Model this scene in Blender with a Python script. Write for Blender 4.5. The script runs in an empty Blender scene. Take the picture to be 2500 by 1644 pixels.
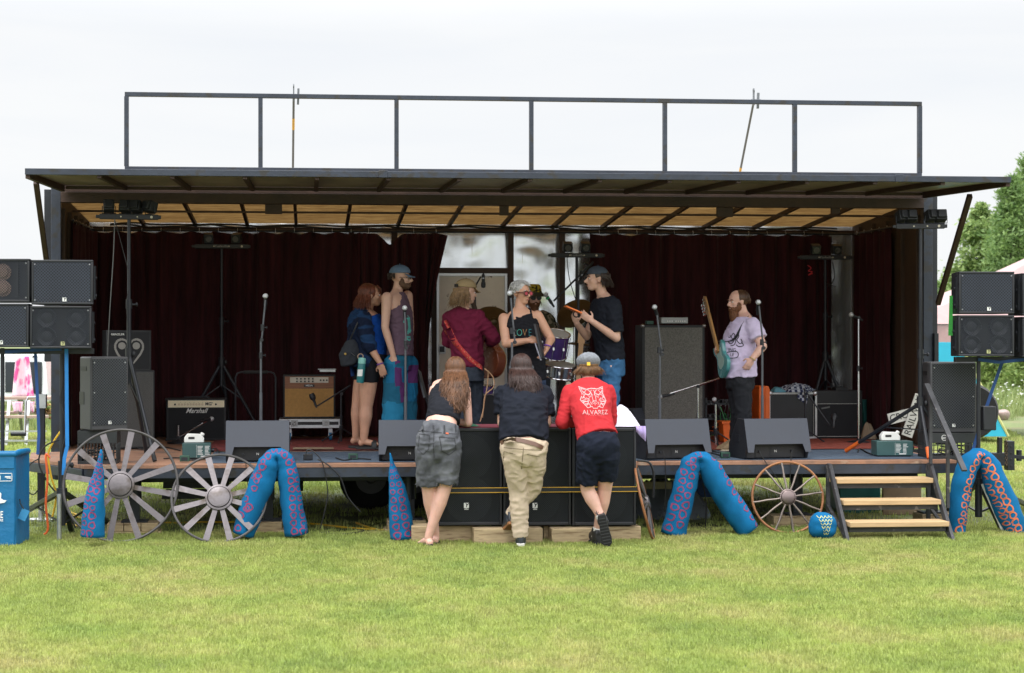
import bpy, bmesh, math, random
from mathutils import Vector, Matrix, noise, Quaternion
from mathutils.bvhtree import BVHTree
R = math.radians
rnd = random.Random(7)
SC = bpy.context.scene
COL = SC.collection
V = Vector
# ---------------------------------------------------------------- camera
TH = R(5.0); FPX = 4200.0; PX0 = 1123.0; PY0 = 830.0; HC = 1.83
CAM = V((-1.900, -16.096, HC))
FW = V((math.sin(TH), math.cos(TH), 0)); RT = V((math.cos(TH), -math.sin(TH), 0))
cd = bpy.data.cameras.new('camera'); cam = bpy.data.objects.new('camera', cd); COL.objects.link(cam)
cam.location = CAM; cam.rotation_euler = (R(90), 0, -TH)
cd.sensor_width = 36; cd.lens = FPX / 2500 * 36
cd.shift_x = (1250 - PX0) / 2500; cd.shift_y = (PY0 - 822) / 2500
cd.clip_end = 3000; cd.clip_start = .1
cd.dof.use_dof = True; cd.dof.focus_distance = 16.5; cd.dof.aperture_fstop = 3.5
SC.camera = cam
# ---------------------------------------------------------------- sky (overcast: zenith brighter than horizon)
w = bpy.data.worlds.new('World'); SC.world = w; w.use_nodes = True
nt = w.node_tree; nt.nodes.clear(); N = nt.nodes.new; Lk = nt.links.new
SUN_EL, SUN_AZ = R(71), R(215)
out = N('ShaderNodeOutputWorld'); bg = N('ShaderNodeBackground'); tc = N('ShaderNodeTexCoord')
sky = N('ShaderNodeTexSky'); sky.sky_type = 'NISHITA'; sky.sun_disc = False; sky.sun_elevation = SUN_EL; sky.sun_rotation = SUN_AZ
sep = N('ShaderNodeSeparateXYZ'); Lk(tc.outputs['Generated'], sep.inputs[0])
mr = N('ShaderNodeMapRange'); mr.interpolation_type = 'SMOOTHSTEP'
mr.inputs['From Min'].default_value = .17; mr.inputs['From Max'].default_value = .38
mr.inputs['To Min'].default_value = .70; mr.inputs['To Max'].default_value = 2.3
Lk(sep.outputs[2], mr.inputs['Value'])
mp = N('ShaderNodeMapping'); mp.inputs['Scale'].default_value = (1.6, 1.6, 9); Lk(tc.outputs['Generated'], mp.inputs[0])
nz = N('ShaderNodeTexNoise'); nz.inputs['Scale'].default_value = 2.2; nz.inputs['Detail'].default_value = 4; nz.inputs['Distortion'].default_value = .6
Lk(mp.outputs[0], nz.inputs['Vector'])
cr = N('ShaderNodeValToRGB'); cr.color_ramp.elements[0].position = .33; cr.color_ramp.elements[1].position = .62
cr.color_ramp.elements[0].color = (.94, .965, 1.0, 1); cr.color_ramp.elements[1].color = (1.0, 1.01, 1.02, 1)
Lk(nz.outputs[0], cr.inputs[0])
mu = N('ShaderNodeVectorMath'); mu.operation = 'SCALE'; Lk(cr.outputs[0], mu.inputs[0]); Lk(mr.outputs[0], mu.inputs['Scale'])
sk = N('ShaderNodeVectorMath'); sk.operation = 'SCALE'; Lk(sky.outputs[0], sk.inputs[0]); sk.inputs['Scale'].default_value = .07
mx = N('ShaderNodeMix'); mx.data_type = 'RGBA'; mx.inputs[0].default_value = .06
Lk(mu.outputs[0], mx.inputs[6]); Lk(sk.outputs[0], mx.inputs[7])
Lk(mx.outputs[2], bg.inputs[0]); bg.inputs[1].default_value = 1.0; Lk(bg.outputs[0], out.inputs[0])
sl = bpy.data.lights.new('sun', 'SUN'); sl.energy = 1.4; sl.angle = R(16); sl.color = (1, .98, .94)
so = bpy.data.objects.new('sun', sl); COL.objects.link(so)
sd = V((math.sin(SUN_AZ) * math.cos(SUN_EL), math.cos(SUN_AZ) * math.cos(SUN_EL), math.sin(SUN_EL)))  # towards the sun
so.rotation_euler = sd.to_track_quat('Z', 'Y').to_euler(); so.location = (0, -10, 20)
SC.view_settings.view_transform = 'Standard'; SC.view_settings.look = 'None'
SC.view_settings.exposure = .5; SC.view_settings.gamma = 1
# ---------------------------------------------------------------- pixel of the 2500x1644 photograph -> point of the place
def ray(px, py): return (FW * FPX + RT * (px - PX0) + V((0, 0, PY0 - py))).normalized()
def U(px, py, y):
    d = ray(px, py); return CAM + d * ((y - CAM.y) / d.y)
def G(px, py, z=0.0):
    d = ray(px, py); return CAM + d * ((z - CAM.z) / d.z)
def X(px, y): return U(px, 800, y).x
def Zz(px, py, y): return U(px, py, y).z
ZD = .67
def DK(px, py): return G(px, py, ZD)
# ---------------------------------------------------------------- mesh builder
def frame(d, up=V((0, 0, 1))):
    d = d.normalized()
    if abs(d.dot(up)) > .99: up = V((1, 0, 0)) if abs(d.x) < .9 else V((0, 1, 0))
    a = up.cross(d).normalized(); return a, d.cross(a)
def rootloc(o):
    l = V((0, 0, 0))
    while o: l += o.location; o = o.parent
    return l
class MB:
    def __init__(s): s.v = []; s.f = []; s.m = []
    def add(s, vs, fs, mi=0):
        b = len(s.v); s.v += [V(x) for x in vs]
        for f in fs: s.f.append([b + i for i in f]); s.m.append(mi)
        return s
    def box(s, x0, x1, y0, y1, z0, z1, mi=0):
        vs = [(x, y, z) for z in (z0, z1) for y in (y0, y1) for x in (x0, x1)]
        return s.add(vs, [(0, 2, 3, 1), (4, 5, 7, 6), (0, 1, 5, 4), (2, 6, 7, 3), (0, 4, 6, 2), (1, 3, 7, 5)], mi)
    def hexa(s, b, t, mi=0):
        return s.add(list(b) + list(t), [(3, 2, 1, 0), (4, 5, 6, 7), (0, 1, 5, 4), (1, 2, 6, 5), (2, 3, 7, 6), (3, 0, 4, 7)], mi)
    def obox(s, c, sz, M=None, mi=0):
        M = M or Matrix.Identity(3); a = V(sz) / 2; c = V(c)
        vs = [c + M @ V((x * a.x, y * a.y, z * a.z)) for z in (-1, 1) for y in (-1, 1) for x in (-1, 1)]
        return s.add(vs, [(0, 2, 3, 1), (4, 5, 7, 6), (0, 1, 5, 4), (2, 6, 7, 3), (0, 4, 6, 2), (1, 3, 7, 5)], mi)
    def bar(s, p0, p1, w, h, mi=0, up=V((0, 0, 1))):
        p0 = V(p0); p1 = V(p1); d = p1 - p0; a, b = frame(d, up)
        M = Matrix((a, d.normalized(), b)).transposed()
        return s.obox((p0 + p1) / 2, (w, d.length, h), M, mi)
    def tube(s, pts, r, n=8, closed=False, mi=0, cap=True, flat=None):
        pts = [V(p) for p in pts]; k = len(pts)
        rs = r if isinstance(r, (list, tuple)) else [r] * k
        vs = []; a = None
        for i, p in enumerate(pts):
            if closed: d = pts[(i + 1) % k] - pts[i - 1]
            else: d = pts[min(i + 1, k - 1)] - pts[max(i - 1, 0)]
            if d.length < 1e-9: d = V((0, 0, 1))
            d.normalize()
            if a is None: a, _ = frame(d)
            a = a - d * a.dot(d)
            a = a.normalized() if a.length > 1e-6 else frame(d)[0]
            b = d.cross(a)
            for j in range(n):
                t = 2 * math.pi * j / n
                vs.append(p + (a * math.cos(t) + b * math.sin(t) * (flat or 1)) * rs[i])
        fs = []
        for i in range(k if closed else k - 1):
            i2 = (i + 1) % k
            for j in range(n): fs.append((i * n + j, i * n + (j + 1) % n, i2 * n + (j + 1) % n, i2 * n + j))
        if cap and not closed: fs += [tuple(range(n - 1, -1, -1)), tuple((k - 1) * n + j for j in range(n))]
        return s.add(vs, fs, mi)
    def cyl(s, p0, p1, r0, r1=None, n=16, mi=0): return s.tube([p0, p1], [r0, r0 if r1 is None else r1], n, mi=mi)
    def lathe(s, c, ax, prof, n=20, mi=0):
        ax = V(ax).normalized(); c = V(c)
        return s.tube_l([(c + ax * h, max(r, 1e-4)) for r, h in prof], ax, n, mi)
    def tube_l(s, pr, ax, n, mi):
        a, b = frame(ax); vs = []
        for p, r in pr:
            for j in range(n):
                t = 2 * math.pi * j / n; vs.append(p + (a * math.cos(t) + b * math.sin(t)) * r)
        k = len(pr); fs = [(i * n + j, i * n + (j + 1) % n, (i + 1) * n + (j + 1) % n, (i + 1) * n + j) for i in range(k - 1) for j in range(n)]
        fs += [tuple(range(n - 1, -1, -1)), tuple((k - 1) * n + j for j in range(n))]
        return s.add(vs, fs, mi)
    def ell(s, c, r, M=None, n=14, m=9, mi=0):
        c = V(c); r = V(r) if not isinstance(r, (int, float)) else V((r, r, r)); M = M or Matrix.Identity(3)
        vs = [c + M @ V((0, 0, -r.z))]
        for i in range(1, m):
            t = -math.pi / 2 + math.pi * i / m
            for j in range(n):
                p = 2 * math.pi * j / n
                vs.append(c + M @ V((r.x * math.cos(t) * math.cos(p), r.y * math.cos(t) * math.sin(p), r.z * math.sin(t))))
        vs.append(c + M @ V((0, 0, r.z))); L = len(vs) - 1; fs = []
        for j in range(n):
            fs.append((0, 1 + (j + 1) % n, 1 + j)); fs.append((L, L - n + j, L - n + (j + 1) % n))
            for i in range(m - 2):
                a = 1 + i * n; fs.append((a + j, a + (j + 1) % n, a + n + (j + 1) % n, a + n + j))
        return s.add(vs, fs, mi)
    def torus(s, c, Rr, r, nrm=(0, 1, 0), n=40, m=8, mi=0, sq=1):
        a, b = frame(V(nrm)); c = V(c)
        return s.tube([c + (a * math.cos(t) + b * math.sin(t) * sq) * Rr for t in [2 * math.pi * i / n for i in range(n)]], r, m, True, mi)
    def prism(s, poly, o, ux, uy, dv, mi=0):
        o = V(o); ux = V(ux); uy = V(uy); dv = V(dv); k = len(poly)
        a = [o + ux * p[0] + uy * p[1] for p in poly]; vs = a + [p + dv for p in a]
        fs = [tuple(range(k)), tuple(range(2 * k - 1, k - 1, -1))] + [(i, i + k, (i + 1) % k + k, (i + 1) % k) for i in range(k)]
        return s.add(vs, fs, mi)
    def grid(s, fn, nu, nv, mi=0, flip=False):
        vs = [fn(i / nu, j / nv) for j in range(nv + 1) for i in range(nu + 1)]; w_ = nu + 1
        fs = [(j * w_ + i, j * w_ + i + 1, (j + 1) * w_ + i + 1, (j + 1) * w_ + i) for j in range(nv) for i in range(nu)]
        if flip: fs = [f[::-1] for f in fs]
        return s.add(vs, fs, mi)
    def loft(s, rings, n=20, mi=0):
        """rings: (centre, right vector*halfwidth, front vector*halfdepth)"""
        vs = []
        for c, a, b in rings:
            for j in range(n):
                t = 2 * math.pi * j / n; vs.append(V(c) + V(a) * math.cos(t) + V(b) * math.sin(t))
        k = len(rings); fs = [(i * n + j, i * n + (j + 1) % n, (i + 1) * n + (j + 1) % n, (i + 1) * n + j) for i in range(k - 1) for j in range(n)]
        fs += [tuple(range(n - 1, -1, -1)), tuple((k - 1) * n + j for j in range(n))]
        return s.add(vs, fs, mi)
    def rc(s, p0, p1, r0, r1, n=12):
        s.tube([p0, p1], [r0, r1], n); s.ell(p0, r0, n=n, m=7); s.ell(p1, r1, n=n, m=7); return s
    def chain(s, ps, rs, n=12):
        for i in range(len(ps) - 1): s.rc(ps[i], ps[i + 1], rs[i], rs[i + 1], n)
        return s
    def mesh(s, name, off=None):
        me = bpy.data.meshes.new(name); o = off or V((0, 0, 0))
        me.from_pydata([tuple(p - o) for p in s.v], [], s.f)
        if max(s.m or [0]) > 0: me.polygons.foreach_set('material_index', s.m)
        bm = bmesh.new(); bm.from_mesh(me); bmesh.ops.recalc_face_normals(bm, faces=bm.faces); bm.to_mesh(me); bm.free()
        return me
    def build(s, name, mat, parent=None, bevel=0, smooth=38, sub=0, recalc=True):
        loc = rootloc(parent) if parent else None
        if not parent and s.v:
            xs = [p.x for p in s.v]; ys = [p.y for p in s.v]; zs = [p.z for p in s.v]
            loc = V(((min(xs) + max(xs)) / 2, (min(ys) + max(ys)) / 2, min(zs)))
        me = s.mesh(name, loc)
        for m_ in (mat if isinstance(mat, (list, tuple)) else [mat]): me.materials.append(m_)
        return link(name, me, parent, loc, bevel, smooth, sub)
def link(name, me, parent, loc, bevel=0, smooth=38, sub=0):
    o = bpy.data.objects.new(name, me); COL.objects.link(o)
    if parent: o.parent = parent
    else: o.location = loc
    if smooth:
        me.polygons.foreach_set('use_smooth', [True] * len(me.polygons))
        if smooth < 179: me.set_sharp_from_angle(angle=R(smooth))
    if bevel:
        b = o.modifiers.new('b', 'BEVEL'); b.width = bevel; b.segments = 2; b.limit_method = 'ANGLE'; b.angle_limit = R(40)
    if sub:
        b = o.modifiers.new('s', 'SUBSURF'); b.levels = sub; b.render_levels = sub
    return o
def tag(o, label=None, cat=None, group=None, kind=None):
    if label: o['label'] = label
    if cat: o['category'] = cat
    if group: o['group'] = group
    if kind: o['kind'] = kind
    return o
def T(name, label, cat, loc=(0, 0, 0), group=None):
    o = bpy.data.objects.new(name, None); COL.objects.link(o); o.location = loc; o.empty_display_size = .1
    return tag(o, label, cat, group)
def dup(src, loc, rz=0, label=None, sc=None):
    def cp(o, par):
        c = o.copy(); COL.objects.link(c); c.parent = par
        for ch in list(o.children): cp(ch, c)
        return c
    kids = list(src.children); r = cp(src, None); r.location = loc; r.rotation_euler = (0, 0, rz)
    if label: r['label'] = label
    if sc: r.scale = (sc,) * 3
    return r
def remesh(mb, name, mat, parent, vox=.006, it=6, wr=None, smooth=180):
    """union of overlapping closed shapes as one continuous surface, with cloth folds"""
    me = mb.mesh(name); o = bpy.data.objects.new(name, me); COL.objects.link(o)
    m1 = o.modifiers.new('r', 'REMESH'); m1.mode = 'VOXEL'; m1.voxel_size = vox
    m2 = o.modifiers.new('s', 'SMOOTH'); m2.iterations = it; m2.factor = .5
    dg = bpy.context.evaluated_depsgraph_get(); ev = o.evaluated_get(dg)
    m = bpy.data.meshes.new_from_object(ev, depsgraph=dg); bpy.data.objects.remove(o); bpy.data.meshes.remove(me)
    m.name = name; m.materials.clear(); m.materials.append(mat)
    if wr:
        amp, scl, st = wr  # amplitude, frequency, stretch along z
        nr = [v.normal.copy() for v in m.vertices]
        for v, n_ in zip(m.vertices, nr):
            p = v.co; q = V((p.x * scl, p.y * scl, p.z * scl * st))
            q += V((noise.noise(p * 5), noise.noise(p * 5 + V((9, 0, 0))), noise.noise(p * 5 + V((0, 9, 0))))) * .9
            a = noise.noise(q); b = noise.noise(q * 2.3)
            v.co = p + n_ * amp * ((1 - abs(a) * 2.2) * .8 + b * .5 - .3)
    loc = rootloc(parent)
    for v in m.vertices: v.co -= loc
    return link(name, m, parent, loc, 0, smooth)
# ---------------------------------------------------------------- materials
def S(h, k=1.0):
    h = h.lstrip('#'); c = [int(h[i:i + 2], 16) / 255 for i in (0, 2, 4)]
    return tuple(((x / 12.92) if x <= .04045 else ((x + .055) / 1.055) ** 2.4) * k for x in c)
MC = {}
def mat(name, col, rough=.6, metal=0, var=.15, vs=6, bump=0, bs=60, spec=.5, coat=0, bstr=None, sheen=0, stretch=None):
    if name in MC: return MC[name]
    m = bpy.data.materials.new(name); m.use_nodes = True; nt = m.node_tree; b = nt.nodes['Principled BSDF']; MC[name] = m
    if isinstance(col, str): col = S(col)
    b.inputs['Roughness'].default_value = rough; b.inputs['Metallic'].default_value = metal
    b.inputs['Specular IOR Level'].default_value = spec; b.inputs['Coat Weight'].default_value = coat
    b.inputs['Sheen Weight'].default_value = sheen
    tc = nt.nodes.new('ShaderNodeTexCoord'); mp = nt.nodes.new('ShaderNodeMapping'); nt.links.new(tc.outputs['Object'], mp.inputs[0])
    if stretch: mp.inputs['Scale'].default_value = stretch
    n = nt.nodes.new('ShaderNodeTexNoise'); n.inputs['Scale'].default_value = vs; n.inputs['Detail'].default_value = 5; n.inputs['Roughness'].default_value = .65
    nt.links.new(mp.outputs[0], n.inputs['Vector'])
    r = nt.nodes.new('ShaderNodeValToRGB'); r.color_ramp.elements[0].position = .3; r.color_ramp.elements[1].position = .72
    r.color_ramp.elements[0].color = tuple(x * (1 - var) for x in col) + (1,); r.color_ramp.elements[1].color = tuple(min(1, x * (1 + var)) for x in col) + (1,)
    nt.links.new(n.outputs[0], r.inputs[0]); nt.links.new(r.outputs[0], b.inputs['Base Color'])
    m['_ramp'] = r.name
    rr = nt.nodes.new('ShaderNodeMapRange'); rr.inputs['To Min'].default_value = max(0, rough - .12); rr.inputs['To Max'].default_value = min(1, rough + .12)
    nt.links.new(n.outputs[0], rr.inputs['Value']); nt.links.new(rr.outputs[0], b.inputs['Roughness'])
    if bump:
        n2 = nt.nodes.new('ShaderNodeTexNoise'); n2.inputs['Scale'].default_value = bs; n2.inputs['Detail'].default_value = 4
        nt.links.new(mp.outputs[0], n2.inputs['Vector'])
        bp = nt.nodes.new('ShaderNodeBump'); bp.inputs['Strength'].default_value = bump; bp.inputs['Distance'].default_value = bstr or .01
        nt.links.new(n2.outputs[0], bp.inputs['Height']); nt.links.new(bp.outputs[0], b.inputs['Normal'])
    return m
def mix_in(m, col, thr, scale, soft=.08, stretch=(1, 1, 1), detail=3):
    """blend a second colour into a material's base colour by noise patches"""
    nt = m.node_tree; b = nt.nodes['Principled BSDF']; src = b.inputs['Base Color'].links[0].from_socket
    tc = nt.nodes.new('ShaderNodeTexCoord'); mp = nt.nodes.new('ShaderNodeMapping'); mp.inputs['Scale'].default_value = stretch; nt.links.new(tc.outputs['Object'], mp.inputs[0])
    n = nt.nodes.new('ShaderNodeTexNoise'); n.inputs['Scale'].default_value = scale; n.inputs['Detail'].default_value = detail; nt.links.new(mp.outputs[0], n.inputs['Vector'])
    r = nt.nodes.new('ShaderNodeMapRange'); r.inputs['From Min'].default_value = thr - soft; r.inputs['From Max'].default_value = thr + soft; nt.links.new(n.outputs[0], r.inputs['Value'])
    x = nt.nodes.new('ShaderNodeMix'); x.data_type = 'RGBA'; nt.links.new(r.outputs[0], x.inputs[0]); nt.links.new(src, x.inputs[6])
    x.inputs[7].default_value = tuple(S(col) if isinstance(col, str) else col) + (1,); nt.links.new(x.outputs[2], b.inputs['Base Color'])
    return m
def grille(name, col, pitch=.011, hole=.30, open_=False, holecol=(.004, .004, .005)):
    m = mat(name, col, .42, .3, .15, 4); nt = m.node_tree; b = nt.nodes['Principled BSDF']
    tc = nt.nodes.new('ShaderNodeTexCoord'); mp = nt.nodes.new('ShaderNodeMapping'); mp.inputs['Rotation'].default_value = (0, R(45), 0); nt.links.new(tc.outputs['Object'], mp.inputs[0])
    sp = nt.nodes.new('ShaderNodeSeparateXYZ'); nt.links.new(mp.outputs[0], sp.inputs[0]); cb = nt.nodes.new('ShaderNodeCombineXYZ')
    nt.links.new(sp.outputs[0], cb.inputs[0]); nt.links.new(sp.outputs[2], cb.inputs[1])
    v = nt.nodes.new('ShaderNodeTexVoronoi'); v.voronoi_dimensions = '2D'; v.inputs['Scale'].default_value = 1 / pitch; v.inputs['Randomness'].default_value = 0; nt.links.new(cb.outputs[0], v.inputs['Vector'])
    lt = nt.nodes.new('ShaderNodeMath'); lt.operation = 'LESS_THAN'; lt.inputs[1].default_value = hole; nt.links.new(v.outputs['Distance'], lt.inputs[0])
    if open_:
        tr = nt.nodes.new('ShaderNodeBsdfTransparent'); ms = nt.nodes.new('ShaderNodeMixShader'); o = nt.nodes['Material Output']
        nt.links.new(lt.outputs[0], ms.inputs[0]); nt.links.new(b.outputs[0], ms.inputs[1]); nt.links.new(tr.outputs[0], ms.inputs[2]); nt.links.new(ms.outputs[0], o.inputs[0])
    else:
        x = nt.nodes.new('ShaderNodeMix'); x.data_type = 'RGBA'; nt.links.new(lt.outputs[0], x.inputs[0]); nt.links.new(b.inputs['Base Color'].links[0].from_socket, x.inputs[6])
        x.inputs[7].default_value = holecol + (1,); nt.links.new(x.outputs[2], b.inputs['Base Color'])
    return m
BLK = mat('black_plastic', (.013, .014, .018), .5, vs=8, bump=.25, bs=220, bstr=.002)
BLM = mat('black_steel', (.018, .020, .026), .42, .2, .3, 5, bump=.15, bs=40)
BLS = mat('blue_black_steel', (.028, .035, .052), .45, .1, .25, 3, bump=.2, bs=30); mix_in(BLS, (.028, .026, .025), .6, 9, .05)
CHR = mat('chrome', (.7, .7, .72), .18, 1, .05)
ALU = mat('aluminium', (.55, .56, .58), .38, .9, .12, 8)
RUB = mat('rubber', (.015, .015, .016), .8)
WHT = mat('white_mark', (.75, .75, .73), .6, var=.05)
DKM = mat('dark_mark', (.012, .012, .014), .5)
PIN = mat('pine_board', (.50, .34, .18), .65, var=.22, vs=3, stretch=(1, 6, 14), bump=.15, bs=30)
PNB = mat('weathered_timber', (.40, .30, .175), .75, var=.25, vs=3, stretch=(1.5, 8, 10), bump=.3, bs=25); mix_in(PNB, (.22, .15, .08), .62, 5, .06, (1, 4, 8))
CBL = mat('cable_black', (.012, .012, .013), .55)
CBY = mat('cable_yellow', (.7, .42, .02), .5); CBO = mat('cable_orange', (.75, .13, .03), .5)
BSTR = mat('strap_blue', (.01, .06, .22), .6); BSTL = mat('strap_blue_bright', (.01, .18, .50), .6)
def text(s_, name, mt, parent, o, ux, uy, size, shear=0, depth=.001, align='CENTER', sx=1.0, bold=0, bvh=None, off=.002):
    c = bpy.data.curves.new(name, 'FONT'); c.body = s_; c.size = 1; c.shear = shear; c.align_x = align; c.align_y = 'CENTER'; c.offset = bold; c.resolution_u = 3
    t = bpy.data.objects.new(name, c); COL.objects.link(t); dg = bpy.context.evaluated_depsgraph_get()
    me = bpy.data.meshes.new_from_object(t.evaluated_get(dg), depsgraph=dg); bpy.data.objects.remove(t)
    ux = V(ux).normalized(); uy = V(uy).normalized(); nrm = ux.cross(uy); loc = rootloc(parent); o = V(o)
    for v in me.vertices:
        p = o + ux * v.co.x * size * sx + uy * v.co.y * size
        if bvh:
            h = bvh.ray_cast(p + nrm * .5, -nrm)
            if h[0]: p = h[0] + nrm * off
        else: p = p + nrm * depth
        v.co = p - loc
    me.name = name; me.materials.clear(); me.materials.append(mt)
    return link(name, me, parent, loc, 0, 0)
def bvh_of(o):
    me = o.data; loc = rootloc(o); return BVHTree.FromPolygons([v.co + loc for v in me.vertices], [list(p.vertices) for p in me.polygons])
def wrapstrip(pts, bvh, nrm, wd, mb, off=.003, mi=0):
    """flat painted line laid on a surface: pts in space, projected along -nrm"""
    nrm = V(nrm).normalized(); out_ = []
    q = []
    for i in range(len(pts) - 1):
        a, b = V(pts[i]), V(pts[i + 1]); k = max(1, int((b - a).length / .02))
        for j in range(k): q.append(a.lerp(b, j / k))
    q.append(V(pts[-1])); vs = []
    for i, p in enumerate(q):
        d = (q[min(i + 1, len(q) - 1)] - q[max(0, i - 1)]); sd_ = nrm.cross(d).normalized() * wd / 2
        for e in (p - sd_, p + sd_):
            h = bvh.ray_cast(e + nrm * .6, -nrm); vs.append((h[0] + nrm * off) if h[0] else e)
    fs = [(2 * i, 2 * i + 1, 2 * i + 3, 2 * i + 2) for i in range(len(q) - 1)]
    mb.add(vs, fs, mi)
def bez(p0, p1, p2, p3, n=12):
    p0, p1, p2, p3 = V(p0), V(p1), V(p2), V(p3)
    return [p0 * (1 - t) ** 3 + p1 * 3 * t * (1 - t) ** 2 + p2 * 3 * t * t * (1 - t) + p3 * t ** 3 for t in [i / n for i in range(n + 1)]]
def spline(ps, n=6):
    ps = [V(p) for p in ps]; o = []
    for i in range(len(ps) - 1):
        a = ps[max(i - 1, 0)]; b = ps[i]; c = ps[i + 1]; d = ps[min(i + 2, len(ps) - 1)]
        for k in range(n):
            t = k / n; o.append(.5 * ((2 * b) + (c - a) * t + (2 * a - 5 * b + 4 * c - d) * t * t + (3 * b - a - 3 * c + d) * t ** 3))
    o.append(ps[-1]); return o
def cable(name, ps, label, r=.005, m=None, n=6, group=None):
    return tag(MB().tube(spline(ps, n), r, 6).build(name, m or CBL), label, 'cable', group)
# ================================================================ GROUND
LAWN = mat('lawn_soil', (.13, .165, .05), .9, var=.3, vs=1.2, bump=.5, bs=90); mix_in(LAWN, (.19, .16, .08), .6, .5, .12, detail=6)  # base colour darkened so the ground under the deck reads as shaded
GRX = (-60, 60)
m = MB()
def gz(x, y): return 0
ys = [-25, -8, 10, 25, 30, 36, 44, 55, 80, 120, 300, 900]; xs = [-600, -200, -60, -20, -10, 0, 10, 20, 30, 45, 80, 200, 600]
m.add([(x, y, gz(x, y)) for y in ys for x in xs], [(j * len(xs) + i, j * len(xs) + i + 1, (j + 1) * len(xs) + i + 1, (j + 1) * len(xs) + i) for j in range(len(ys) - 1) for i in range(len(xs) - 1)])
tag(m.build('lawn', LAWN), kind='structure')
# ================================================================ STAGE TRAILER
st = T('stage_trailer', 'dark mobile stage trailer with opened canopy, amber translucent ceiling and wooden deck', 'stage', (0, 2, 0))
XL, XR = X(205, 0), X(2335, 0)
YO, YR = 2.25, 4.75          # trailer opening, rear wall
TXL, TXR = X(138, YO), X(2262, YO)
WDK = mat('deck_planks', (.30, .155, .095), .75, var=.3, vs=4, stretch=(1, 6, 1), bump=.3, bs=40); mix_in(WDK, (.16, .10, .075), .58, 3, .08)
mix_in(WDK, (.36, .26, .19), .66, 7, .05)
d = MB()
d.box(XL, XR, 0, YO, ZD - .03, ZD); d.box(TXL, TXR, YO, YR + .05, ZD - .03, ZD)
a = [V((XL, 0, 0)), V((XL, YO, 0)), V((X(60, 1.5), 1.9, 0)), V((X(72, 1.0), 1.0, 0))]
d.add([(p.x, p.y, ZD) for p in a] + [(p.x, p.y, ZD - .03) for p in a], [(0, 3, 2, 1), (4, 5, 6, 7), (0, 1, 5, 4), (1, 2, 6, 5), (2, 3, 7, 6), (3, 0, 4, 7)])
d.build('deck', WDK, st)
e = MB(); e.box(XL, XR, .004, .06, ZD - .125, ZD - .032); e.bar(V((XL - .002, .03, ZD - .08)), V((X(72, 1.0), 1.03, ZD - .08)), .05, .09)
e.box(XL, XL + .05, .06, YO, ZD - .12, ZD - .032); e.box(XR - .05, XR, .06, YO, ZD - .12, ZD - .032)
for i in range(12):
    x = XL + .5 + i * (XR - XL - 1) / 11; e.box(x - .02, x + .02, .06, YO, ZD - .1, ZD - .033)
e.build('deck_edge_beam', BLS, st, .004)
c = MB(); c.box(TXL, TXR, YO - .12, YO - .04, ZD - .3, ZD - .032); c.box(TXL, TXR, 4.3, 4.4, ZD - .3, ZD - .032)
c.box(XL + .3, XR - .2, .5, .6, ZD - .2, ZD - .1)
for i in range(10):
    x = TXL + .4 + i * (TXR - TXL - .8) / 9; c.box(x - .03, x + .03, YO - .04, 4.3, ZD - .2, ZD - .034)
c.build('chassis', BLM, st, .004)
# support legs with blocks
leg_px = [(330, 1302, .35), (655, 1303, .35), (1000, 1303, .35), (1945, 1298, .45), (2275, 1298, .5)]
for px, py, y in leg_px:
    x = X(px, y); l = MB(); l.box(x - .045, x + .045, y - .045, y + .045, .13, ZD - .2); l.box(x - .12, x + .12, y - .1, y + .1, .115, .13)
    l.cyl((x, y, ZD - .36), (x, y, ZD - .15), .06); l.build('support_leg', BLM, st)
blk = [(265, 390, .35), (590, 690, .35), (945, 1040, .35), (1880, 2010, .45), (2240, 2340, .5)]
for k, (a0, a1, y) in enumerate(blk):
    b = MB(); x0, x1 = X(a0, y), X(a1, y); n_ = 3 if k == 0 else 1
    for j in range(n_): b.box(x0 + j * (x1 - x0) / n_, x0 + (j + 1) * (x1 - x0) / n_ - .006, y - .14, y + .14, .035, .112)
    b.box(x0 - .03, x1 + .02, y - .16, y + .12, .0, .033)
    tag(b.build('timber_block', PNB, bevel=.004), ['short timber blocks stacked under stage leg behind large left metal wheel', 'timber block under stage leg between the legs of the left blue tentacle arch', 'timber block behind narrow blue tentacle beside barefoot woman', 'timber block behind the copper rimmed wheel', 'timber block under stage leg left of the right tentacle arch'][k], 'timber block', 'timber blocks under the stage legs')
# corner posts, header, side walls
POSTZ0, HZ = .5, Zz(1200, 482, YO)
RUST = mat('rust_brown_steel', (.050, .026, .018), .6, .1, .35, 4, bump=.3, bs=30)
for x0 in (TXL, TXR): MB().box(x0 - .05, x0 + .05, YO - .05, YO + .05, ZD - .3, HZ + .1).build('corner_post', BLS, st, .004)
for a in ((TXL - .13, TXL - .06, YO + .02, YO + .1, 1.6, HZ + .05), (TXR + .06, TXR + .13, YO + .02, YO + .1, 1.9, HZ + .05), (TXR + .055, TXR + .10, YO - .1, YO + .0, .9, 1.9)): MB().box(*a).build('side_channel', BLM, st)
p = MB(); p.box(TXL + .05, TXR - .05, YO - .06, YO + .06, HZ - .09, HZ + .02); p.box(TXL + .05, TXR - .05, YO - .02, YO + .05, HZ + .02, HZ + .12)
for px in (668, 1230, 1768, 2038):
    x = X(px, YO + .1); w_ = .05 if px in (1230, 2038) else .09
    p.box(x - w_, x + w_, YO + .062, YO + .1, HZ - (.19 if px != 2038 else .15), HZ - .05)
p.build('header_beam', RUST, st, .004)
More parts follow.
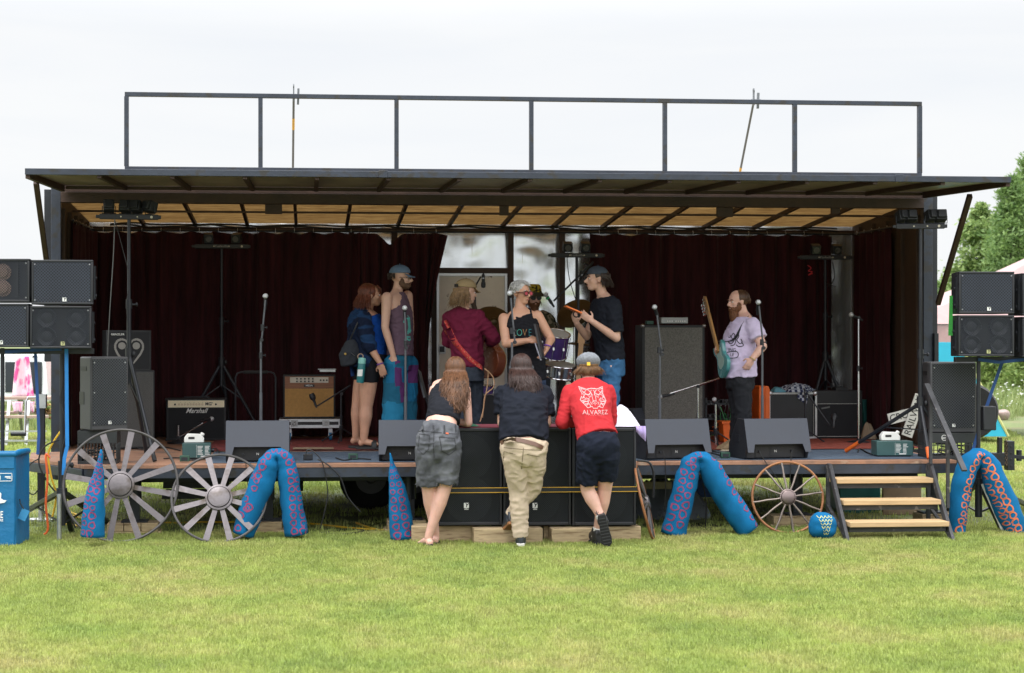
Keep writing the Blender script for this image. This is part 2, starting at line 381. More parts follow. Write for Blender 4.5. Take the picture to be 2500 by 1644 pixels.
# ceiling: translucent amber fibreglass, drains to the rear
CE = bpy.data.materials.new('amber_fibreglass'); CE.use_nodes = True; nt = CE.node_tree; nt.nodes.remove(nt.nodes['Principled BSDF'])
o_ = nt.nodes['Material Output']; tl = nt.nodes.new('ShaderNodeBsdfTranslucent'); df = nt.nodes.new('ShaderNodeBsdfDiffuse'); ms = nt.nodes.new('ShaderNodeMixShader'); ms.inputs[0].default_value = .35
tc = nt.nodes.new('ShaderNodeTexCoord'); mp = nt.nodes.new('ShaderNodeMapping'); mp.inputs['Scale'].default_value = (2.2, 14, 1); n1 = nt.nodes.new('ShaderNodeTexNoise'); n1.inputs['Scale'].default_value = 2; n1.inputs['Detail'].default_value = 7; n1.inputs['Roughness'].default_value = .7
r1 = nt.nodes.new('ShaderNodeValToRGB'); r1.color_ramp.elements[0].position = .3; r1.color_ramp.elements[1].position = .7
r1.color_ramp.elements[0].color = (.22, .15, .08, 1); r1.color_ramp.elements[1].color = (.52, .41, .25, 1)
nt.links.new(tc.outputs['Object'], mp.inputs[0]); nt.links.new(mp.outputs[0], n1.inputs[0]); nt.links.new(n1.outputs[0], r1.inputs[0])
nt.links.new(r1.outputs[0], tl.inputs[0]); nt.links.new(r1.outputs[0], df.inputs[0]); nt.links.new(tl.outputs[0], ms.inputs[1]); nt.links.new(df.outputs[0], ms.inputs[2]); nt.links.new(ms.outputs[0], o_.inputs[0])
ZC0, ZC1 = HZ + .02, Zz(1200, 549, YR)
def zc(y): return ZC0 + (ZC1 - ZC0) * (y - YO) / (YR - YO)
m = MB(); m.hexa([(TXL, YO + .07, zc(YO)), (TXR, YO + .07, zc(YO)), (TXR, YR, ZC1), (TXL, YR, ZC1)], [(TXL, YO + .07, zc(YO) + .004), (TXR, YO + .07, zc(YO) + .004), (TXR, YR, ZC1 + .004), (TXL, YR, ZC1 + .004)])
m.build('ceiling', CE, st, smooth=0)
m = MB(); ribs = [300, 442, 585, 719, 858, 998, 1138, 1290 - 5, 1425, 1560, 1700, 1838, 1975, 2110]
for px in ribs:
    x = X(px, YO + .1); m.hexa([(x - .018, YO + .06, zc(YO) - .05), (x + .018, YO + .06, zc(YO) - .05), (x + .018, YR, ZC1 - .05), (x - .018, YR, ZC1 - .05)], [(x - .018, YO + .06, zc(YO) - .003), (x + .018, YO + .06, zc(YO) - .003), (x + .018, YR, ZC1 - .003), (x - .018, YR, ZC1 - .003)])
y = 3.25; m.box(TXL + .02, TXR - .02, y - .012, y + .012, zc(y) - .075, zc(y) - .052); m.box(TXL + .02, TXR - .02, YR - .06, YR - .01, ZC1 - .09, ZC1 - .052)
m.build('ceiling_rib', RUST, st)
# rear wall of dented bright sheet, studs, door
SH = mat('dented_sheet', (.90, .94, 1.0), .20, .85, .04, 3, stretch=(3, 1, .6)); nt = SH.node_tree; b = nt.nodes['Principled BSDF']
mix_in(SH, (.45, .37, .26), .72, 9, .06, (2.2, 1, .12))
m = MB()
def wallfn(u, v):
    x = TXL + (TXR - TXL) * u; z = ZD - .1 + (ZC1 + .15 - ZD) * v; q = V((x * 1.5, 0, z * 2.2))
    a = noise.noise(q) * .026 + noise.noise(q * 2.1 + V((3, 1, 2))) * .008 - abs(noise.noise(q * 1.3 + V((8, 8, 8)))) * .018
    s_ = abs(math.sin((x - X(1245, YR)) * math.pi / .61)) ** .5
    return V((x, YR + .02 + a * s_, z))
m.grid(wallfn, 420, 70); m.build('rear_wall', SH, st, smooth=180)
WOOD = mat('inner_plank_wall', (.055, .032, .02), .7, var=.3, vs=3, stretch=(2, 8, 1))
for s_, x in ((1, TXL + .03), (-1, TXR - .03)):
    m = MB(); xa, xb = x - .025 - s_ * .025, x + .025 - s_ * .025; m.hexa([(xa, YO + .052, ZD), (xb, YO + .052, ZD), (xb, YR, ZD), (xa, YR, ZD)], [(xa, YO + .052, zc(YO) + .02), (xb, YO + .052, zc(YO) + .02), (xb, YR, ZC1 + .02), (xa, YR, ZC1 + .02)])
    for k in range(5): y = YO + .12 + k * .5; m.box(min(x, x + s_ * .04), max(x, x + s_ * .04), y, y + .05, ZD, zc(YR) - .02)
    m.build('side_wall', WOOD, st)
for px in (760, 858, 962, 1060, 1245, 1370, 1500, 2012): x = X(px, YR); MB().box(x - .035, x + .035, YR - .10, YR - .05, ZD, ZC1 - .05).build('wall_stud', RUST, st)
MB().box(X(1060, YR) + .036, X(1245, YR) - .036, YR - .095, YR - .055, Zz(1150, 668, YR), Zz(1150, 655, YR)).build('wall_stud', RUST, st)
DOOR = mat('beige_door_paint', (.76, .71, .63), .55, var=.08, vs=2); mix_in(DOOR, (.2, .15, .1), .72, 12, .05)
dr = MB().box(X(1072, YR - .1), X(1236, YR - .1), YR - .12, YR - .10, ZD, Zz(1150, 672, YR)).build('door', DOOR, st, .003)
f = MB(); x0, x1, zt = X(1066, YR - .12), X(1238, YR - .12), Zz(1150, 669, YR)
f.box(x0 - .0, x0 + .03, YR - .14, YR - .121, ZD, zt); f.box(x1 - .03, x1, YR - .14, YR - .121, ZD, zt); f.box(x0, x1, YR - .141, YR - .122, zt - .03, zt)
f.build('door_frame', ALU, dr)
f = MB(); x, z = X(1079, YR - .13), Zz(1079, 853, YR - .13); f.box(x - .045, x + .045, YR - .14, YR - .121, z - .055, z + .055); hl = f.build('latch', ALU, dr, .003)
MB().box(x - .03, x + .03, YR - .148, YR - .1405, z - .035, z + .035).build('latch_handle', BLM, dr)
m = MB(); zr = Zz(1200, 567, YR - .35); m.tube([(TXL + .1, YO + .5, zr), (TXL + .12, YR - .35, zr), (TXR - .12, YR - .35, zr), (TXR - .1, YO + .5, zr)], .014); m.build('curtain_rod', BLM, st)
m = MB(); y = YR - .25
for k, (z0, amp) in enumerate(((553, .03), (558, .05))):
    z = Zz(1200, z0, y); pts = [V((TXL + .3 + (TXR - TXL - .6) * i / 60, y - k * .02, z + amp * math.sin(i * .9 + k) * (.3 + .7 * noise.noise(V((i * .3, k, 0))))))  for i in range(61)]; m.tube(pts, .011, 6)
m.build('ceiling_cable', CBL, st)
# canopy, hinged at the header
YF = -.12
zf = Zz(1250, 430, YF); zh = HZ + .085
CXL, CXR = X(62, YF), X(2466, YF)
UND = mat('canopy_underside', (.27, .22, .16), .45, .0, .35, 2.5, stretch=(1, .4, 1), coat=.2); mix_in(UND, (.16, .15, .10), .62, 3, .1)
m = MB()
def cz(y): return zf + (zh - zf) * (y - YF) / (YO - .1 - YF)
m.hexa([(CXL, YF, cz(YF) - .004), (CXR, YF, cz(YF) - .004), (CXR, YO - .1, cz(YO - .1) - .004), (CXL, YO - .1, cz(YO - .1) - .004)], [(CXL, YF, cz(YF) + .01), (CXR, YF, cz(YF) + .01), (CXR, YO - .1, cz(YO - .1) + .01), (CXL, YO - .1, cz(YO - .1) + .01)])
can = m.build('canopy', UND, st, smooth=0)
m = MB(); ft, fb = Zz(1250, 422, YF), Zz(1250, 437, YF)
m.box(CXL, CXR, YF - .03, YF - .001, fb, ft); 
for px in (935, 2193): x = X(px, YF); m.box(x - .04, x + .04, YF - .04, YF - .031, fb - .002, ft + .01)
m.build('canopy_fascia', BLS, can, .003)
m = MB()
for i in range(1, 14):
    x = CXL + (CXR - CXL) * i / 14; y0, y1 = YF, YO - .12
    m.hexa([(x - .02, y0, cz(y0) - .05), (x + .02, y0, cz(y0) - .05), (x + .02, y1, cz(y1) - .05), (x - .02, y1, cz(y1) - .05)], [(x - .02, y0, cz(y0) - .005), (x + .02, y0, cz(y0) - .005), (x + .02, y1, cz(y1) - .005), (x - .02, y1, cz(y1) - .005)])
for x in (CXL + .02, CXR - .02):
    y0, y1 = YF, YO - .12; m.hexa([(x - .02, y0, cz(y0) - .06), (x + .02, y0, cz(y0) - .06), (x + .02, y1, cz(y1) - .07), (x - .02, y1, cz(y1) - .07)], [(x - .02, y0, cz(y0) + .012), (x + .02, y0, cz(y0) + .012), (x + .02, y1, cz(y1) + .012), (x - .02, y1, cz(y1) + .012)])
m.box(CXL + .05, CXR - .05, YO - .15, YO - .07, zh - .04, zh - .01)
m.build('canopy_rib', RUST, can)
# canopy props
for pa, pb in ((U(88, 445, .5), U(115, 650, 1.9)), (U(2368, 478, .6), U(2290, 742, 1.9))):
    MB().bar(pa, pb, .05, .05).build('canopy_prop', RUST, st, .003)
# banner frame standing on the canopy edge
yb = .0
m = MB(); bx0, bx1 = X(305, yb), X(2249, yb); zt, zb = Zz(1250, 237, yb), Zz(1250, 415, yb)
m.box(bx0, bx1, yb - .025, yb + .025, zt - .04, zt); m.box(bx0, bx1, yb - .025, yb + .025, zb - .04, zb)
for i in range(7):
    px = [309, 636, 968, 1297, 1623, 1940, 2245][i]; x = X(px, yb); m.box(x - .02, x + .02, yb - .024, yb + .024, zb, zt - .04)
    m.box(x - .03, x + .05, yb - .02, yb + .02, zb - .075, zb - .04)
m.build('banner_frame', BLS, st, .003)
STRUT = mat('strut_grey', (.16, .17, .18), .35, .5)
YEL = mat('warning_yellow', (.75, .42, .08), .5)
for (tx, ty), (bx_, by_), lab in (((717, 240), (715, 430), 0), ((1840, 250), (1804, 434), 0)):
    a, b = U(tx, ty, .1), U(bx_, by_, .9)
    s_ = MB().cyl(b, a, .011).build('gas_strut', STRUT, st); u = a.lerp(b, .25 if tx < 1000 else .86); v = a.lerp(b, .39 if tx < 1000 else .96)
    MB().cyl(u, v, .0125).build('warning_sticker', YEL, s_)
    h = MB(); h.bar(a + V((0, 0, -.03)), a + V((0, 0, .13)), .03, .012); h.torus(a + V((0, 0, .11)), .02, .006, (1, 0, 0), 12, 6); h.bar(a + V((.04, 0, -.06)), a + V((.045, 0, .09)), .025, .02); h.cyl(a + V((-.02, 0, .02)), a + V((.07, 0, .02)), .012)
    h.build('strut_bracket', STRUT, s_)
# wheel pair under the trailer, hitch, jack
TYRE = mat('tyre', (.012, .012, .013), .8, bump=.4, bs=60); RIM = mat('rim_grey', (.13, .13, .14), .5, .5)
for px, y in ((905, 2.5), (1010, 2.5)):
    c_ = V((X(px, y), y, .34)); wprof = [(.17, -.1), (.3, -.1), (.335, -.07), (.34, 0), (.335, .07), (.3, .1), (.17, .1)]
    tw = MB().lathe(c_, (0, 1, 0), wprof, 36).build('wheel', TYRE, st)
    r_ = MB().lathe(c_ + V((0, -.10, 0)), (0, 1, 0), [(.165, -.004), (.172, .03), (.15, .04), (.09, .02), (.05, -.01), (.04, -.03), (.001, -.03)], 28)
    for k in range(8): a = k * math.pi / 4; r_.cyl(c_ + V((.125 * math.cos(a), -.09, .125 * math.sin(a))), c_ + V((.125 * math.cos(a), -.06, .125 * math.sin(a))), .018, n=8, mi=1)
    r_.build('rim', [RIM, DKM], tw)
h = MB(); y = 2.2; x0 = TXR
h.bar((x0, y, .52), (X(2455, y), y, .52), .12, .14); xe = X(2462, y)
h.box(xe - .03, xe + .05, y - .05, y + .05, .4, .72)
for k in range(4): h.cyl((xe + .01, y - .055, .45 + k * .07), (xe + .01, y - .05, .45 + k * .07), .012, mi=1)
h.bar((xe + .05, y, .55), (xe + .3, y - .02, .52), .05, .04); h.cyl((xe + .12, y, .5), (xe + .12, y, .62), .03)
h.box(xe - .12, xe - .08, y - .03, y + .03, .55, .76)
h.build('tow_hitch', [BLM, DKM], st, .003)
m = MB()
for k in range(12): m.torus((xe - .05, y - .06, .74 - k * .026), .014, .004, (1, 0, 0) if k % 2 else (0, 1, 0), 10, 5)
m.build('safety_chain', mat('rusty_chain', (.12, .08, .05), .6, .6), st)
m = MB(); x = X(101, 1.6); y = 1.6
m.box(x - .035, x + .035, y - .035, y + .035, .2, 1.28); m.box(x - .05, x + .05, y - .05, y + .05, 1.14, 1.28, 1); m.cyl((x, y, .0), (x, y, .3), .03, mi=1); m.box(x - .12, x + .12, y - .1, y + .1, .0, .02, 1)
m.tube([(x + .05, y, 1.25), (x - .13, y - .02, 1.25), (x - .15, y - .02, 1.2), (x - .16, y - .02, .9), (x - .17, y - .02, .88)], .012, 8, mi=1); m.cyl((x - .3, y - .02, .88), (x - .15, y - .02, .88), .022, mi=0)
m.build('corner_jack', [BLM, ALU], st)
# side equipment boxes hung under the deck
y = .9
for a0, a1, b0, b1 in ((398, 560, 1165, 1192), (395, 520, 1205, 1218)): q0, q1 = U(a0, b0, y), U(a1, b1, y); MB().box(q0.x, q1.x, y, y + .5, q1.z, q0.z).build('underfloor_box', BLM, st, .005)
# rugs
def rug(px0, px1, y0, y1, z, m_, lab, j=0):
    g = MB(); x0, x1 = X(px0, y0), X(px1, y0)
    def fn(u, v):
        x = x0 + (x1 - x0) * u; y = y0 + (y1 - y0) * v; e_ = noise.noise(V((x * 2, y * 2, j))) * .02
        return V((x + (e_ if v in (0, 1) else 0), y + (e_ if v in (0, 1) else 0), ZD + z + abs(noise.noise(V((x * 3, y * 3, j + 4)))) * .004))
    g.grid(fn, 80, 12)
    return tag(g.build('rug', m_, smooth=180), lab, 'rug', 'rugs laid on the stage deck')
RB = mat('rug_blue', (.06, .09, .135), .95, var=.35, vs=14, stretch=(.4, 3, 1), bump=.6, bs=200); mix_in(RB, (.13, .16, .20), .6, 30, .06, (.3, 2, 1))
RRd = mat('rug_red', (.20, .032, .03), .95, var=.35, vs=9, bump=.5, bs=200); mix_in(RRd, (.10, .02, .03), .6, 8, .03)
RT2 = mat('rug_tan', (.30, .21, .14), .95, var=.3, vs=12, bump=.5, bs=200)
rug(500, 2300, .16, 1.75, .004, RB, 'long blue grey rug along the front of the deck')
rug(500, 1010, 1.9, 4.2, .008, RRd, 'dark red patterned rug under the wood faced amplifier')
rug(715, 815, 1.95, 2.3, .016, RT2, 'small tan rug strip lying on the red rug', 3)
rug(1060, 1560, 1.8, 4.4, .008, RRd, 'dark red rug under the drum kit', 5)
rug(1620, 2260, 1.6, 4.2, .012, mat('rug_brick', (.26, .05, .03), .95, var=.3, vs=10, bump=.5, bs=200), 'brick red rug under the right hand amplifiers', 8)
# ================================================================ CURTAINS
CUR = mat('maroon_velvet', (.034, .0075, .010), .95, var=.6, vs=2, stretch=(4, 4, .5), sheen=.05, spec=.2)
def curtain(p0, p1, z0, z1, label, nf, amp=.06, seed=0, topfn=None, edge=None):
    p0 = V(p0); p1 = V(p1); d_ = p1 - p0; L = d_.length; nn = V((-d_.y, d_.x, 0)).normalized(); g = MB()
    def fn(u, v):
        ph = u * nf * 2 * math.pi + 2.2 * noise.noise(V((u * nf * .35, seed, v * .6)))
        a = amp * (.5 + .8 * abs(noise.noise(V((u * 9, seed + 3, 0))))) * math.sin(ph) + .03 * noise.noise(V((u * 30, v * 3, seed)))
        zt = z1 + (topfn(u) if topfn else .012 * math.cos(ph * .5))
        uu = u
        if edge: uu = u + edge(v) * max(0, (u - .75) / .25) 
        q = p0 + d_ * uu; return V((q.x, q.y, z0 + (zt - z0) * v)) + nn * a
    g.grid(fn, int(nf * 14), 36)
    for k in range(int(L / .22)):
        u = (k + .5) / int(L / .22); q = p0 + d_ * u; zt = z1 + (topfn(u) if topfn else 0)
        g.torus((q.x, q.y - .0, zt + .03), .022, .003, (1, 0, 0), 10, 5, mi=1)
    t = g.build('curtain', [CUR, ALU], smooth=180); o = t.modifiers.new('t', 'SOLIDIFY'); o.thickness = .004
    return tag(t, label, 'curtain', 'maroon curtains hung inside the stage')
yc = YR - .35; zt = Zz(1200, 572, yc)
curtain((TXL + .12, yc, 0), (X(880, yc), yc, 0), ZD + .02, zt, 'wide maroon back curtain behind the left amplifiers', 22, .045, 1)
curtain((X(872, yc), yc - .03, 0), (X(1092, yc), yc, 0), ZD + .02, zt, 'gathered maroon curtain with sagging top beside the white door', 9, .06, 2,
        topfn=lambda u: -.13 * math.exp(-((u - .36) / .09) ** 2) - .05 * max(0, u - .93) * 6, edge=lambda v: -.22 * math.sin(min(1, (1 - v) * 1.6) * math.pi / 2) + .0)
curtain((X(1440, yc), yc, 0), (X(2030, yc), yc, 0), ZD + .02, zt, 'wide maroon back curtain behind the bass player', 17, .05, 3)
curtain((TXL + .08, YO + .55, 0), (TXL + .12, yc, 0), ZD + .02, zt, 'maroon side curtain along the left wall', 6, .05, 4)
curtain((TXR - .13, yc, 0), (TXR - .09, YO + .9, 0), ZD + .02, zt, 'maroon side curtain along the right wall', 6, .05, 5)
# ================================================================ SOUND EQUIPMENT
GRF = grille('grille_fine', (.030, .037, .056), .020, .36)
GRO = grille('grille_open', (.026, .030, .042), .017, .42, True)
GRS = grille('grille_sub', (.009, .0115, .018), .012, .38, True)
CONE = mat('cone_dark', (.03, .033, .04), .45, var=.1); CONB = mat('cone_brown', (.26, .17, .13), .6, var=.2)
SCR = mat('screw_steel', (.35, .35, .36), .3, .9)
def place(t, px, y, z=ZD, rz=0): t.location = (X(px, y), y, z); t.rotation_euler = (0, 0, rz); return t
def badge(t, x, y, z, s=.034, col=None):
    b = MB().box(x - s / 2, x + s / 2, y - .003, y, z - s / 2, z + s / 2)
    k = s * .34; yy = y - .0045
    o = b.build('badge', col or WHT, t, smooth=0); text('Y', 'badge_mark', DKM, o, (x, yy + .001, z), (1, 0, 0), (0, 0, 1), s * 1.05, shear=.25, bold=.04); return o
BADY = mat('badge_green_gold', (.42, .42, .2), .5, var=.05)
def screws(b, w, h, y, ins=.03, z0=0):
    for sx in (-1, 1):
        for z in (ins + .01, h - ins - .01): b.cyl((sx * (w / 2 - ins), y, z0 + z), (sx * (w / 2 - ins), y - .004, z0 + z), .007, n=8)
def array_box(kind, label, px, py0, py1, y, w=.55, rz=0):
    t = T('line_array_speaker', label, 'loudspeaker', group='black line array speakers on the side towers')
    z0, z1 = Zz(px, py1, y), Zz(px, py0, y); h = z1 - z0 - .006; d = .42
    c = MB(); th = .02
    # trapezoid shell with open front
    F = [(-w / 2, -d / 2), (w / 2, -d / 2), (w / 2 * .8, d / 2), (-w / 2 * .8, d / 2)]
    c.box(-w / 2, w / 2, -d / 2, -d / 2 + .06, 0, th); c.box(-w / 2, w / 2, -d / 2, -d / 2 + .06, h - th, h)
    c.box(-w / 2, -w / 2 + th, -d / 2, -d / 2 + .06, th, h - th); c.box(w / 2 - th, w / 2, -d / 2, -d / 2 + .06, th, h - th)
    c.prism([(-w / 2, -d / 2 + .06), (w / 2, -d / 2 + .06), (w / 2 * .8, d / 2), (-w / 2 * .8, d / 2)], (0, 0, 0), (1, 0, 0), (0, 1, 0), (0, 0, h))
    c.build('cabinet', BLK, t, .005)
    g = MB(); g.box(-w / 2 + th + .002, w / 2 - th - .002, -d / 2 + .003, -d / 2 + .005, th + .002, h - th - .002); g.build('grille', GRO if kind else GRF, t, smooth=0)
    if kind == 4:
        for sx in (-.24, .24):
            for sz in (.28, .72):
                MB().lathe((sx * w, -d / 2 + .05, sz * h), (0, -1, 0), [(.085, -.03), (.09, .02), (.083, .028), (.05, .0), (.028, .012), (.001, .018)], 24).build('speaker_cone', CONE, t)
    if kind == 2:
        for sz in (.32, .70): MB().lathe((.02, -d / 2 + .05, sz * h), (0, -1, 0), [(.07, -.03), (.075, .01), (.055, .015), (.05, .03), (.03, .036), (.001, .038)], 24).build('speaker_cone', CONB, t)
        MB().box(w / 2 - .13, w / 2 - .10, -d / 2 + .012, -d / 2 + .04, .05, h - .05).build('horn_slot', DKM, t)
    for q_ in range(4): s_ = MB(); screws(s_, w, h, -d / 2 + .001); s_.v = s_.v[q_ * len(s_.v) // 4:(q_ + 1) * len(s_.v) // 4]; s_.f = s_.f[:len(s_.f) // 4]; s_.m = s_.m[:len(s_.f)]; s_.build('screw', SCR, t)
    badge(t, (.02 if kind != 2 else -.16), -d / 2 - .001, .045, .035, BADY if kind in (4,) else None)
    for sx in (-1, 1):
        k = MB(); k.box(sx * w / 2 - .012, sx * w / 2 + .012, -.145, -.07, .05, h - .05)
        for z in (.1, .3): k.cyl((sx * (w / 2 - .01), -.1, z * h * 2), (sx * (w / 2 + .02), -.1, z * h * 2), .018, n=10)
        k.build('rigging', BLM, t)
    t.location = (X(px, y), y, z0); t.rotation_euler = (0, 0, rz); return t
yl = -.15
array_box(0, 'full grille line array speaker, upper right box of the left tower', 160, 636, 745, yl, .545)
array_box(4, 'four cone line array speaker, lower right box of the left tower', 156, 747, 851, yl, .545)
array_box(2, 'line array speaker with two pale cones, upper outer box of the left tower', 12, 633, 739, yl, .53, R(-3))
array_box(0, 'line array speaker cut by the left frame edge, lower outer box of the left tower', 10, 741, 848, yl, .53, R(-3))
array_box(0, 'full grille line array speaker, upper inner box of the right tower', 2392, 664, 767, yl, .525, R(-4))
array_box(4, 'four cone line array speaker, lower inner box of the right tower', 2391, 769, 870, yl, .53, R(-4))
array_box(2, 'line array speaker with pale cones, upper outer box of the right tower', 2536, 668, 771, yl, .53, R(3)).scale = (-1, 1, 1)
array_box(0, 'line array speaker cut by the right frame edge, lower outer box of the right tower', 2536, 773, 872, yl, .53, R(3))
def tower(label, poles, yb_, bar, hubs):
    t = T('lifting_tower', label, 'speaker stand', (X(poles[0][0], yb_), yb_, 0))
    p = MB()
    for px, pt_, pb in poles:
        x = X(px, yb_); zt_, zb_ = Zz(px, pt_, yb_), max(0.0, Zz(px, pb, yb_)); zm = zb_ + (zt_ - zb_) * .35
        p.cyl((x, yb_, zm), (x, yb_, zt_), .019); p.cyl((x, yb_, zb_ + .1), (x, yb_, zm + .05), .034); p.cyl((x, yb_, zm), (x, yb_, zm + .09), .036)
        p.cyl((x + .03, yb_, zm + .05), (x + .09, yb_, zm + .05), .012); p.ell((x + .09, yb_, zm + .05), (.018, .018, .028))
        for k in range(14): z = zm + .1 + (zt_ - zm - .1) * k / 14; p.cyl((x, yb_ - .0195, z), (x, yb_ - .017, z), .006, n=6, mi=1)
    p.build('pole', [BLM, DKM], t)
    b = MB(); x0, x1 = X(bar[0], yb_), X(bar[1], yb_); zz = Zz(bar[0], bar[2], yb_); b.box(x0, x1, yb_ - .025, yb_ + .025, zz - .025, zz + .025); b.build('cross_bar', BLM, t, .003)
    for (px, py), legs in hubs:
        h = U(px, py, yb_); MB().cyl(h - V((0, 0, .03)), h + V((0, 0, .03)), .05).build('hub', BLM, t)
        for (lx, ly) in legs:
            g_ = G(lx, ly, .02); l = MB(); l.bar(h, g_, .045, .045); l.ell(g_, (.03, .03, .02)); l.build('leg', BLM, t, .004)
            m_ = h.lerp(g_, .55); MB().bar(h + V((0, 0, -.3)), m_, .018, .014).build('brace', BLM, t)
    return t
tw = tower('tall black speaker tower on tripod legs left of the deck, wound with blue straps', [(151, 852, 1310), (6, 850, 1300)], yl, (-40, 230, 858), [((151, 1200), [(40, 1262), (175, 1299), (262, 1275)])])
MB().cyl((X(147, yl), yl - .06, 0.0), (X(147, yl), yl - .06, Zz(147, 1205, yl)), .022).build('silver_leg', ALU, tw)
tw = tower('tall black speaker tower on tripod legs right of the steps, with blue straps', [(2389, 868, 1288), (2560, 868, 1290)], yl, (2330, 2600, 878), [((2390, 1175), [(2300, 1262), (2445, 1292), (2520, 1240)])])
MB().bar(U(2398, 1182, -.2), G(2448, 1296, .02), .035, .02).build('silver_leg', ALU, tw)
q = U(2411, 1020, -.1); MB().box(q.x - .065, q.x + .065, -.16, -.06, q.z - .12, q.z + .11).build('power_box', BLK, tw, .01)
def strap(ps, label, w_=.03, m_=BSTR):
    b = MB()
    for i in range(len(ps) - 1): b.bar(ps[i], ps[i + 1], w_, .003, up=V((0, 1, 0)) if 0 else V((0, 0, 1)))
    return tag(b.build('ratchet_strap', m_), label, 'strap', 'blue straps on the speaker towers')
def vstrap(pp, y, label, wd=.035, m_=BSTR):
    b = MB(); pts = [U(px, py, y) for px, py in pp]
    for i in range(len(pts) - 1):
        a, c = pts[i], pts[i + 1]; s_ = V((0, 1, 0)).cross(c - a).normalized() * wd / 2
        b.hexa([a - s_, a + s_, c + s_, c - s_], [a - s_ + V((0, .003, 0)), a + s_ + V((0, .003, 0)), c + s_ + V((0, .003, 0)), c - s_ + V((0, .003, 0))])
    return tag(b.build('ratchet_strap', m_, smooth=0), label, 'strap', 'blue straps on the speaker towers')
vstrap([(162, 852), (163, 1000), (164, 1090), (157, 1120), (155, 1160)], -.22, 'bright blue strap hanging down beside the left tower pole', .033, BSTL)
vstrap([(86, 856), (90, 940), (95, 1060), (92, 1110)], -.1, 'dark blue strap hanging from the lower left speaker boxes', .028)
vstrap([(12, 860), (60, 856), (150, 852)], -.2, 'dark blue strap stretched under the left tower boxes', .03)
vstrap([(2388, 878), (2440, 885), (2520, 876)], -.2, 'dark blue strap stretched under the right tower boxes', .03)
vstrap([(2452, 870), (2420, 960), (2392, 1045), (2375, 1100)], .0, 'long dark blue strap slanting down the right tower', .032)
GST = mat('strap_green', (.05, .35, .06), .6)
tag(MB().add([U(a, b, -.05) for a, b in ((2318, 722), (2326, 722), (2326, 820), (2315, 820))] + [U(a, b, -.045) for a, b in ((2318, 722), (2326, 722), (2326, 820), (2315, 820))], [(0, 1, 2, 3), (7, 6, 5, 4), (0, 4, 5, 1), (2, 6, 7, 3)]).build('ratchet_strap', GST), 'bright green strap on the side of the right tower boxes', 'strap')
# powered speakers on crates
GRP = grille('grille_warm', (.046, .050, .062), .019, .36)
def powered(label, px, pyt, pyb, y, w, rz, horn=False):
    t = T('powered_speaker', label, 'loudspeaker', group='powered speakers standing on milk crates')
    z0, z1 = Zz(px, pyb, y), Zz(px, pyt, y); h = z1 - z0; d = .38
    c = MB(); poly = [(-w / 2, -d / 2), (w / 2, -d / 2), (w / 2, d / 2 - .1), (w / 2 - .08, d / 2), (-w / 2 + .08, d / 2), (-w / 2, d / 2 - .1)]
    c.prism(poly, (0, 0, 0), (1, 0, 0), (0, 1, 0), (0, 0, h)); c.build('cabinet', mat('grey_black_plastic', (.05, .05, .054), .55, bump=.2, bs=160), t, .014)
    MB().box(-w / 2 + .02, w / 2 - .02, -d / 2 - .006, -d / 2 - .001, .05, h - .02).build('grille', GRP, t, smooth=0)
    for sx in (-1, 1):
        for z in (.04, .5, .96): s_ = MB(); s_.cyl((sx * (w / 2 - .035), -d / 2 - .009, .05 + (h - .08) * z), (sx * (w / 2 - .035), -d / 2 - .0065, .05 + (h - .08) * z), .007, n=8); s_.build('screw', SCR, t)
    MB().box(-w / 2 - .004, -w / 2 + .0, -.08, .08, h - .13, h - .09).build('handle', DKM, t); MB().box(-w / 2 - .004, -w / 2, -.02, .1, h * .35, h * .52).build('handle', DKM, t)
    badge(t, 0, -d / 2 - .007, .075, .03)
    t.location = (X(px, y), y, z0); t.rotation_euler = (0, 0, rz); return t
powered('grey black powered speaker with side handle standing on the left milk crate', 250, 871, 1049, .35, .37, R(27))
powered('black powered speaker beside the steps on the right milk crate', 2313, 884, 1055, .45, .455, R(-3))
CRT = mat('crate_plastic', (.025, .028, .03), .5)
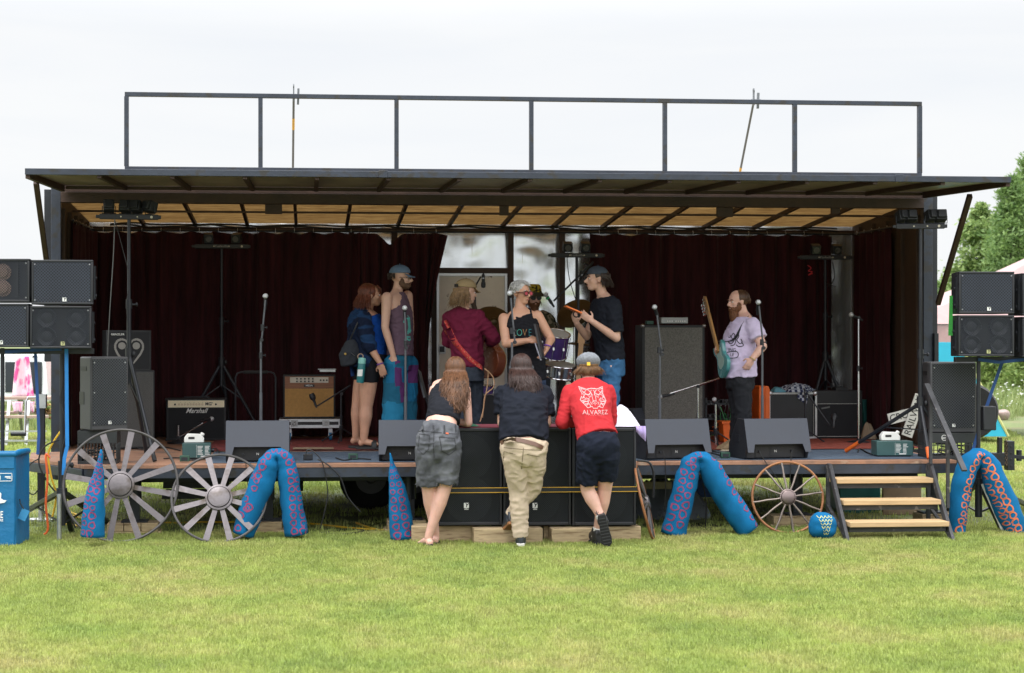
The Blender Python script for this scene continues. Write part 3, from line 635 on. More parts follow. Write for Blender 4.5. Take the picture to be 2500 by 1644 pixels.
def crate(label, px0, px1, pyt, y, logo=0):
    t = T('milk_crate', label, 'crate', group='black milk crates under the powered speakers'); w = X(px1, y) - X(px0, y); h = Zz(px0, pyt, y) - ZD; d = .33
    b = MB()
    for z0_, z1_ in ((0, .03), (h * .62, h)):
        b.box(-w / 2, w / 2, -d / 2, -d / 2 + .012, z0_, z1_); b.box(-w / 2, w / 2, d / 2 - .012, d / 2, z0_, z1_); b.box(-w / 2, -w / 2 + .012, -d / 2 + .013, d / 2 - .013, z0_, z1_); b.box(w / 2 - .012, w / 2, -d / 2 + .013, d / 2 - .013, z0_, z1_)
    n = 12
    for i in range(n + 1):
        x = -w / 2 + .004 + (w - .008) * i / n
        for yy in (-d / 2 + .006, d / 2 - .006): b.box(x - .004, x + .004, yy - .005, yy + .005, .03, h * .62)
    for i in range(1, 9):
        yy = -d / 2 + d * i / 9
        for x in (-w / 2 + .006, w / 2 - .006): b.box(x - .005, x + .005, yy - .004, yy + .004, .03, h * .62)
    for z in (.08, .13):
        b.box(-w / 2, w / 2, -d / 2 + .002, -d / 2 + .009, z, z + .008); b.box(-w / 2 + .002, -w / 2 + .009, -d / 2, d / 2, z, z + .008)
    b.box(-w / 2 + .01, w / 2 - .01, -d / 2 + .01, d / 2 - .01, .004, .012)
    b.build('crate_shell', CRT, t, .002)
    c = MB()
    for k in range(7): c.torus((rnd.uniform(-.08, .08), rnd.uniform(-.06, .04), .03 + .018 * k), rnd.uniform(.06, .1), .006, (rnd.uniform(-.3, .3), rnd.uniform(-.3, .3), 1), 24, 6)
    c.build('coiled_cable', CBL, t)
    if logo: MB().torus((-w * .2, -d / 2 - .002, h * .82), .026, .0025, (0, 1, 0), 24, 5).build('logo_ring', WHT, t); text('em', 'logo_text', WHT, t, (-w * .2, -d / 2 - .002, h * .82), (1, 0, 0), (0, 0, 1), .035, bold=.01)
    return place(t, (px0 + px1) / 2, y)
crate('black milk crate of cables under the left powered speaker', 195, 290, 1050, .35)
crate('black milk crate with round white logo under the right powered speaker', 2255, 2372, 1056, .35, 1)
# floor monitors, seen from the audience side
MONT = mat('monitor_paint', (.030, .035, .050), .5, bump=.2, bs=250, bstr=.002, var=.12)
def monitor(label, px0, px1, y, rz=0, h=.385, col=None):
    w = (X(px1, y) - X(px0, y)) * .985; t = T('floor_monitor', label, 'floor monitor', group='wedge floor monitors on the stage')
    pf = [(-.13, 0), (-.20, .14), (-.12, h), (.06, h), (.27, .13), (.27, 0)]
    s_ = MB()
    for x in (-w / 2, w / 2 - .02): s_.prism([(p[0], p[1]) for p in pf], (x, 0, 0), (0, 1, 0), (0, 0, 1), (.02, 0, 0))
    s_.prism([(-.105, 0.005), (-.105, .14), (-.192, .142), (-.112, h - .004), (.055, h - .004), (.262, .13), (.262, .005)], (-w / 2 + .02, 0, 0), (0, 1, 0), (0, 0, 1), (w - .04, 0, 0))
    s_.build('cabinet', BLK, t, .005)
    # rear panel, painted, with cut-out for the connector plate
    n_ = V((0, -.245, -.08)).normalized() * .004; a = V((0, -.197, .138)); b = V((0, -.117, h + .002)); g = MB()
    def P_(x, k): return V((x, 0, 0)) + a.lerp(b, k) + V((0, -.004, 0))
    o1, o2 = -w / 2 + .07, w / 2 - .07; q = [(-w / 2 + .001, -.28), (o1 - .01, -.28), (o1 + .01, .03), (o2 - .01, .03), (o2 + .01, -.28), (w / 2 - .001, -.28), (w / 2 - .001, 1), (-w / 2 + .001, 1)]
    f_ = [P_(x, k) for x, k in q]; g.add(f_ + [p + V((0, .012, .002)) for p in f_], [(0, 1, 2, 7), (2, 3, 6, 7), (3, 4, 5, 6)] + [(i, i + 8, (i + 1) % 8 + 8, (i + 1) % 8) for i in range(8)]); g.build('rear_panel', MONT, t, smooth=0)
    c = MB(); c.box(-w / 2 + .12, w / 2 - .12, -.112, -.106, .015, .12); cp = c.build('connector_panel', DKM, t)
    m = MB(); m.box(-.06, -.05, -.114, -.1125, .02, .115); m.box(-.045, .045, -.116, -.1125, .03, .11, 0)
    text('N', 'badge_mark', WHT, cp, (0, -.1165, .072), (1, 0, 0), (0, 0, 1), .034)
    m.cyl((-w / 2 + .16, -.112, .07), (-w / 2 + .16, -.13, .07), .012, n=8, mi=2); m.cyl((w / 2 - .16, -.112, .07), (w / 2 - .16, -.13, .07), .012, n=8, mi=2)
    m.build('connector', [BLK, WHT, BLM], cp)
    hn = MB(); 
    for x in (-w / 2 - .006, w / 2): hn.box(x, x + .006, -.02, .1, .16, .23)
    hn.build('handle', BLM, t)
    return place(t, (px0 + px1) / 2, y, ZD + .008, rz)
monitor('wedge floor monitor behind the left tentacle arch', 552, 708, .38, 0)
monitor('wedge floor monitor behind the narrow tentacle, left of the woman in denim shorts', 924, 1076, .38, R(-3))
monitor('wedge floor monitor behind the middle right tentacle arch', 1560, 1722, .38, R(8))
monitor('wedge floor monitor above the copper rimmed wheel', 1800, 1963, .38, R(8))
mm = monitor('dark drum monitor standing on the rug behind the man in red', 1495, 1570, 2.9, R(60))
# subwoofers on timber, with strap
ys_ = -.70
for k, (a0, a1, lab) in enumerate(((1062, 1226, 'large black subwoofer beside the denim shorts, left one of the row'), (1229, 1394, 'large black subwoofer behind the man in beige trousers, middle one of the row'), (1397, 1553, 'large black subwoofer behind the man in red, right one of the row'))):
    t = T('subwoofer', lab, 'subwoofer', group='row of large black subwoofers in front of the deck')
    x0, x1 = X(a0, ys_), X(a1, ys_); w = x1 - x0; z0, z1 = Zz(a0, 1284, ys_), Zz(a0, 1046, ys_); h = z1 - z0; d = .66
    c = MB(); c.box(-w / 2, w / 2, .03, d, 0, h); c.box(-w / 2, -w / 2 + .022, 0, .03, 0, h); c.box(w / 2 - .022, w / 2, 0, .03, 0, h); c.box(-w / 2 + .022, w / 2 - .022, 0, .03, 0, .03); c.box(-w / 2 + .022, w / 2 - .022, 0, .03, h - .03, h)
    c.build('cabinet', BLK, t, .006)
    MB().box(-w / 2 + .024, w / 2 - .024, .004, .007, .032, h - .032).build('grille', GRS, t, smooth=0)
    for j, zc_ in enumerate((h * .27, h * .70)): MB().lathe((0, .028, zc_), (0, -1, 0), [(.2, -.01), (.21, .012), (.19, .014), (.1, .0), (.08, .008), (.001, .012)], 32).build('speaker_cone', CONE, t)
    badge(t, -.02 if k < 2 else -.02, .0035, .18, .045)
    text('elite', 'badge_text', WHT, t, (-.02, .0, .148), (1, 0, 0), (0, 0, 1), .022, bold=.02)
    ft_ = MB()
    for sx in (-.4, .4): ft_.cyl((sx * w, .1, -.012), (sx * w, .1, 0), .03)
    ft_.build('foot', RUB, t)
    t.location = ((x0 + x1) / 2, ys_, z0)
sx0, sx1 = X(1058, ys_ - .01), X(1556, ys_ - .01); zs = Zz(1300, 1196, ys_)
m = MB(); m.box(sx0, sx1, ys_ - .014, ys_ - .011, zs - .026, zs + .026); m.box(sx0 - .004, sx1 + .004, ys_ - .016, ys_ - .0145, zs + .018, zs + .024, 1); m.box(sx0 - .004, sx1 + .004, ys_ - .016, ys_ - .0145, zs - .024, zs - .018, 1)
tag(m.build('load_strap', [BLM, mat('strap_gold', (.62, .36, .03), .5)], smooth=0), 'wide black strap with two gold stripes stretched across the subwoofers', 'strap')
for k, (a0, a1, y0, y1, b0, lab) in enumerate(((1005, 1160, -.62, -.38, 1288, 'timber baulk under the left subwoofer behind the bare feet'), (1157, 1325, -.84, -.6, 1290, 'large squared timber under the middle subwoofer behind the dark sneakers'), (1327, 1345, -.6, -.38, 1290, 'timber baulk end behind the beige trousers'), (1347, 1470, -.84, -.6, 1292, 'large squared timber under the right subwoofer behind the black boots'), (1472, 1565, -.66, -.4, 1284, 'timber baulk under the outer end of the right subwoofer'))):
    zt_ = min(Zz(a0, 1284, ys_) - .013, .15)
    tag(MB().box(X(a0, y0), X(a1, y0), y0, y1, 0, zt_).build('timber_block', PNB, bevel=.006), lab, 'timber block', 'squared timbers under the subwoofers')
tag(MB().box(X(1070, -.3), X(1420, -.3), ys_ + .03, ys_ + .6, Zz(1062, 1046, ys_) + .001, Zz(1062, 1046, ys_) + .006).build('mat', mat('dark_red_mat', (.14, .02, .035), .8)), 'thin pinkish red mat lying on the subwoofers', 'mat')
def cloth_pile(name, c, rx, ry, rz_, mt, label, cat, seed=0, droop=None, n=48):
    g = MB(); c = V(c)
    def fn(u, v):
        a = 2 * math.pi * u; r = v; x = math.cos(a) * r * rx; y = math.sin(a) * r * ry
        e_ = 1 + .22 * noise.noise(V((math.cos(a) * 2, math.sin(a) * 2, seed)))
        h = rz_ * (1 - r ** 2.6) * .85 + .4 * rz_ * noise.noise(V((x * 7, y * 7, seed))) * (1 - r ** 4) + abs(noise.noise(V((x * 16, y * 16, seed + 5)))) * rz_ * .25 * (1 - r ** 3)
        return c + V((x * e_, y * e_, max(.003, h)))
    g.grid(fn, n, 14); return tag(g.build(name, mt, smooth=180), label, cat)
SHW = mat('white_lilac_cotton', (.68, .64, .76), .85, bump=.2, bs=60)
c_ = U(1508, 1046, -.45); c_.z = Zz(1062, 1046, ys_) + .002
sh = cloth_pile('tshirt', c_, .20, .22, .17, SHW, 'crumpled white and lilac t-shirt lying on the right subwoofer', 'shirt', 3)
g = MB(); g.grid(lambda u, v: V((c_.x + .12 + .09 * u, ys_ - .004 - .02 * math.sin(v * 3) , c_.z + .01 - v * (.05 + .09 * u) )) + V((0, -.012 * math.sin(u * 9), 0)), 10, 8); g.build('hanging_sleeve', mat('lilac_cotton', (.42, .33, .62), .85), sh, smooth=180)
# ---- amplifiers
TOLEX = mat('black_tolex', (.012, .013, .016), .55, bump=.4, bs=300, bstr=.002); CLOTHB = mat('speaker_cloth_black', (.012, .013, .016), .85, bump=.3, bs=400)
CREAM = mat('cream_panel', (.88, .78, .56), .45, var=.05)
def combo(name, label, px0, px1, pyt, pyb, y, d=.27):
    t = T(name, label, 'amplifier'); w = X(px1, y) - X(px0, y); z0 = Zz(px0, pyb, y); h = Zz(px0, pyt, y) - z0
    return t, w, h, d, z0
t, w, h, d, z0 = combo('guitar_amplifier', 'black combo amplifier with cream control panel and white script name', 405, 553, 962, 1066, 3.85)
MB().box(-w / 2, w / 2, 0, d, 0, h).build('cabinet', TOLEX, t, .012)
MB().box(-w / 2 + .03, w / 2 - .03, -.004, -.001, .03, h - .115).build('speaker_cloth', CLOTHB, t, smooth=0)
cp = MB().box(-w / 2 + .025, w / 2 - .025, -.010, -.001, h - .105, h - .025).build('control_panel', CREAM, t, smooth=0)
k = MB()
for i in range(9): x = -w / 2 + .15 + i * .033; k.torus((x, -.012, h - .07), .008, .002, (0, 1, 0), 12, 5, mi=1); k.cyl((x, -.010, h - .07), (x, -.02, h - .07), .006, n=8, mi=2)
for x in (-w / 2 + .105, w / 2 - .12): k.cyl((x, -.010, h - .07), (x, -.02, h - .07), .011, n=10)
for i in range(7): k.cyl((-w / 2 + .17 + i * .05, -.010, h - .046), (-w / 2 + .17 + i * .05, -.014, h - .046), .003, n=6)
k.build('knob', [DKM, mat('knob_gold', (.45, .3, .15), .4, .6), CREAM], cp)
text('MG', 'panel_text', DKM, cp, (w / 2 - .205, -.011, h - .066), (1, 0, 0), (0, 0, 1), .048, bold=.03)
text('FX', 'panel_text', DKM, cp, (w / 2 - .165, -.011, h - .054), (1, 0, 0), (0, 0, 1), .018, bold=.02)
text('Marshall', 'name_script', WHT, t, (.0, -.006, h - .145), (1, 0, 0), (0, .0, 1), .075, shear=.45, bold=.015, sx=.95)
hd = MB(); hd.box(-w / 2 + .2, w / 2 - .2, .1, .14, h + .008, h + .016); hd.box(-w / 2 + .2, -w / 2 + .24, .1, .14, h, h + .01); hd.box(w / 2 - .24, w / 2 - .2, .1, .14, h, h + .01); hd.build('handle', BLK, t)
cn = MB()
for sx in (-1, 1):
    for z in (.012, h - .012): cn.ell((sx * (w / 2 - .008), .004, z), (.018, .015, .018))
cn.build('corner_cap', BLK, t)
t.location = (X(479, 3.85), 3.85, ZD + .0)
# wood-faced amp on a flight-case dolly
ya = 3.7; t, w, h, d, z0 = combo('guitar_amplifier', 'tan and wood faced combo amplifier on a wheeled flight case base', 691, 819, 915, 1022, ya)
MB().box(-w / 2, w / 2, 0, d, 0, h).build('cabinet', TOLEX, t, .01)
MB().box(-w / 2 + .022, w / 2 - .022, -.004, -.001, .02, h - .16).build('speaker_cloth', mat('tan_grille_cloth', (.42, .23, .07), .8, vs=30, bump=.3, bs=300), t, smooth=0)
MB().box(-w / 2 + .022, w / 2 - .022, -.006, -.001, h - .158, h - .022).build('wood_panel', mat('walnut_face', (.22, .08, .03), .4, var=.3, vs=3, stretch=(1, 1, 14)), t, smooth=0)
cp = MB().box(-w / 2 + .08, w / 2 - .08, -.012, -.0065, h - .095, h - .03).build('control_panel', mat('ivory_plate', (.55, .5, .42), .4), t, .004)
k = MB()
for r_, zz in ((5, h - .048), (5, h - .078)):
    for i in range(r_): k.cyl((-.14 + i * .045 + .0, -.012, zz), (-.14 + i * .045, -.024, zz), .010, n=10)
for i in range(3): k.cyl((.13 + i * .035, -.012, h - .065), (.13 + i * .035, -.024, h - .065), .010, n=10)
k.build('knob', DKM, cp)
np_ = MB().box(-.06, .06, -.011, -.0065, h - .142, h - .112).build('name_plate', DKM, t); text('MESA', 'name_text', WHT, np_, (0, -.012, h - .127), (1, 0, 0), (0, 0, 1), .026, bold=.01, sx=1.3)
x = MB().box(.12, .3, .08, .2, h + .03, h + .05); x.box(.1, .31, .13, .15, h + .055, h + .062); x.build('top_handle', ALU, t)
t.location = (X(755, ya), ya, z0)
t = T('flight_case', 'silver edged flight case base on blue wheels under the tan amplifier', 'flight case'); z1 = z0; z0 = Zz(755, 1045, ya)
w = X(832, ya) - X(681, ya); h = z1 - z0 - .004; d = .5
MB().box(-w / 2, w / 2, -.08, d - .08, 0, h).build('case_panel', ALU, t, .004)
m = MB(); 
for a, b in ((-w / 2 + .03, -.22), (-.14, .14), (.22, w / 2 - .03)): m.box(a, b, -.083, -.0805, h * .35, h * .7)
m.build('laminate', DKM, t)
m = MB()
for x in (-.18, .18): m.box(x - .04, x + .04, -.086, -.0805, .02, h - .01); m.torus((x, -.088, h / 2), .018, .004, (0, 1, 0), 14, 5)
m.build('latch', SCR, t)
for x in (-w / 2 + .12, w / 2 - .12):
    c = MB(); zc_ = -(z0 - ZD) + .055; c.box(x - .022, x + .022, -.03, .03, zc_ + .03, 0); c.box(x - .025, x - .018, -.03, .02, zc_, zc_ + .06); c.box(x + .018, x + .025, -.03, .02, zc_, zc_ + .06)
    cc = c.build('caster', ALU, t); MB().cyl((x - .016, 0, zc_), (x + .016, 0, zc_), .052, n=20).build('wheel', mat('blue_wheel', (.01, .12, .26), .5), cc)
    wy = MB().cyl((x - .016, .32, zc_), (x + .016, .32, zc_), .052, n=20).build('wheel', MC['blue_wheel'], t)
t.location = (X(757, ya), ya, z0)
# tall bass cabinet + head
yb_ = 2.95; t, w, h, d, z0 = combo('bass_cabinet', 'tall bass speaker cabinet with grey salt and pepper cloth', 1567, 1721, 797, 1086, yb_)
t['category'] = 'speaker cabinet'
MB().box(-w / 2, w / 2, 0, .4, 0, h).build('cabinet', TOLEX, t, .01)
SPC = mat('silver_sparkle_cloth', (.14, .135, .12), .7, var=.5, vs=90, bump=.4, bs=200); 
MB().box(-w / 2 + .035, w / 2 - .03, -.006, -.001, .03, h - .03).build('speaker_cloth', SPC, t, smooth=0)
m = MB()
for sx in (-1, 1):
    for z in (.012, h - .012): m.ell((sx * (w / 2 - .01), .006, z), (.024, .02, .022))
m.build('corner_cap', SCR, t); t.location = (X(1644, yb_), yb_, ZD)
t = T('bass_amplifier_head', 'small silver bass amplifier head on top of the tall cabinet', 'amplifier head'); zt_ = ZD + h + .006; w2 = X(1680, yb_) - X(1615, yb_)
MB().box(-w2 / 2, w2 / 2, .02, .26, .01, .078).build('chassis', mat('silver_paint', (.34, .35, .35), .4, .5), t, .004)
m = MB()
for i in range(8): m.cyl((-.08 + i * .025 + (.02 if i > 2 else 0), .02, .035), (-.08 + i * .025 + (.02 if i > 2 else 0), .008, .035), .008, n=8)
m.build('knob', WHT, t); m = MB()
for sx in (-.11, .11): m.cyl((sx, .05, 0), (sx, .05, .011), .01, n=8)
m.build('foot', RUB, t); t.location = (X(1648, yb_), yb_, zt_)
tag(MB().box(X(1581, yb_), X(1598, yb_), yb_ + .05, yb_ + .15, zt_, zt_ + .04).build('effects_pedal', mat('dark_green_box', (.02, .07, .05), .5), bevel=.003), 'small green pedal on the left edge of the tall bass cabinet', 'pedal')
# heart-logo cabinet stack behind left powered speaker
yg = 2.3; t = T('bass_combo', 'black cabinet with large grey heart emblem behind the left powered speaker', 'amplifier'); w, h, d = .47, .43, .36
MB().box(-w / 2, w / 2, 0, d, 0, h).build('cabinet', TOLEX, t, .008); MB().box(-w / 2 + .02, w / 2 - .02, -.005, -.001, .02, h - .02).build('speaker_cloth', CLOTHB, t, smooth=0)
HG = mat('heart_grey', (.22, .21, .20), .6)
for sx in (-1, 1):
    m = MB()
    def hp(u, r): # half heart arc
        a = math.pi * (1.0 - u * 1.15); return (.062 + math.cos(a) * r * 1.0, .27 + math.sin(a) * r)
    pts = [(.004, .25), (.012, .29), (.04, .325), (.08, .335), (.12, .32), (.145, .28), (.145, .235), (.12, .18), (.075, .12), (.03, .06)]
    wd = [.012, .016, .02, .024, .024, .022, .022, .022, .02, .01]
    for i in range(len(pts) - 1):
        (a, b), (c, e_) = pts[i], pts[i + 1]; L = math.hypot(c - a, e_ - b); nx, nz_ = -(e_ - b) / L, (c - a) / L; w1, w2_ = wd[i], wd[i + 1]
        m.add([(sx * (a + nx * w1 / 2), -.007, b + nz_ * w1 / 2), (sx * (a - nx * w1 / 2), -.007, b - nz_ * w1 / 2), (sx * (c - nx * w2_ / 2), -.007, e_ - nz_ * w2_ / 2), (sx * (c + nx * w2_ / 2), -.007, e_ + nz_ * w2_ / 2)], [(0, 1, 2, 3)])
    m.add([(sx * (.075 + .04 * math.cos(a_ * .449)), -.0072, .265 + .038 * math.sin(a_ * .449)) for a_ in range(14)], [tuple(range(14))])
    m.build('heart_emblem', HG, t, smooth=0)
text('GENZLER', 'name_text', WHT, t, (-.12, -.007, .385), (1, 0, 0), (0, 0, 1), .028, bold=.01, sx=1.2)
t.location = (X(315, yg), yg, Zz(315, 906, yg)); t.rotation_euler = (0, 0, R(14))
t2 = T('speaker_cabinet', 'ribbed grey black cabinet under the heart emblem cabinet', 'speaker cabinet'); hh = Zz(315, 906, yg) - ZD - .003
MB().box(-.25, .25, 0, .38, 0, hh).build('cabinet', TOLEX, t2, .006); m = MB()
for i in range(44): x = -.235 + i * .0107; m.box(x, x + .006, -.012, -.001, .02, hh - .02)
m.build('ribbed_front', mat('ribbed_grey', (.09, .088, .085), .6), t2, smooth=0); t2.location = (X(315, yg), yg, ZD + .009); t2.rotation_euler = (0, 0, R(14)); t2.location.x += .02
# right hand combo + flight case
yr = 3.45; t, w, h, d, z0 = combo('guitar_amplifier', 'black combo amplifier with white piping and a microphone in front, beside the silver mic stand', 1982, 2106, 962, 1079, yr)
MB().box(-w / 2, w / 2, 0, d, 0, h).build('cabinet', TOLEX, t, .01); WP = mat('white_piping', (.45, .45, .43), .6)
MB().box(-w / 2 + .025, w / 2 - .025, -.004, -.001, .025, h - .16).build('speaker_cloth', CLOTHB, t, smooth=0)
m = MB(); m.box(-w / 2 + .022, w / 2 - .022, -.007, -.002, h - .157, h - .152); m.box(-w / 2 + .022, w / 2 - .022, -.007, -.002, .02, .025); m.box(-w / 2 + .018, -w / 2 + .022, -.007, -.002, .02, h - .152); m.build('piping', WP, t, smooth=0)
MB().obox((-.14, -.007, h - .2), (.10, .004, .018), Matrix.Rotation(R(-10), 3, 'Y')).build('name_badge', mat('grey_mark', (.12, .13, .13), .5), t)
m = MB(); m.tube([(-.1, .1, h), (-.09, .1, h + .04), (.09, .1, h + .04), (.1, .1, h)], .008, 6); m.box(.0, .14, .05, .2, h + .001, h + .03); m.build('handle', BLK, t); t.location = (X(2044, yr), yr, ZD + .014)
t = T('flight_case', 'black flight case with silver edges below the plaid shirt', 'flight case'); w = X(1992, yr) - X(1878, yr); h = Zz(1900, 962, yr) - ZD; d = .45
MB().box(-w / 2, w / 2, 0, d, 0, h).build('case_panel', mat('black_laminate', (.02, .022, .027), .4), t)
m = MB()
for x in (-w / 2, w / 2): m.box(x - .012, x + .012, -.012, .01, 0, h)
for z in (.0, h - .02): m.box(-w / 2 + .012, w / 2 - .012, -.011, .01, z, z + .022)
m.build('edge_trim', ALU, t, .002); m = MB(); m.ell((-w / 2 + .01, -.005, h - .01), (.03, .02, .03)); m.ell((w / 2 - .01, -.005, h - .01), (.03, .02, .03)); m.build('corner_cap', ALU, t)
t.location = (X(1935, yr), yr, ZD + .014)
PL = mat('plaid_cotton', (.05, .07, .14), .9); nt = PL.node_tree; b = nt.nodes['Principled BSDF']; tc = nt.nodes.new('ShaderNodeTexCoord'); ck = nt.nodes.new('ShaderNodeTexChecker'); ck.inputs['Scale'].default_value = 30
ck.inputs['Color1'].default_value = (.02, .03, .08, 1); ck.inputs['Color2'].default_value = (.42, .45, .52, 1); nt.links.new(tc.outputs['Object'], ck.inputs[0]); nt.links.new(ck.outputs[0], b.inputs['Base Color'])
c_ = U(1945, 958, yr + .1); c_.z = ZD + .016 + h
sh = cloth_pile('plaid_shirt', c_, .26, .16, .10, PL, 'navy and white plaid shirt thrown over the flight case', 'shirt', 6)
g = MB(); g.grid(lambda u, v: V((c_.x + .0 + .11 * u - .03 * v, yr - .015 - .012 * math.sin(u * 8), c_.z + .04 - v * (.10 + .08 * u))), 10, 8); g.build('hanging_sleeve', PL, sh, smooth=180)
cl = U(1915, 952, yr + .1); cl.z = c_.z; cloth_pile('plastic_bag', cl - V((.08, .05, 0)), .10, .1, .07, mat('blue_clear_plastic', (.12, .32, .42), .25), 'pale blue plastic bag beside the plaid shirt', 'bag', 9)
# orange cases, pedals rack, teal tub, sack
ORG = mat('orange_case_plastic', (.72, .13, .015), .45, bump=.1, bs=80)
y = 3.2; t = T('orange_case', 'tall narrow orange case standing upright beside the flight case', 'case'); x0, x1 = X(1853, y), X(1878, y); z1 = Zz(1860, 946, y)
MB().box(-(x1 - x0) / 2, (x1 - x0) / 2, 0, .4, 0, z1 - ZD).build('case_shell', ORG, t, .012); MB().box(.01, (x1 - x0) / 2 + .004, -.012, .05, .05, z1 - ZD - .03).build('case_rib', ORG, t, .004)
t.location = ((x0 + x1) / 2, y, ZD + .014)
y = 2.8; t = T('toolbox', 'small orange plastic bin on the rug left of the bass player', 'bin'); x0, x1 = X(1764, y), X(1797, y); hh = Zz(1780, 1032, y) - ZD; w = x1 - x0
MB().hexa([(-w / 2 + .015, 0, 0), (w / 2 - .015, 0, 0), (w / 2 - .015, .2, 0), (-w / 2 + .015, .2, 0)], [(-w / 2, -.01, hh), (w / 2, -.01, hh), (w / 2, .21, hh), (-w / 2, .21, hh)]).build('bin_body', ORG, t, .006)
MB().box(-w / 2 - .012, w / 2 + .012, -.022, .222, hh - .03, hh - .002).build('rim', ORG, t, .004); t.location = ((x0 + x1) / 2, y, ZD + .014)
y = 3.1; t = T('equipment_rack', 'open black rack of mixers and wiring behind the short mic stand', 'rack', (X(1757, y), y, ZD)); x0, x1 = X(1722, y), X(1795, y)
m = MB(); 
for z in (.08, .25, .42): m.box(x0, x1, y, y + .3, ZD + z, ZD + z + .02)
for x in (x0, x1 - .02): m.box(x, x + .02, y, y + .02, ZD, ZD + .5)
m.build('frame', BLM, t); m = MB()
for k in range(26): x = rnd.uniform(x0, x1 - .05); z = ZD + rnd.choice((.1, .27, .44)); s_ = rnd.uniform(.02, .06); m.box(x, x + s_, y + .01, y + .12, z + .001, z + s_ * .8)
m.build('effects_unit', BLK, t); m = MB()
for k in range(16): a = V((rnd.uniform(x0, x1), y - .02, ZD + rnd.uniform(.2, .5))); m.tube(bez(a, a + V((rnd.uniform(-.1, .1), -.06, -.1)), a + V((rnd.uniform(-.1, .1), -.03, -.2)), V((rnd.uniform(x0, x1), y, ZD + rnd.uniform(.02, .3))), 8), .004, 5, mi=k % 3)
m.build('wiring', [CBL, CBO, mat('cable_green', (.02, .2, .05), .5)], t); m = MB()
for k in range(10): m.ell((rnd.uniform(x0, x1), y - .004, ZD + rnd.uniform(.1, .48)), .008, n=8, m=5)
m.build('knob', SCR, t)
TEAL = mat('teal_plastic', (.01, .13, .13), .5)
y = 3.9; tag(MB().hexa([(X(2110, y), y, ZD + .014), (X(2130, y), y, ZD + .014), (X(2130, y), y + .3, ZD + .014), (X(2110, y), y + .3, ZD + .014)], [(X(2106, y), y, Zz(2100, 976, y)), (X(2134, y), y, Zz(2100, 976, y)), (X(2134, y), y + .3, Zz(2100, 976, y)), (X(2106, y), y + .3, Zz(2100, 976, y))]).build('storage_tub', TEAL, bevel=.01), 'dark teal storage tub behind the right combo amplifier', 'tub')
c_ = U(2121, 1060, 3.3); c_.z = ZD + .016; cloth_pile('canvas_bag', c_, .09, .1, .2, mat('beige_canvas', (.30, .23, .16), .9), 'beige canvas bag slumped beside the right combo amplifier', 'bag', 12)
# crossing sign (crossbuck) leaning inside
y = 1.5; t = T('crossing_sign', 'white railway crossing sign leaning among the stands by the right wall', 'sign', (X(2205, y), y, ZD)); WB = mat('white_board', (.62, .6, .55), .6, var=.1); c_ = U(2224, 1010, y)
for k, (ang, wd) in enumerate(((R(14), 'CROSSING'), (R(71), 'RAILWAY'))):
    u = V((math.cos(ang), 0, math.sin(ang))); v = V((-math.sin(ang), 0, math.cos(ang))); o = c_ + V((0, -.022 * k, 0)) + (V((0, 0, 0)) if k == 0 else V((.02, 0, -.02)))
    L = .5 if k == 0 else .46; b = MB(); b.obox(o, (L if k == 0 else L, .018, .115), Matrix((u, (0, 1, 0), v)).transposed()); bo = b.build('sign_board', WB, t)
    text(wd, 'sign_text', DKM, bo, o + V((0, -.0105, 0)), u, v, .105, sx=.95)
# fog machines with white jugs
FOG = mat('fog_machine_teal', (.035, .09, .09), .45, var=.1); JUG = mat('white_jug', (.78, .78, .75), .4, var=.05)
def fog(label, px0, px1, y, rz):
    t = T('fog_machine', label, 'fog machine', group='teal fog machines with white jugs'); w = X(px1, y) - X(px0, y)
    MB().box(-w / 2, w / 2, -.1, .12, .012, .155).build('housing', FOG, t, .006)
    m = MB(); m.box(.0, .0015 + .0, -.102, -.101, .02, .14)
    for r_ in range(7): m.box(.01, .01 + .055 * rnd.uniform(.7, 1), -.102, -.1005, .045 + r_ * .013, .050 + r_ * .013); m.box(.08, .08 + .05 * rnd.uniform(.6, 1), -.102, -.1005, .045 + r_ * .013, .050 + r_ * .013)
    m.box(.04, .11, -.102, -.1005, .025, .034); m.build('label_print', WHT, t, smooth=0)
    j = MB(); pr = [(-.1, .0), (.09, .0), (.09, .045), (.05, .082), (-.07, .088), (-.1, .05)]
    j.prism([(a - .02, b + .157) for a, b in pr], (0, -.04, 0), (1, 0, 0), (0, 0, 1), (0, .09, 0)); j.cyl((.045, .0, .225), (.06, .0, .25), .02); jb = j.build('jug', JUG, t, .008)
    MB().box(-.08, -.02, -.042, -.0405, .192, .214).build('jug_handle_hole', DKM, jb)
    m = MB(); m.cyl((w / 2, 0, .08), (w / 2 + .03, 0, .08), .02); m.box(-w / 2 + .02, w / 2 - .02, -.08, .1, 0, .012); m.build('nozzle', BLM, t)
    return place(t, (px0 + px1) / 2, y, ZD + .004, rz)
fog('teal fog machine with white jug in front of the cream panel amplifier', 446, 515, .8, R(2)); fog('teal fog machine with white jug at the right end of the deck', 2135, 2222, .55, R(-4))
GBX = mat('stage_box_green', (.02, .07, .045), .5)
for a, yy, lab, mt in ((451, .35, 'small green box on the deck edge below the left fog machine', GBX), (862, .5, 'small green box on the deck by the sandalled woman', GBX), (1770, .4, 'small green box on the deck between the two right monitors', GBX), (752, .45, 'small black power box with plug on the deck right of the tentacle arch', BLK)):
    t = T('direct_box', lab, 'stage box', group='small boxes on the deck'); MB().box(-.045, .045, -.03, .03, 0, .055).build('housing', mt, t, .004); MB().box(-.03, .03, -.032, -.0305, .01, .04).build('socket_plate', BLM, t); place(t, a, yy, ZD + .01)
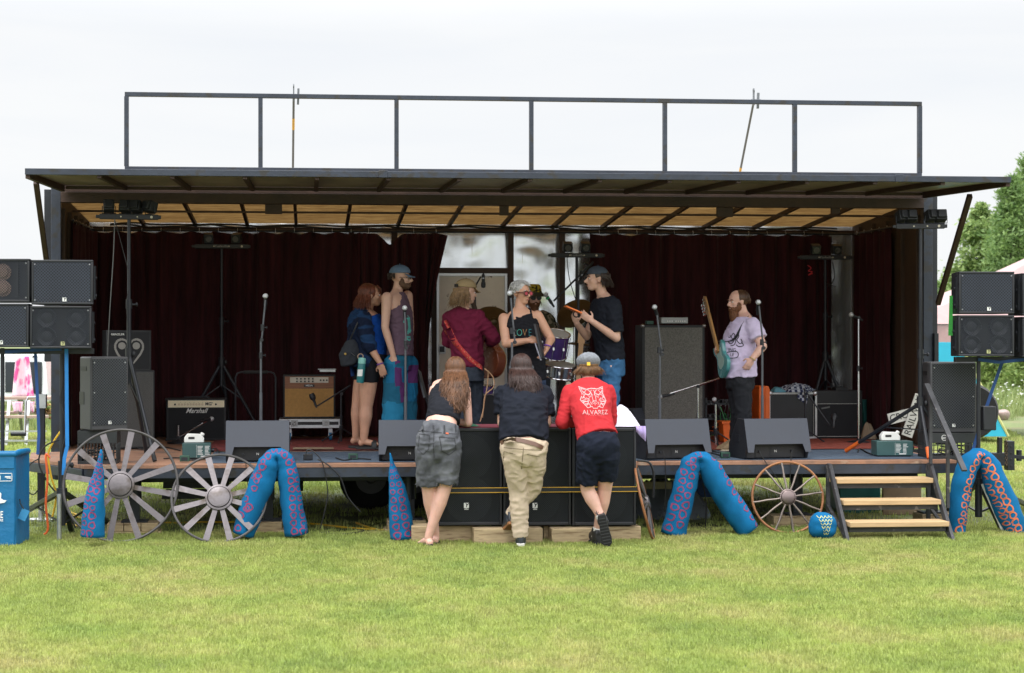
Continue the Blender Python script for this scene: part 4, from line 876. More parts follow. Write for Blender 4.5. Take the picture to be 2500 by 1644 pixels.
# tubular trolley frame
y = 3.3; t = T('trolley_frame', 'thin black tubular trolley handle frame behind the left floor monitor', 'trolley', (X(623, y), y, ZD)); m = MB(); a, b = X(575, y), X(673, y); zt_ = Zz(620, 909, y)
m.tube([(a, y, ZD), (a, y, zt_ - .06), (a + .02, y, zt_ - .015), (a + .06, y, zt_), (b - .06, y, zt_), (b - .02, y, zt_ - .015), (b, y, zt_ - .06), (b, y, ZD)], .010, 8); m.build('frame', BLM, t); MB().cyl((a + .09, y, zt_), (b - .09, y, zt_), .02).build('grip', RUB, t)
MB().box(a - .02, b + .02, y, y + .3, ZD + .012, ZD + .04).build('platform', BLM, t)
# ---- lighting stands
LENS = mat('lamp_lens', (.05, .055, .06), .15, .3); DOT = mat('dot_pale', (.55, .5, .4), .5)
def light_stand(label, px, y, bar_py, hub_py, feet, lamps, w=.62, tilt=0, orange=False, name=True):
    sg = -1 if name else 1
    x = X(px, y); zb_ = Zz(px, bar_py, y); zh_ = Zz(px, hub_py, y); t = T('lighting_stand', label, 'lighting stand', (x, y, ZD), 'tripod lighting stands with lamp bars')
    m = MB(); m.cyl((x, y, zh_ - .28), (x, y, zh_ + .5), .022); m.cyl((x, y, zh_ + .45), (x, y, zb_), .017); m.cyl((x, y, zh_ + .44), (x, y, zh_ + .53), .03); m.cyl((x, y, zh_ + .48), (x + .07, y, zh_ + .48), .01); m.ell((x + .075, y, zh_ + .48), (.012, .02, .02)); m.build('pole', BLM, t)
    m = MB(); m.cyl((x, y, zh_ - .05), (x, y, zh_ + .06), .036); m.ell((x + .05, y - .02, zh_), (.018, .018, .03)); m.build('hub', BLK, t)
    for f in feet:
        g_ = V((x + f[0], y + f[1], ZD + .03)); h_ = V((x, y, zh_)); l = MB(); l.cyl(h_, g_, .019); lg = l.build('leg', BLM, t)
        c = MB(); u = h_.lerp(g_, .83 if orange and len(f) > 2 else .96); c.cyl(u, g_ + (g_ - u).normalized() * .015, .0215, mi=0); c.build('foot', ORG if orange and len(f) > 2 else RUB, lg)
        MB().bar(V((x, y, zh_ - .26)), h_.lerp(g_, .5), .014, .012).build('brace', BLM, t)
    m = MB(); ca, sa = math.cos(tilt), math.sin(tilt); ux = V((ca, sa, 0)); uy = V((-sa, ca, 0)); c_ = V((x, y, zb_))
    Mx = Matrix((ux, uy, (0, 0, 1))).transposed(); m.obox(c_, (w, .055, .05), Mx); m.obox(c_ + ux * w / 2, (.05, .045, .035), Mx); m.obox(c_ - ux * w / 2, (.07, .04, .03), Mx); bb = m.build('lamp_bar', BLK, t, .004)
    m = MB()
    for k, s_ in ((-.14, .008), (.14, .008), (.38, .013)): m.cyl(c_ + ux * w * k - uy * .028, c_ + ux * w * k - uy * .031, s_, n=10, mi=0)
    m.build('marker_dot', DOT, bb)
    if name: text('Yorkville', 'bar_text', mat('grey_print', (.30, .30, .30), .5), bb, c_ - uy * .0285 , ux, V((0, 0, 1)), .04, sx=1.1)
    for k, aim in lamps:
        p = c_ + ux * w * k + V((0, 0, .1)); ax = V((aim * .6, -.55, -.8 if aim else -.35)).normalized() if False else V((aim, sg, -.35)).normalized()
        a_, b_ = frame(ax); M_ = Matrix((a_, ax, b_)).transposed()
        l = MB(); l.obox(p, (.105, .10, .105), M_); l.obox(p - ax * .06, (.08, .04, .08), M_); lo = l.build('lamp', BLK, t, .006)
        MB().obox(p + ax * .052, (.085, .006, .085), M_).build('lens', LENS, lo); e = MB(); e.cyl(p + ax * .052, p + ax * .058, .036, n=16); e.build('lens_ring', mat('lens_inner', (.09, .09, .085), .3), lo)
        e = MB(); e.tube([p + a_ * .062, p + a_ * .064 - V((0, 0, .07)), p - a_ * .064 - V((0, 0, .07)), p - a_ * .062], .005, 6); e.cyl(p - V((0, 0, .07)), c_ + ux * w * k + V((0, 0, .02)), .008); e.build('yoke', BLM, lo)
    return t
light_stand('black tripod lighting stand with four lamps at the front left of the deck', 315, .75, 530, 865, [(.28, -.42), (-.25, .2), (.12, .5)], [(-.34, -.1), (-.06, .2), (.12, .3), (.36, .8)], .56, R(8), name=False)
light_stand('black tripod lighting stand with orange feet at the front right of the deck', 2247, .36, 553, 985, [(-.50, .75, 1), (-.02, -.29, 1), (.35, .0)], [(-.38, -.2), (-.2, .0), (.22, -.2), (.42, .1)], .46, R(-14), True, name=False)
light_stand('dark lighting stand with two lamps in front of the left back curtain', 541, 4.17, 602, 885, [(-.48, -.02), (.48, -.02), (.1, .12)], [(-.25, .15), (.28, -.25)])
light_stand('lighting stand with two lamps in front of the bright metal wall', 1408, 3.7, 624, 900, [(-.3, -.3), (.32, -.2), (.0, .35)], [(-.18, .0), (.16, .1)], .60)
light_stand('lighting stand with two lamps beside the narrow bright wall strip at right', 2015, 3.95, 629, 872, [(-.33, -.25), (.3, -.3, 1), (.1, .3)], [(-.20, .0), (.22, .05)], .60)
tag(MB().tube(spline([U(a, b, 3.85) for a, b in ((1972, 648), (1980, 655), (1974, 662), (1983, 664), (1974, 672), (1984, 668))]), .006, 6).build('ribbon', mat('red_ribbon', (.5, .02, .03), .5)), 'small curled red ribbon hanging from the rear right lamp bar', 'ribbon')
# ---- microphone stands
MGH = mat('mic_grille', (.62, .63, .66), .4, .5, bump=.5, bs=400); GRP2 = mat('stand_grey', (.10, .105, .12), .4, .4)
def mic(t, p, ax, kind=0):
    ax = V(ax).normalized(); p = V(p); k = T if 0 else None
    if kind == 0:
        b = MB(); b.cyl(p - ax * .16, p - ax * .025, .011, .018); b.cyl(p - ax * .11, p - ax * .07, .018); mb_ = b.build('microphone', BLK, t); MB().ell(p, (.026,) * 3, n=16, m=10).build('mic_head', MGH, mb_); MB().torus(p - ax * .002, .0265, .003, ax, 20, 6).build('mic_band', SCR, mb_)
    elif kind == 1:
        b = MB(); b.lathe(p, ax, [(.008, -.1), (.018, -.08), (.018, -.005), (.024, .0), (.026, .03), (.022, .055), (.001, .062)], 14); b.build('microphone', BLK, t); MB().lathe(p, ax, [(.0185, -.05), (.0185, -.04)], 14).build('mic_band', SCR, t)
    else:
        b = MB(); b.lathe(p, ax, [(.009, -.12), (.014, -.08), (.016, -.03), (.032, -.01), (.036, .02), (.03, .05), (.001, .056)], 14); b.build('microphone', BLK, t)
def micstand(label, y, pts, micp, ax, base='round', kind=0, mt=None, yb2=None, rad=.009, joint=None, clutch=(), z=ZD + .006):
    P_ = [q if isinstance(q, V) else U(q[0], q[1], y) for q in pts]; ft_ = P_[-1]; x, yy = ft_.x, ft_.y; t = T('microphone_stand', label, 'microphone stand', (x, yy, ZD), 'microphone stands on the stage'); mt = mt or GRP2
    m = MB(); m.tube(P_[:-1] if len(P_) > 2 else P_, rad, 8) if len(P_) > 2 else None
    if len(P_) > 2: m.build('boom', mt, t); m = MB()
    a = P_[-2]; m.cyl(V((x, yy, z + .01)), V((x, yy, a.z)), rad * 1.25); m.cyl(V((x, yy, z + .2)), V((x, yy, z + (a.z - z) * .55)), rad * 1.7); m.build('pole', mt, t)
    m = MB()
    for c in clutch: q = U(c[0], c[1], y); m.cyl(q - V((0, 0, .03)), q + V((0, 0, .03)), rad * 2.1); m.cyl(q, q + V((.04, -.01, 0)), .006); m.ell(q + V((.042, -.01, 0)), (.006, .012, .016))
    m.cyl(a - V((0, .02, 0)), a + V((0, .02, 0)), .018); m.build('clutch', BLK, t)
    b = MB()
    if base == 'round': b.lathe((x, yy, z), (0, 0, 1), [(.125, 0), (.125, .012), (.10, .02), (.03, .03), (.014, .05)], 28)
    else:
        for k in range(3): an = k * 2.094 + .4; e_ = V((x + .26 * math.cos(an), yy + .26 * math.sin(an), z + .012)); b.cyl((x, yy, z + .16), e_, .008); b.ell(e_, .014, n=8, m=5)
        b.cyl((x, yy, z + .11), (x, yy, z + .19), .022)
    b.build('base', BLM, t)
    if micp is not None: mic(t, U(micp[0], micp[1], y) if not isinstance(micp, V) else micp, ax, kind)
    return t
micstand('grey microphone stand behind the left tentacle arch monitor', .95, [(648, 732), (639, 830), (637, 1000)], (648, 723), (.02, -.6, .8), clutch=((641, 800), (637, 868)))
micstand('grey microphone stand in front of the man in the tank top', 1.0, [(988, 762), (992, 850), (990, 1000)], (988, 752), (-.05, -.6, .8), clutch=((990, 840),))
micstand('grey microphone stand in front of the short haired woman in black', .42, [(1247, 728), (1257, 836), (1250, 1000)], (1244, 716), (-.2, -.7, .7), clutch=((1249, 808),))
micstand('grey microphone stand in front of the tall grey cabinet', 1.0, [(1604, 770), (1616, 866), (1611, 1000)], (1598, 750), (-.35, -.5, .75), clutch=((1609, 855),))
micstand('grey microphone stand in front of the bass player', 1.0, [(1853, 748), (1864, 850), (1861, 1000)], (1851, 738), (-.1, -.6, .8), clutch=((1860, 836),))
micstand('silver straight microphone stand with round base at right', 2.7, [(2096, 776), (2096, 1000)], (2078, 769), (-.8, -.2, .35), kind=0, mt=CHR, rad=.0085, clutch=((2095, 900),))
P1 = U(1352, 735, 2.2); P2 = U(1448, 640, 2.4); P3 = U(1412, 690, 2.4)
micstand('tall boom stand over the drums with green banded microphone', 2.3, [P1, P2, V((P3.x, P3.y, P3.z)), V((P3.x, P3.y, ZD))], None, None, 'tripod', rad=.011, mt=BLM)
t = T('vocal_microphone', 'black microphone with green band on the drum boom', 'microphone', P1); mic(t, U(1333, 720, 2.2), (-.55, -.1, .8)); MB().lathe(U(1337, 728, 2.2), (-.55, -.1, .8), [(.022, -.008), (.022, .008)], 14).build('green_band', mat('green_band', (.02, .35, .1), .5), t)
q = U(1419, 682, 2.5); t = T('overhead_microphone', 'small black overhead microphone beside the capped man with the tablet', 'microphone', q); mic(t, q, (0, 0, -1), 1); MB().tube(spline([q + V((0, 0, .1)), q + V((.03, 0, .17)), q + V((.08, 0, .15)), q + V((.1, 0, .05))]), .004, 6).build('lead', CBL, t)
q = U(1180, 690, 2.6); q2 = U(1160, 700, 2.6)
micstand('boom stand with hanging black microphone in front of the beige door', 2.6, [q + V((0, 0, .05)), q + V((-.03, 0, .06)), q2, V((q2.x, q2.y, ZD))], q, (0, 0, -1), 'tripod', 1, BLM)
A_ = U(505, 1028, 3.3); B_ = U(435, 1064, 3.3); B_.z = ZD + .07
micstand('low boom stand in front of the cream panel amplifier', 3.3, [A_, B_, V((B_.x, B_.y, ZD))], A_ + V((.05, .05, .02)), (.6, .6, .1), 'round', 0, CHR)
micstand('low boom stand with microphone on the tan amplifier', 3.3, [(774, 992), (856, 941), (834, 962), (833, 1062)], (764, 972), (-.3, .2, .8), 'tripod', 2, BLM)
micstand('short boom stand across the tall grey cabinet', 2.3, [(1618, 967), (1756, 924), (1704, 944), (1704, 1080)], (1612, 969), (-1, .1, -.2), 'tripod', 0, CHR)
micstand('short chrome microphone stand beside the orange bin', 2.3, [(1748, 984), (1747, 1080)], (1744, 976), (-.5, -.2, .8), 'tripod', 0, CHR)
micstand('boom stand with microphone in front of the right combo amplifier', 2.7, [(2026, 1040), (1962, 948), (1966, 968), (1966, 1070)], (2036, 1022), (.2, .5, .8), 'tripod', 2, BLM)
# ---- drum kit
PUR = mat('purple_drum_wrap', (.10, .05, .24), .2, .2, .2, 8, coat=.6); DHD = mat('drum_head', (.5, .5, .48), .5); BRZ = mat('bronze_cymbal', (.09, .065, .035), .38, .8, .3, 3, stretch=(1, 1, 1))
def drum(name, label, c, ax, r, L, front=DHD, sh_=PUR):
    ax = V(ax).normalized(); c = V(c); t = T(name, label, 'drum', c, 'drums of the purple kit'); MB().lathe(c, ax, [(r, -L / 2), (r, L / 2)], 36).build('shell', sh_, t)
    for s_ in (-1, 1): MB().torus(c + ax * s_ * L / 2, r + .004, .009, ax, 40, 8).build('hoop', CHR, t); MB().lathe(c + ax * s_ * (L / 2 + .001), ax, [(r - .005, 0), (r - .005, .003)], 36).build('drum_head', front, t)
    a, b = frame(ax)
    for k in range(8): an = k * math.pi / 4 + .2; d_ = a * math.cos(an) + b * math.sin(an); l = MB(); l.cyl(c + d_ * (r + .012) - ax * L * .42, c + d_ * (r + .012) + ax * L * .42, .004, n=6); l.obox(c + d_ * (r + .012), (.018, .018, .03)); l.build('lug', CHR, t)
    return t
drum('rack_tom', 'purple tom drum behind the woman with pink glasses', U(1356, 842, 2.3), (.12, -.35, .93), .135, .26)
drum('bass_drum', 'dark fronted bass drum behind the guitarist', V((X(1196, 2.5), 2.6, ZD + .29)), (-.1, -1, 0), .27, .4, DKM)
drum('floor_tom', 'purple floor tom left of the bass drum', V((X(1176, 2.4), 2.9, ZD + .48)), (0, 0, 1), .19, .34)
drum('snare_drum', 'chrome hooped snare drum under the purple tom', U(1365, 905, 2.5), (.1, -.2, 1), .17, .13, DHD, CHR)
def cymbal(label, c, nrm, r, gy=None):
    c = V(c); t = T('cymbal_stand', label, 'cymbal', (c.x, c.y, ZD), 'cymbals of the drum kit'); MB().lathe(c, nrm, [(r, -.012), (r * .98, -.009), (r * .5, .004), (r * .2, .012), (r * .16, .03), (r * .05, .042), (.001, .043)], 44).build('cymbal', BRZ, t)
    MB().cyl((c.x, c.y, ZD + .2), c, .011).build('pole', CHR, t)
    for k in range(3): an = k * 2.094 + .9; MB().cyl((c.x, c.y, ZD + .35), (c.x + .25 * math.cos(an), c.y + .25 * math.sin(an), ZD + .015), .009).build('leg', CHR, t)
    return t
cymbal('large dark cymbal tilted behind the guitarist', U(1205, 785, 2.9), (.12, -.75, .6), .225)
cymbal('dark bronze cymbal tilted beside the man with the tablet', U(1402, 764, 2.7), (-.45, -.62, .65), .21)
cymbal('small hi hat cymbal behind the tablet man', U(1411, 838, 2.7), (.05, -.1, 1), .13)
# ---- loose cables
C = lambda name, pp, y, label, r=.006, m_=None: cable(name, [U(a, b, y) if len(q_ := (a, b)) else 0 for a, b in pp], label, r, m_)
def dcab(pp, label, r=.005, m_=None, z=ZD + .012): return cable('cable', [V((*G(a, b, z)[:2], z)) for a, b in pp], label, r, m_)
def gcab(pp, label, r=.006, m_=None): return cable('cable', [V((*G(a, b, .012)[:2], .012 + .01 * abs(noise.noise(V((a * .05, b * .05, 0)))))) for a, b in pp], label, r, m_)
C('cable', [(122, 1118), (112, 1112), (116, 1170), (112, 1230), (117, 1290), (108, 1305)], -.08, 'orange cable dropping from the left end of the deck', .011, CBO)
C('cable', [(150, 1050), (130, 1080), (118, 1110), (124, 1160), (137, 1210), (128, 1262)], .1, 'yellow cable looping down at the left end of the deck', .010, CBY)
C('cable', [(158, 1070), (110, 1090), (95, 1130), (118, 1180), (150, 1220), (185, 1290)], .05, 'black cable looping from the left deck corner', .008)
C('cable', [(95, 1120), (70, 1140), (66, 1190), (80, 1208), (96, 1190), (97, 1160)], .0, 'thin black cable loop beside the blue bag', .006)
C('cable', [(150, 870), (152, 930), (147, 980), (158, 1020), (160, 1060), (150, 1110), (152, 1170)], -.19, 'thin black cable wound down the left tower pole', .006)
C('cable', [(280, 535), (277, 620), (268, 760), (262, 872)], .6, 'thin grey cable hanging from the left lamp bar', .005, mat('cable_grey', (.10, .10, .10), .6))
C('cable', [(281, 540), (300, 610), (316, 680), (309, 740), (312, 800)], .66, 'second thin cable curving from the left lamp bar to its pole', .004)
C('cable', [(745, 1120), (752, 1098), (775, 1112), (790, 1140), (800, 1200), (795, 1240), (782, 1290)], -.03, 'black cable from the power box over the deck edge', .006)
C('cable', [(775, 1122), (800, 1135), (830, 1165), (850, 1215), (880, 1250)], -.03, 'black cable curving from the deck edge to the trailer wheel', .007)
C('cable', [(600, 1125), (602, 1160), (606, 1190)], -.02, 'thin cable hanging from the left monitor', .004)
C('cable', [(1618, 1100), (1624, 1130), (1625, 1200), (1622, 1250)], -.02, 'grey cable hanging from the middle right monitor', .004)
C('cable', [(1855, 1105), (1870, 1130), (1895, 1165), (1915, 1200)], -.02, 'cable hanging from the right monitor behind the wheel', .004)
C('cable', [(1932, 1104), (1930, 1150), (1928, 1200), (1932, 1280), (1935, 1305)], -.02, 'straight cable hanging behind the copper rimmed wheel', .005)
C('cable', [(1556, 1125), (1585, 1130), (1596, 1160), (1595, 1215)], -.25, 'thick black cable arching from the deck beside the edge on wheel', .012)
C('cable', [(1716, 1180), (1724, 1230), (1722, 1290)], .3, 'black cable hanging between the legs of the right arch', .006)
C('cable', [(2010, 668), (2016, 690), (2040, 700)], 3.8, 'short cable on the rear right stand', .004)
C('cable', [(2032, 640), (2038, 672), (2032, 690), (2022, 700)], 3.9, 'black cable loop beside the rear right lamps', .006)
C('cable', [(1384, 625), (1390, 680), (1408, 740)], 3.65, 'thin cable falling from the centre lamp bar', .005)
for k, pp in enumerate(([(330, 1094), (360, 1098), (400, 1092), (440, 1100)], [(500, 1120), (470, 1124), (440, 1118), (400, 1120)], [(515, 1100), (528, 1096), (535, 1108), (520, 1112)], [(820, 1118), (840, 1124), (870, 1120), (905, 1122)], [(1735, 1105), (1760, 1112), (1790, 1108), (1800, 1098)], [(1735, 1098), (1750, 1104), (1785, 1102)], [(2095, 1104), (2100, 1096), (2115, 1104), (2130, 1110)], [(2120, 1060), (2150, 1075), (2200, 1070), (2240, 1090)])):
    dcab(pp, ['black cable on the planks right of the left lighting stand foot', 'black cable along the deck edge under the left fog machine', 'small cable loop at the left fog machine plug', 'coiled black cable on the deck before the sandalled woman', 'black cable tangle between the right monitors', 'thin black cable behind the green box between the right monitors', 'cable loop beside the orange stand foot', 'dark cable on the brick rug behind the right fog machine'][k], .007)
dcab([(2130, 1052), (2160, 1060), (2200, 1050), (2230, 1066)], 'red cable on the rug by the crossing sign', .007, mat('cable_red', (.4, .02, .03), .5)); dcab([(2205, 1068), (2230, 1072), (2250, 1082)], 'green cable on the deck by the crossing sign', .007, mat('cable_green', (.02, .2, .05), .5))
gcab([(158, 1255), (185, 1262), (240, 1275), (330, 1272), (420, 1277), (520, 1275), (690, 1277), (760, 1279), (860, 1290), (960, 1296)], 'long yellow cable on the grass under the stage', .010, CBY)
gcab([(140, 1240), (170, 1250), (190, 1262), (150, 1275), (190, 1285)], 'yellow cable coil on the grass left of the blue spike', .009, CBY)
gcab([(870, 1278), (930, 1296), (1000, 1290), (1040, 1278)], 'yellow cable curve beside the narrow blue tentacle', .011, CBY)
for k in range(5): gcab([(1700 + k * 20 + rnd.uniform(-30, 30), 1285 + rnd.uniform(-8, 12)) for _ in range(6)] + [(1860, 1290 + k * 3)], ['black cable heap strand behind the right arch, nearest the tarp', 'black cable heap strand behind the right arch, lowest one', 'black cable heap strand behind the right arch leg', 'black cable heap strand reaching the copper rimmed wheel', 'black cable heap strand under the right deck edge'][k], .008)
gcab([(755, 1296), (800, 1300), (850, 1294), (890, 1299), (840, 1305), (780, 1302)], 'flat black cable coil on the grass right of the left arch', .012)
# ================================================================ WHEELS, TENTACLES, STEPS, BAG
WSP = mat('brushed_spoke_steel', (.145, .13, .135), .42, .65, .2, 5, bump=.2, bs=40); mix_in(WSP, (.07, .055, .045), .6, 5, .06); WRM = mat('dark_rim_steel', (.07, .065, .065), .5, .4, .3, 9)
COP = mat('copper_rust', (.28, .12, .05), .55, .3, .35, 9, bump=.2, bs=60)
def wheel(label, px, py, y, rw, tilt, rz, spoke='flat', n=12, a0=0, rim=WRM, sp=WSP, rhub=.12, hubm=None):
    """stands on its rim and leans back by tilt"""
    t = T('wagon_wheel', label, 'wheel', group='old spoked wheels leaning along the stage'); c = V((0, 0, rw))
    MB().torus(c, rw - .01, .012, (0, 1, 0), 72, 8).build('rim', rim, t)
    for k in range(n):
        a = a0 + k * 2 * math.pi / n; d_ = V((math.cos(a), 0, math.sin(a))); s_ = V((-math.sin(a), 0, math.cos(a))); b = MB()
        if spoke == 'flat':
            p0 = c + d_ * rhub * .9; p1 = c + d_ * (rw - .008); w0, w1 = .022, .029; b.hexa([p0 - s_ * w0 + V((0, -.012, 0)), p0 + s_ * w0 + V((0, -.012, 0)), p1 + s_ * w1, p1 - s_ * w1], [p0 - s_ * w0 + V((0, -.006, 0)), p0 + s_ * w0 + V((0, -.006, 0)), p1 + s_ * w1 + V((0, .005, 0)), p1 - s_ * w1 + V((0, .005, 0))])
        else:
            pts = [c + d_ * (rhub * .9 + (rw - rhub * .9 - .01) * j / 6) + s_ * .0018 * math.sin(j * 1.7 + k) + V((0, -.02 * (1 - j / 6), 0)) for j in range(7)]; b.tube(pts, [.009, .009, .01, .01, .009, .009, .012], 8)
        b.build('spoke', sp, t)
    h = MB().lathe(c + V((0, .02, 0)), (0, -1, 0), [(rhub * .95, 0), (rhub, .03), (rhub * .98, .045), (rhub * .84, .05), (rhub * .80, .04), (rhub * .78, .058), (rhub * .6, .066), (.001, .068)], 32).build('hub', hubm or WSP, t)
    g_ = G(px, py, .0) if y is None else V((X(px, y), y, 0)); t.location = g_; t.rotation_euler = (-tilt, 0, rz) if False else (0, 0, 0)
    t.rotation_euler = Matrix.Rotation(rz, 4, 'Z').__matmul__(Matrix.Rotation(-tilt, 4, 'X')).to_euler(); return t
wheel('largest steel spoked wheel leaning on the deck behind the blue spike', 291, 0, -.38, .522, R(13), R(0), a0=R(80 - 60), rhub=.128)
wheel('second steel spoked wheel with shiny hub overlapping the tentacle arch', 532, 0, -.50, .437, R(27), R(0), a0=R(75 - 60), rhub=.126)
wheel('copper rimmed wheel with thin twisted spokes beside the steps', 1926, 0, -.22, .345, R(10), R(-4), 'thin', 12, R(8), COP, mat('worn_spoke', (.22, .18, .16), .45, .6, .3, 12), .08, mat('pink_silver_hub', (.17, .13, .125), .35, .7))
wheel('copper rimmed wheel seen almost edge on at the right end of the subwoofers', 1597, 0, -.62, .355, R(14), R(76), 'thin', 12, R(8), COP, WRM, .08)
# tentacles
TB = mat('tentacle_blue_felt', (.004, .115, .27), .95, var=.12, vs=9, bump=.5, bs=120, bstr=.004, spec=.2); RP = mat('ring_plum_paint', (.22, .035, .10), .85, var=.15); RO = mat('ring_orange_paint', (.58, .15, .055), .85, var=.12); YP = mat('pattern_yellow_paint', (.62, .6, .2), .85)
def felt(v_, seed, s_=9): return noise.noise(V((v_.x * s_, v_.y * s_, v_.z * s_ + seed))) * .015 + noise.noise(V((v_.x * 26, v_.y * 6, v_.z * 34 + seed))) * .0065
def tentacle(label, pp, rr, y, ringm, rings, seed=0, closed_tip=False, group=None, base=True):
    t = T('tentacle_prop', label, 'stage prop', group='blue felt tentacle props along the stage front')
    scl = 4200 / ((U(pp[0][0], pp[0][1], y) - CAM).dot(FW)); P_ = spline([U(a, b, y) for a, b in pp], 5)
    ri = []
    for i in range(len(rr) - 1):
        for k in range(5): ri.append((rr[i] + (rr[i + 1] - rr[i]) * k / 5) / scl)
    ri.append(rr[-1] / scl); z0_ = min(p.z for p in P_)
    t.location = (P_[0].x, y, 0); m = MB(); m.tube(P_, ri, 28, flat=.92)
    for i, v_ in enumerate(m.v):
        c_ = P_[i // 28]; d_ = (v_ - c_); k = felt(v_, seed)
        # crease folds where the arch bends
        if len(pp) > 6:
            j = i // 28 / len(P_); k += -.022 * math.exp(-((j - .5) / .05) ** 2) * (1 + math.sin((i % 28) * .9)) - .008 * abs(math.sin(j * 40)) * math.exp(-((j - .5) / .2) ** 2)
        m.v[i] = v_ + (d_.normalized() if d_.length > 1e-6 else V((0, 0, 0))) * k
        if m.v[i].z < .004: m.v[i].z = .004
    o = m.build('felt_body', TB, t, smooth=180); bv = bvh_of(o); g = MB()
    for rx, ry, rad in rings:
        c_ = U(rx, ry, y); r_ = rad / scl; ph = rnd.uniform(0, 6); el = 1 + rnd.uniform(-.08, .12)
        vs = []; n = 22
        for j in range(n):
            a = j * 2 * math.pi / n; w_ = 1 + .09 * math.sin(3 * a + ph) + .05 * math.sin(5 * a + ph * 2)
            for rq in (r_ * .52 * w_, r_ * .82 * w_):
                p = c_ + V((math.cos(a) * rq, 0, math.sin(a) * rq * el)); h = bv.ray_cast(p + V((0, -1, 0)), V((0, 1, 0)))
                vs.append((h[0] + V((0, -.0025, 0)), True) if h[0] and h[0].y < y + .03 else (p, False))
        fs = [(2 * j, 2 * j + 1, (2 * j + 3) % (2 * n), (2 * j + 2) % (2 * n)) for j in range(n)]
        fs = [f for f in fs if all(vs[i][1] for i in f)]
        g.add([v_[0] for v_ in vs], fs)
    g.build('painted_rings', ringm, t, smooth=0)
    if base: MB().lathe((P_[0].x, P_[0].y, 0), (0, 0, 1), [(ri[0] * .93, 0), (ri[0] * .93, .003)], 20).build('base_plate', PNB, t)
    return t
def ringrows(line, off, k0, k1, n, r0, r1, two=True):
    """ring centres in two staggered rows along a polyline given in photograph pixels"""
    L = spline([V((a, b, 0)) for a, b in line], 12); out_ = []; d = [0]
    for i in range(1, len(L)): d.append(d[-1] + (L[i] - L[i - 1]).length)
    for k in range(n):
        s_ = d[-1] * (k0 + (k1 - k0) * k / max(1, n - 1)); i = min(range(len(d)), key=lambda q: abs(d[q] - s_)); i = max(1, min(len(L) - 2, i)); tt = (L[i + 1] - L[i - 1]).normalized(); nn = V((-tt.y, tt.x, 0)); r = r0 + (r1 - r0) * k / max(1, n - 1)
        out_.append((L[i].x + nn.x * off[0], L[i].y + nn.y * off[0], r * rnd.uniform(.9, 1.08)))
        if two: i2 = min(len(L) - 2, i + 3); out_.append((L[i2].x + nn.x * off[1], L[i2].y + nn.y * off[1], r * rnd.uniform(.85, 1.05)))
    return out_
A1 = [(594, 1306), (612, 1250), (640, 1180), (656, 1140), (672, 1117), (692, 1125), (703, 1165), (712, 1230), (724, 1306)]
r1_ = [(582, 1287, 10), (587, 1256, 12), (603, 1240, 10), (600, 1216, 10), (622, 1190, 10), (615, 1160, 9), (631, 1160, 11), (641, 1138, 12), (633, 1150, 6), (655, 1112, 10), (668, 1098, 8), (643, 1125, 7), (682, 1100, 9), (695, 1110, 10), (706, 1128, 11), (718, 1122, 8), (609, 1236, 12), (627, 1172, 9),
       (709, 1150, 10), (723, 1147, 9), (711, 1172, 11), (727, 1170, 9), (713, 1192, 10), (729, 1192, 9), (714, 1214, 10), (733, 1215, 9), (715, 1236, 10), (736, 1237, 10), (717, 1255, 10), (739, 1256, 10), (717, 1274, 10), (741, 1276, 9), (719, 1294, 11), (740, 1294, 11)]
tentacle('blue felt tentacle arch with plum rings behind the second steel wheel', A1, [31, 32, 33, 32, 28, 28, 29, 30, 31], -.30, RP, r1_, 1)
A2 = [(1644, 1306), (1658, 1245), (1673, 1185), (1684, 1143), (1704, 1122), (1730, 1140), (1760, 1193), (1795, 1248), (1826, 1296)]
r2_ = [(1628, 1286, 12), (1654, 1278, 12), (1633, 1260, 12), (1660, 1253, 13), (1642, 1236, 12), (1668, 1231, 13), (1650, 1214, 11), (1672, 1207, 11), (1656, 1193, 10), (1678, 1184, 10), (1661, 1172, 10), (1683, 1161, 10), (1665, 1151, 10), (1687, 1139, 9), (1676, 1130, 8), (1688, 1122, 9), (1704, 1108, 9), (1740, 1117, 8), (1756, 1138, 8), (1768, 1158, 7), (1775, 1177, 10), (1788, 1199, 10), (1803, 1218, 10), (1817, 1239, 10), (1831, 1260, 10), (1845, 1277, 9)]
tentacle('blue felt tentacle arch with plum rings right of the subwoofers', A2, [32, 32, 31, 28, 25, 30, 33, 34, 30], -.30, RP, r2_, 4)
A3 = [(2337, 1304), (2341, 1240), (2350, 1180), (2366, 1135), (2390, 1115), (2412, 1132), (2432, 1180), (2457, 1240), (2484, 1298)]
r3_ = [(2335, 1292, 12), (2350, 1276, 8), (2338, 1270, 10), (2352, 1258, 8), (2343, 1252, 9), (2356, 1240, 8), (2344, 1231, 10), (2358, 1216, 9), (2348, 1211, 10), (2362, 1196, 8), (2351, 1192, 10), (2356, 1174, 10), (2363, 1162, 8), (2365, 1143, 10), (2374, 1128, 10), (2384, 1113, 9), (2391, 1108, 7), (2402, 1124, 11), (2396, 1150, 9), (2411, 1142, 12), (2399, 1168, 8), (2418, 1162, 12), (2407, 1186, 8), (2426, 1180, 11), (2413, 1201, 9), (2431, 1194, 10), (2419, 1215, 9), (2437, 1209, 10), (2429, 1230, 9), (2445, 1222, 12), (2437, 1245, 9), (2452, 1239, 12), (2443, 1260, 9), (2460, 1255, 11), (2450, 1276, 8), (2467, 1272, 12), (2458, 1292, 8), (2474, 1286, 12)]
tentacle('blue felt tentacle arch with orange rings right of the steps', A3, [20, 25, 28, 28, 24, 27, 32, 33, 30], -.34, RO, r3_, 7)
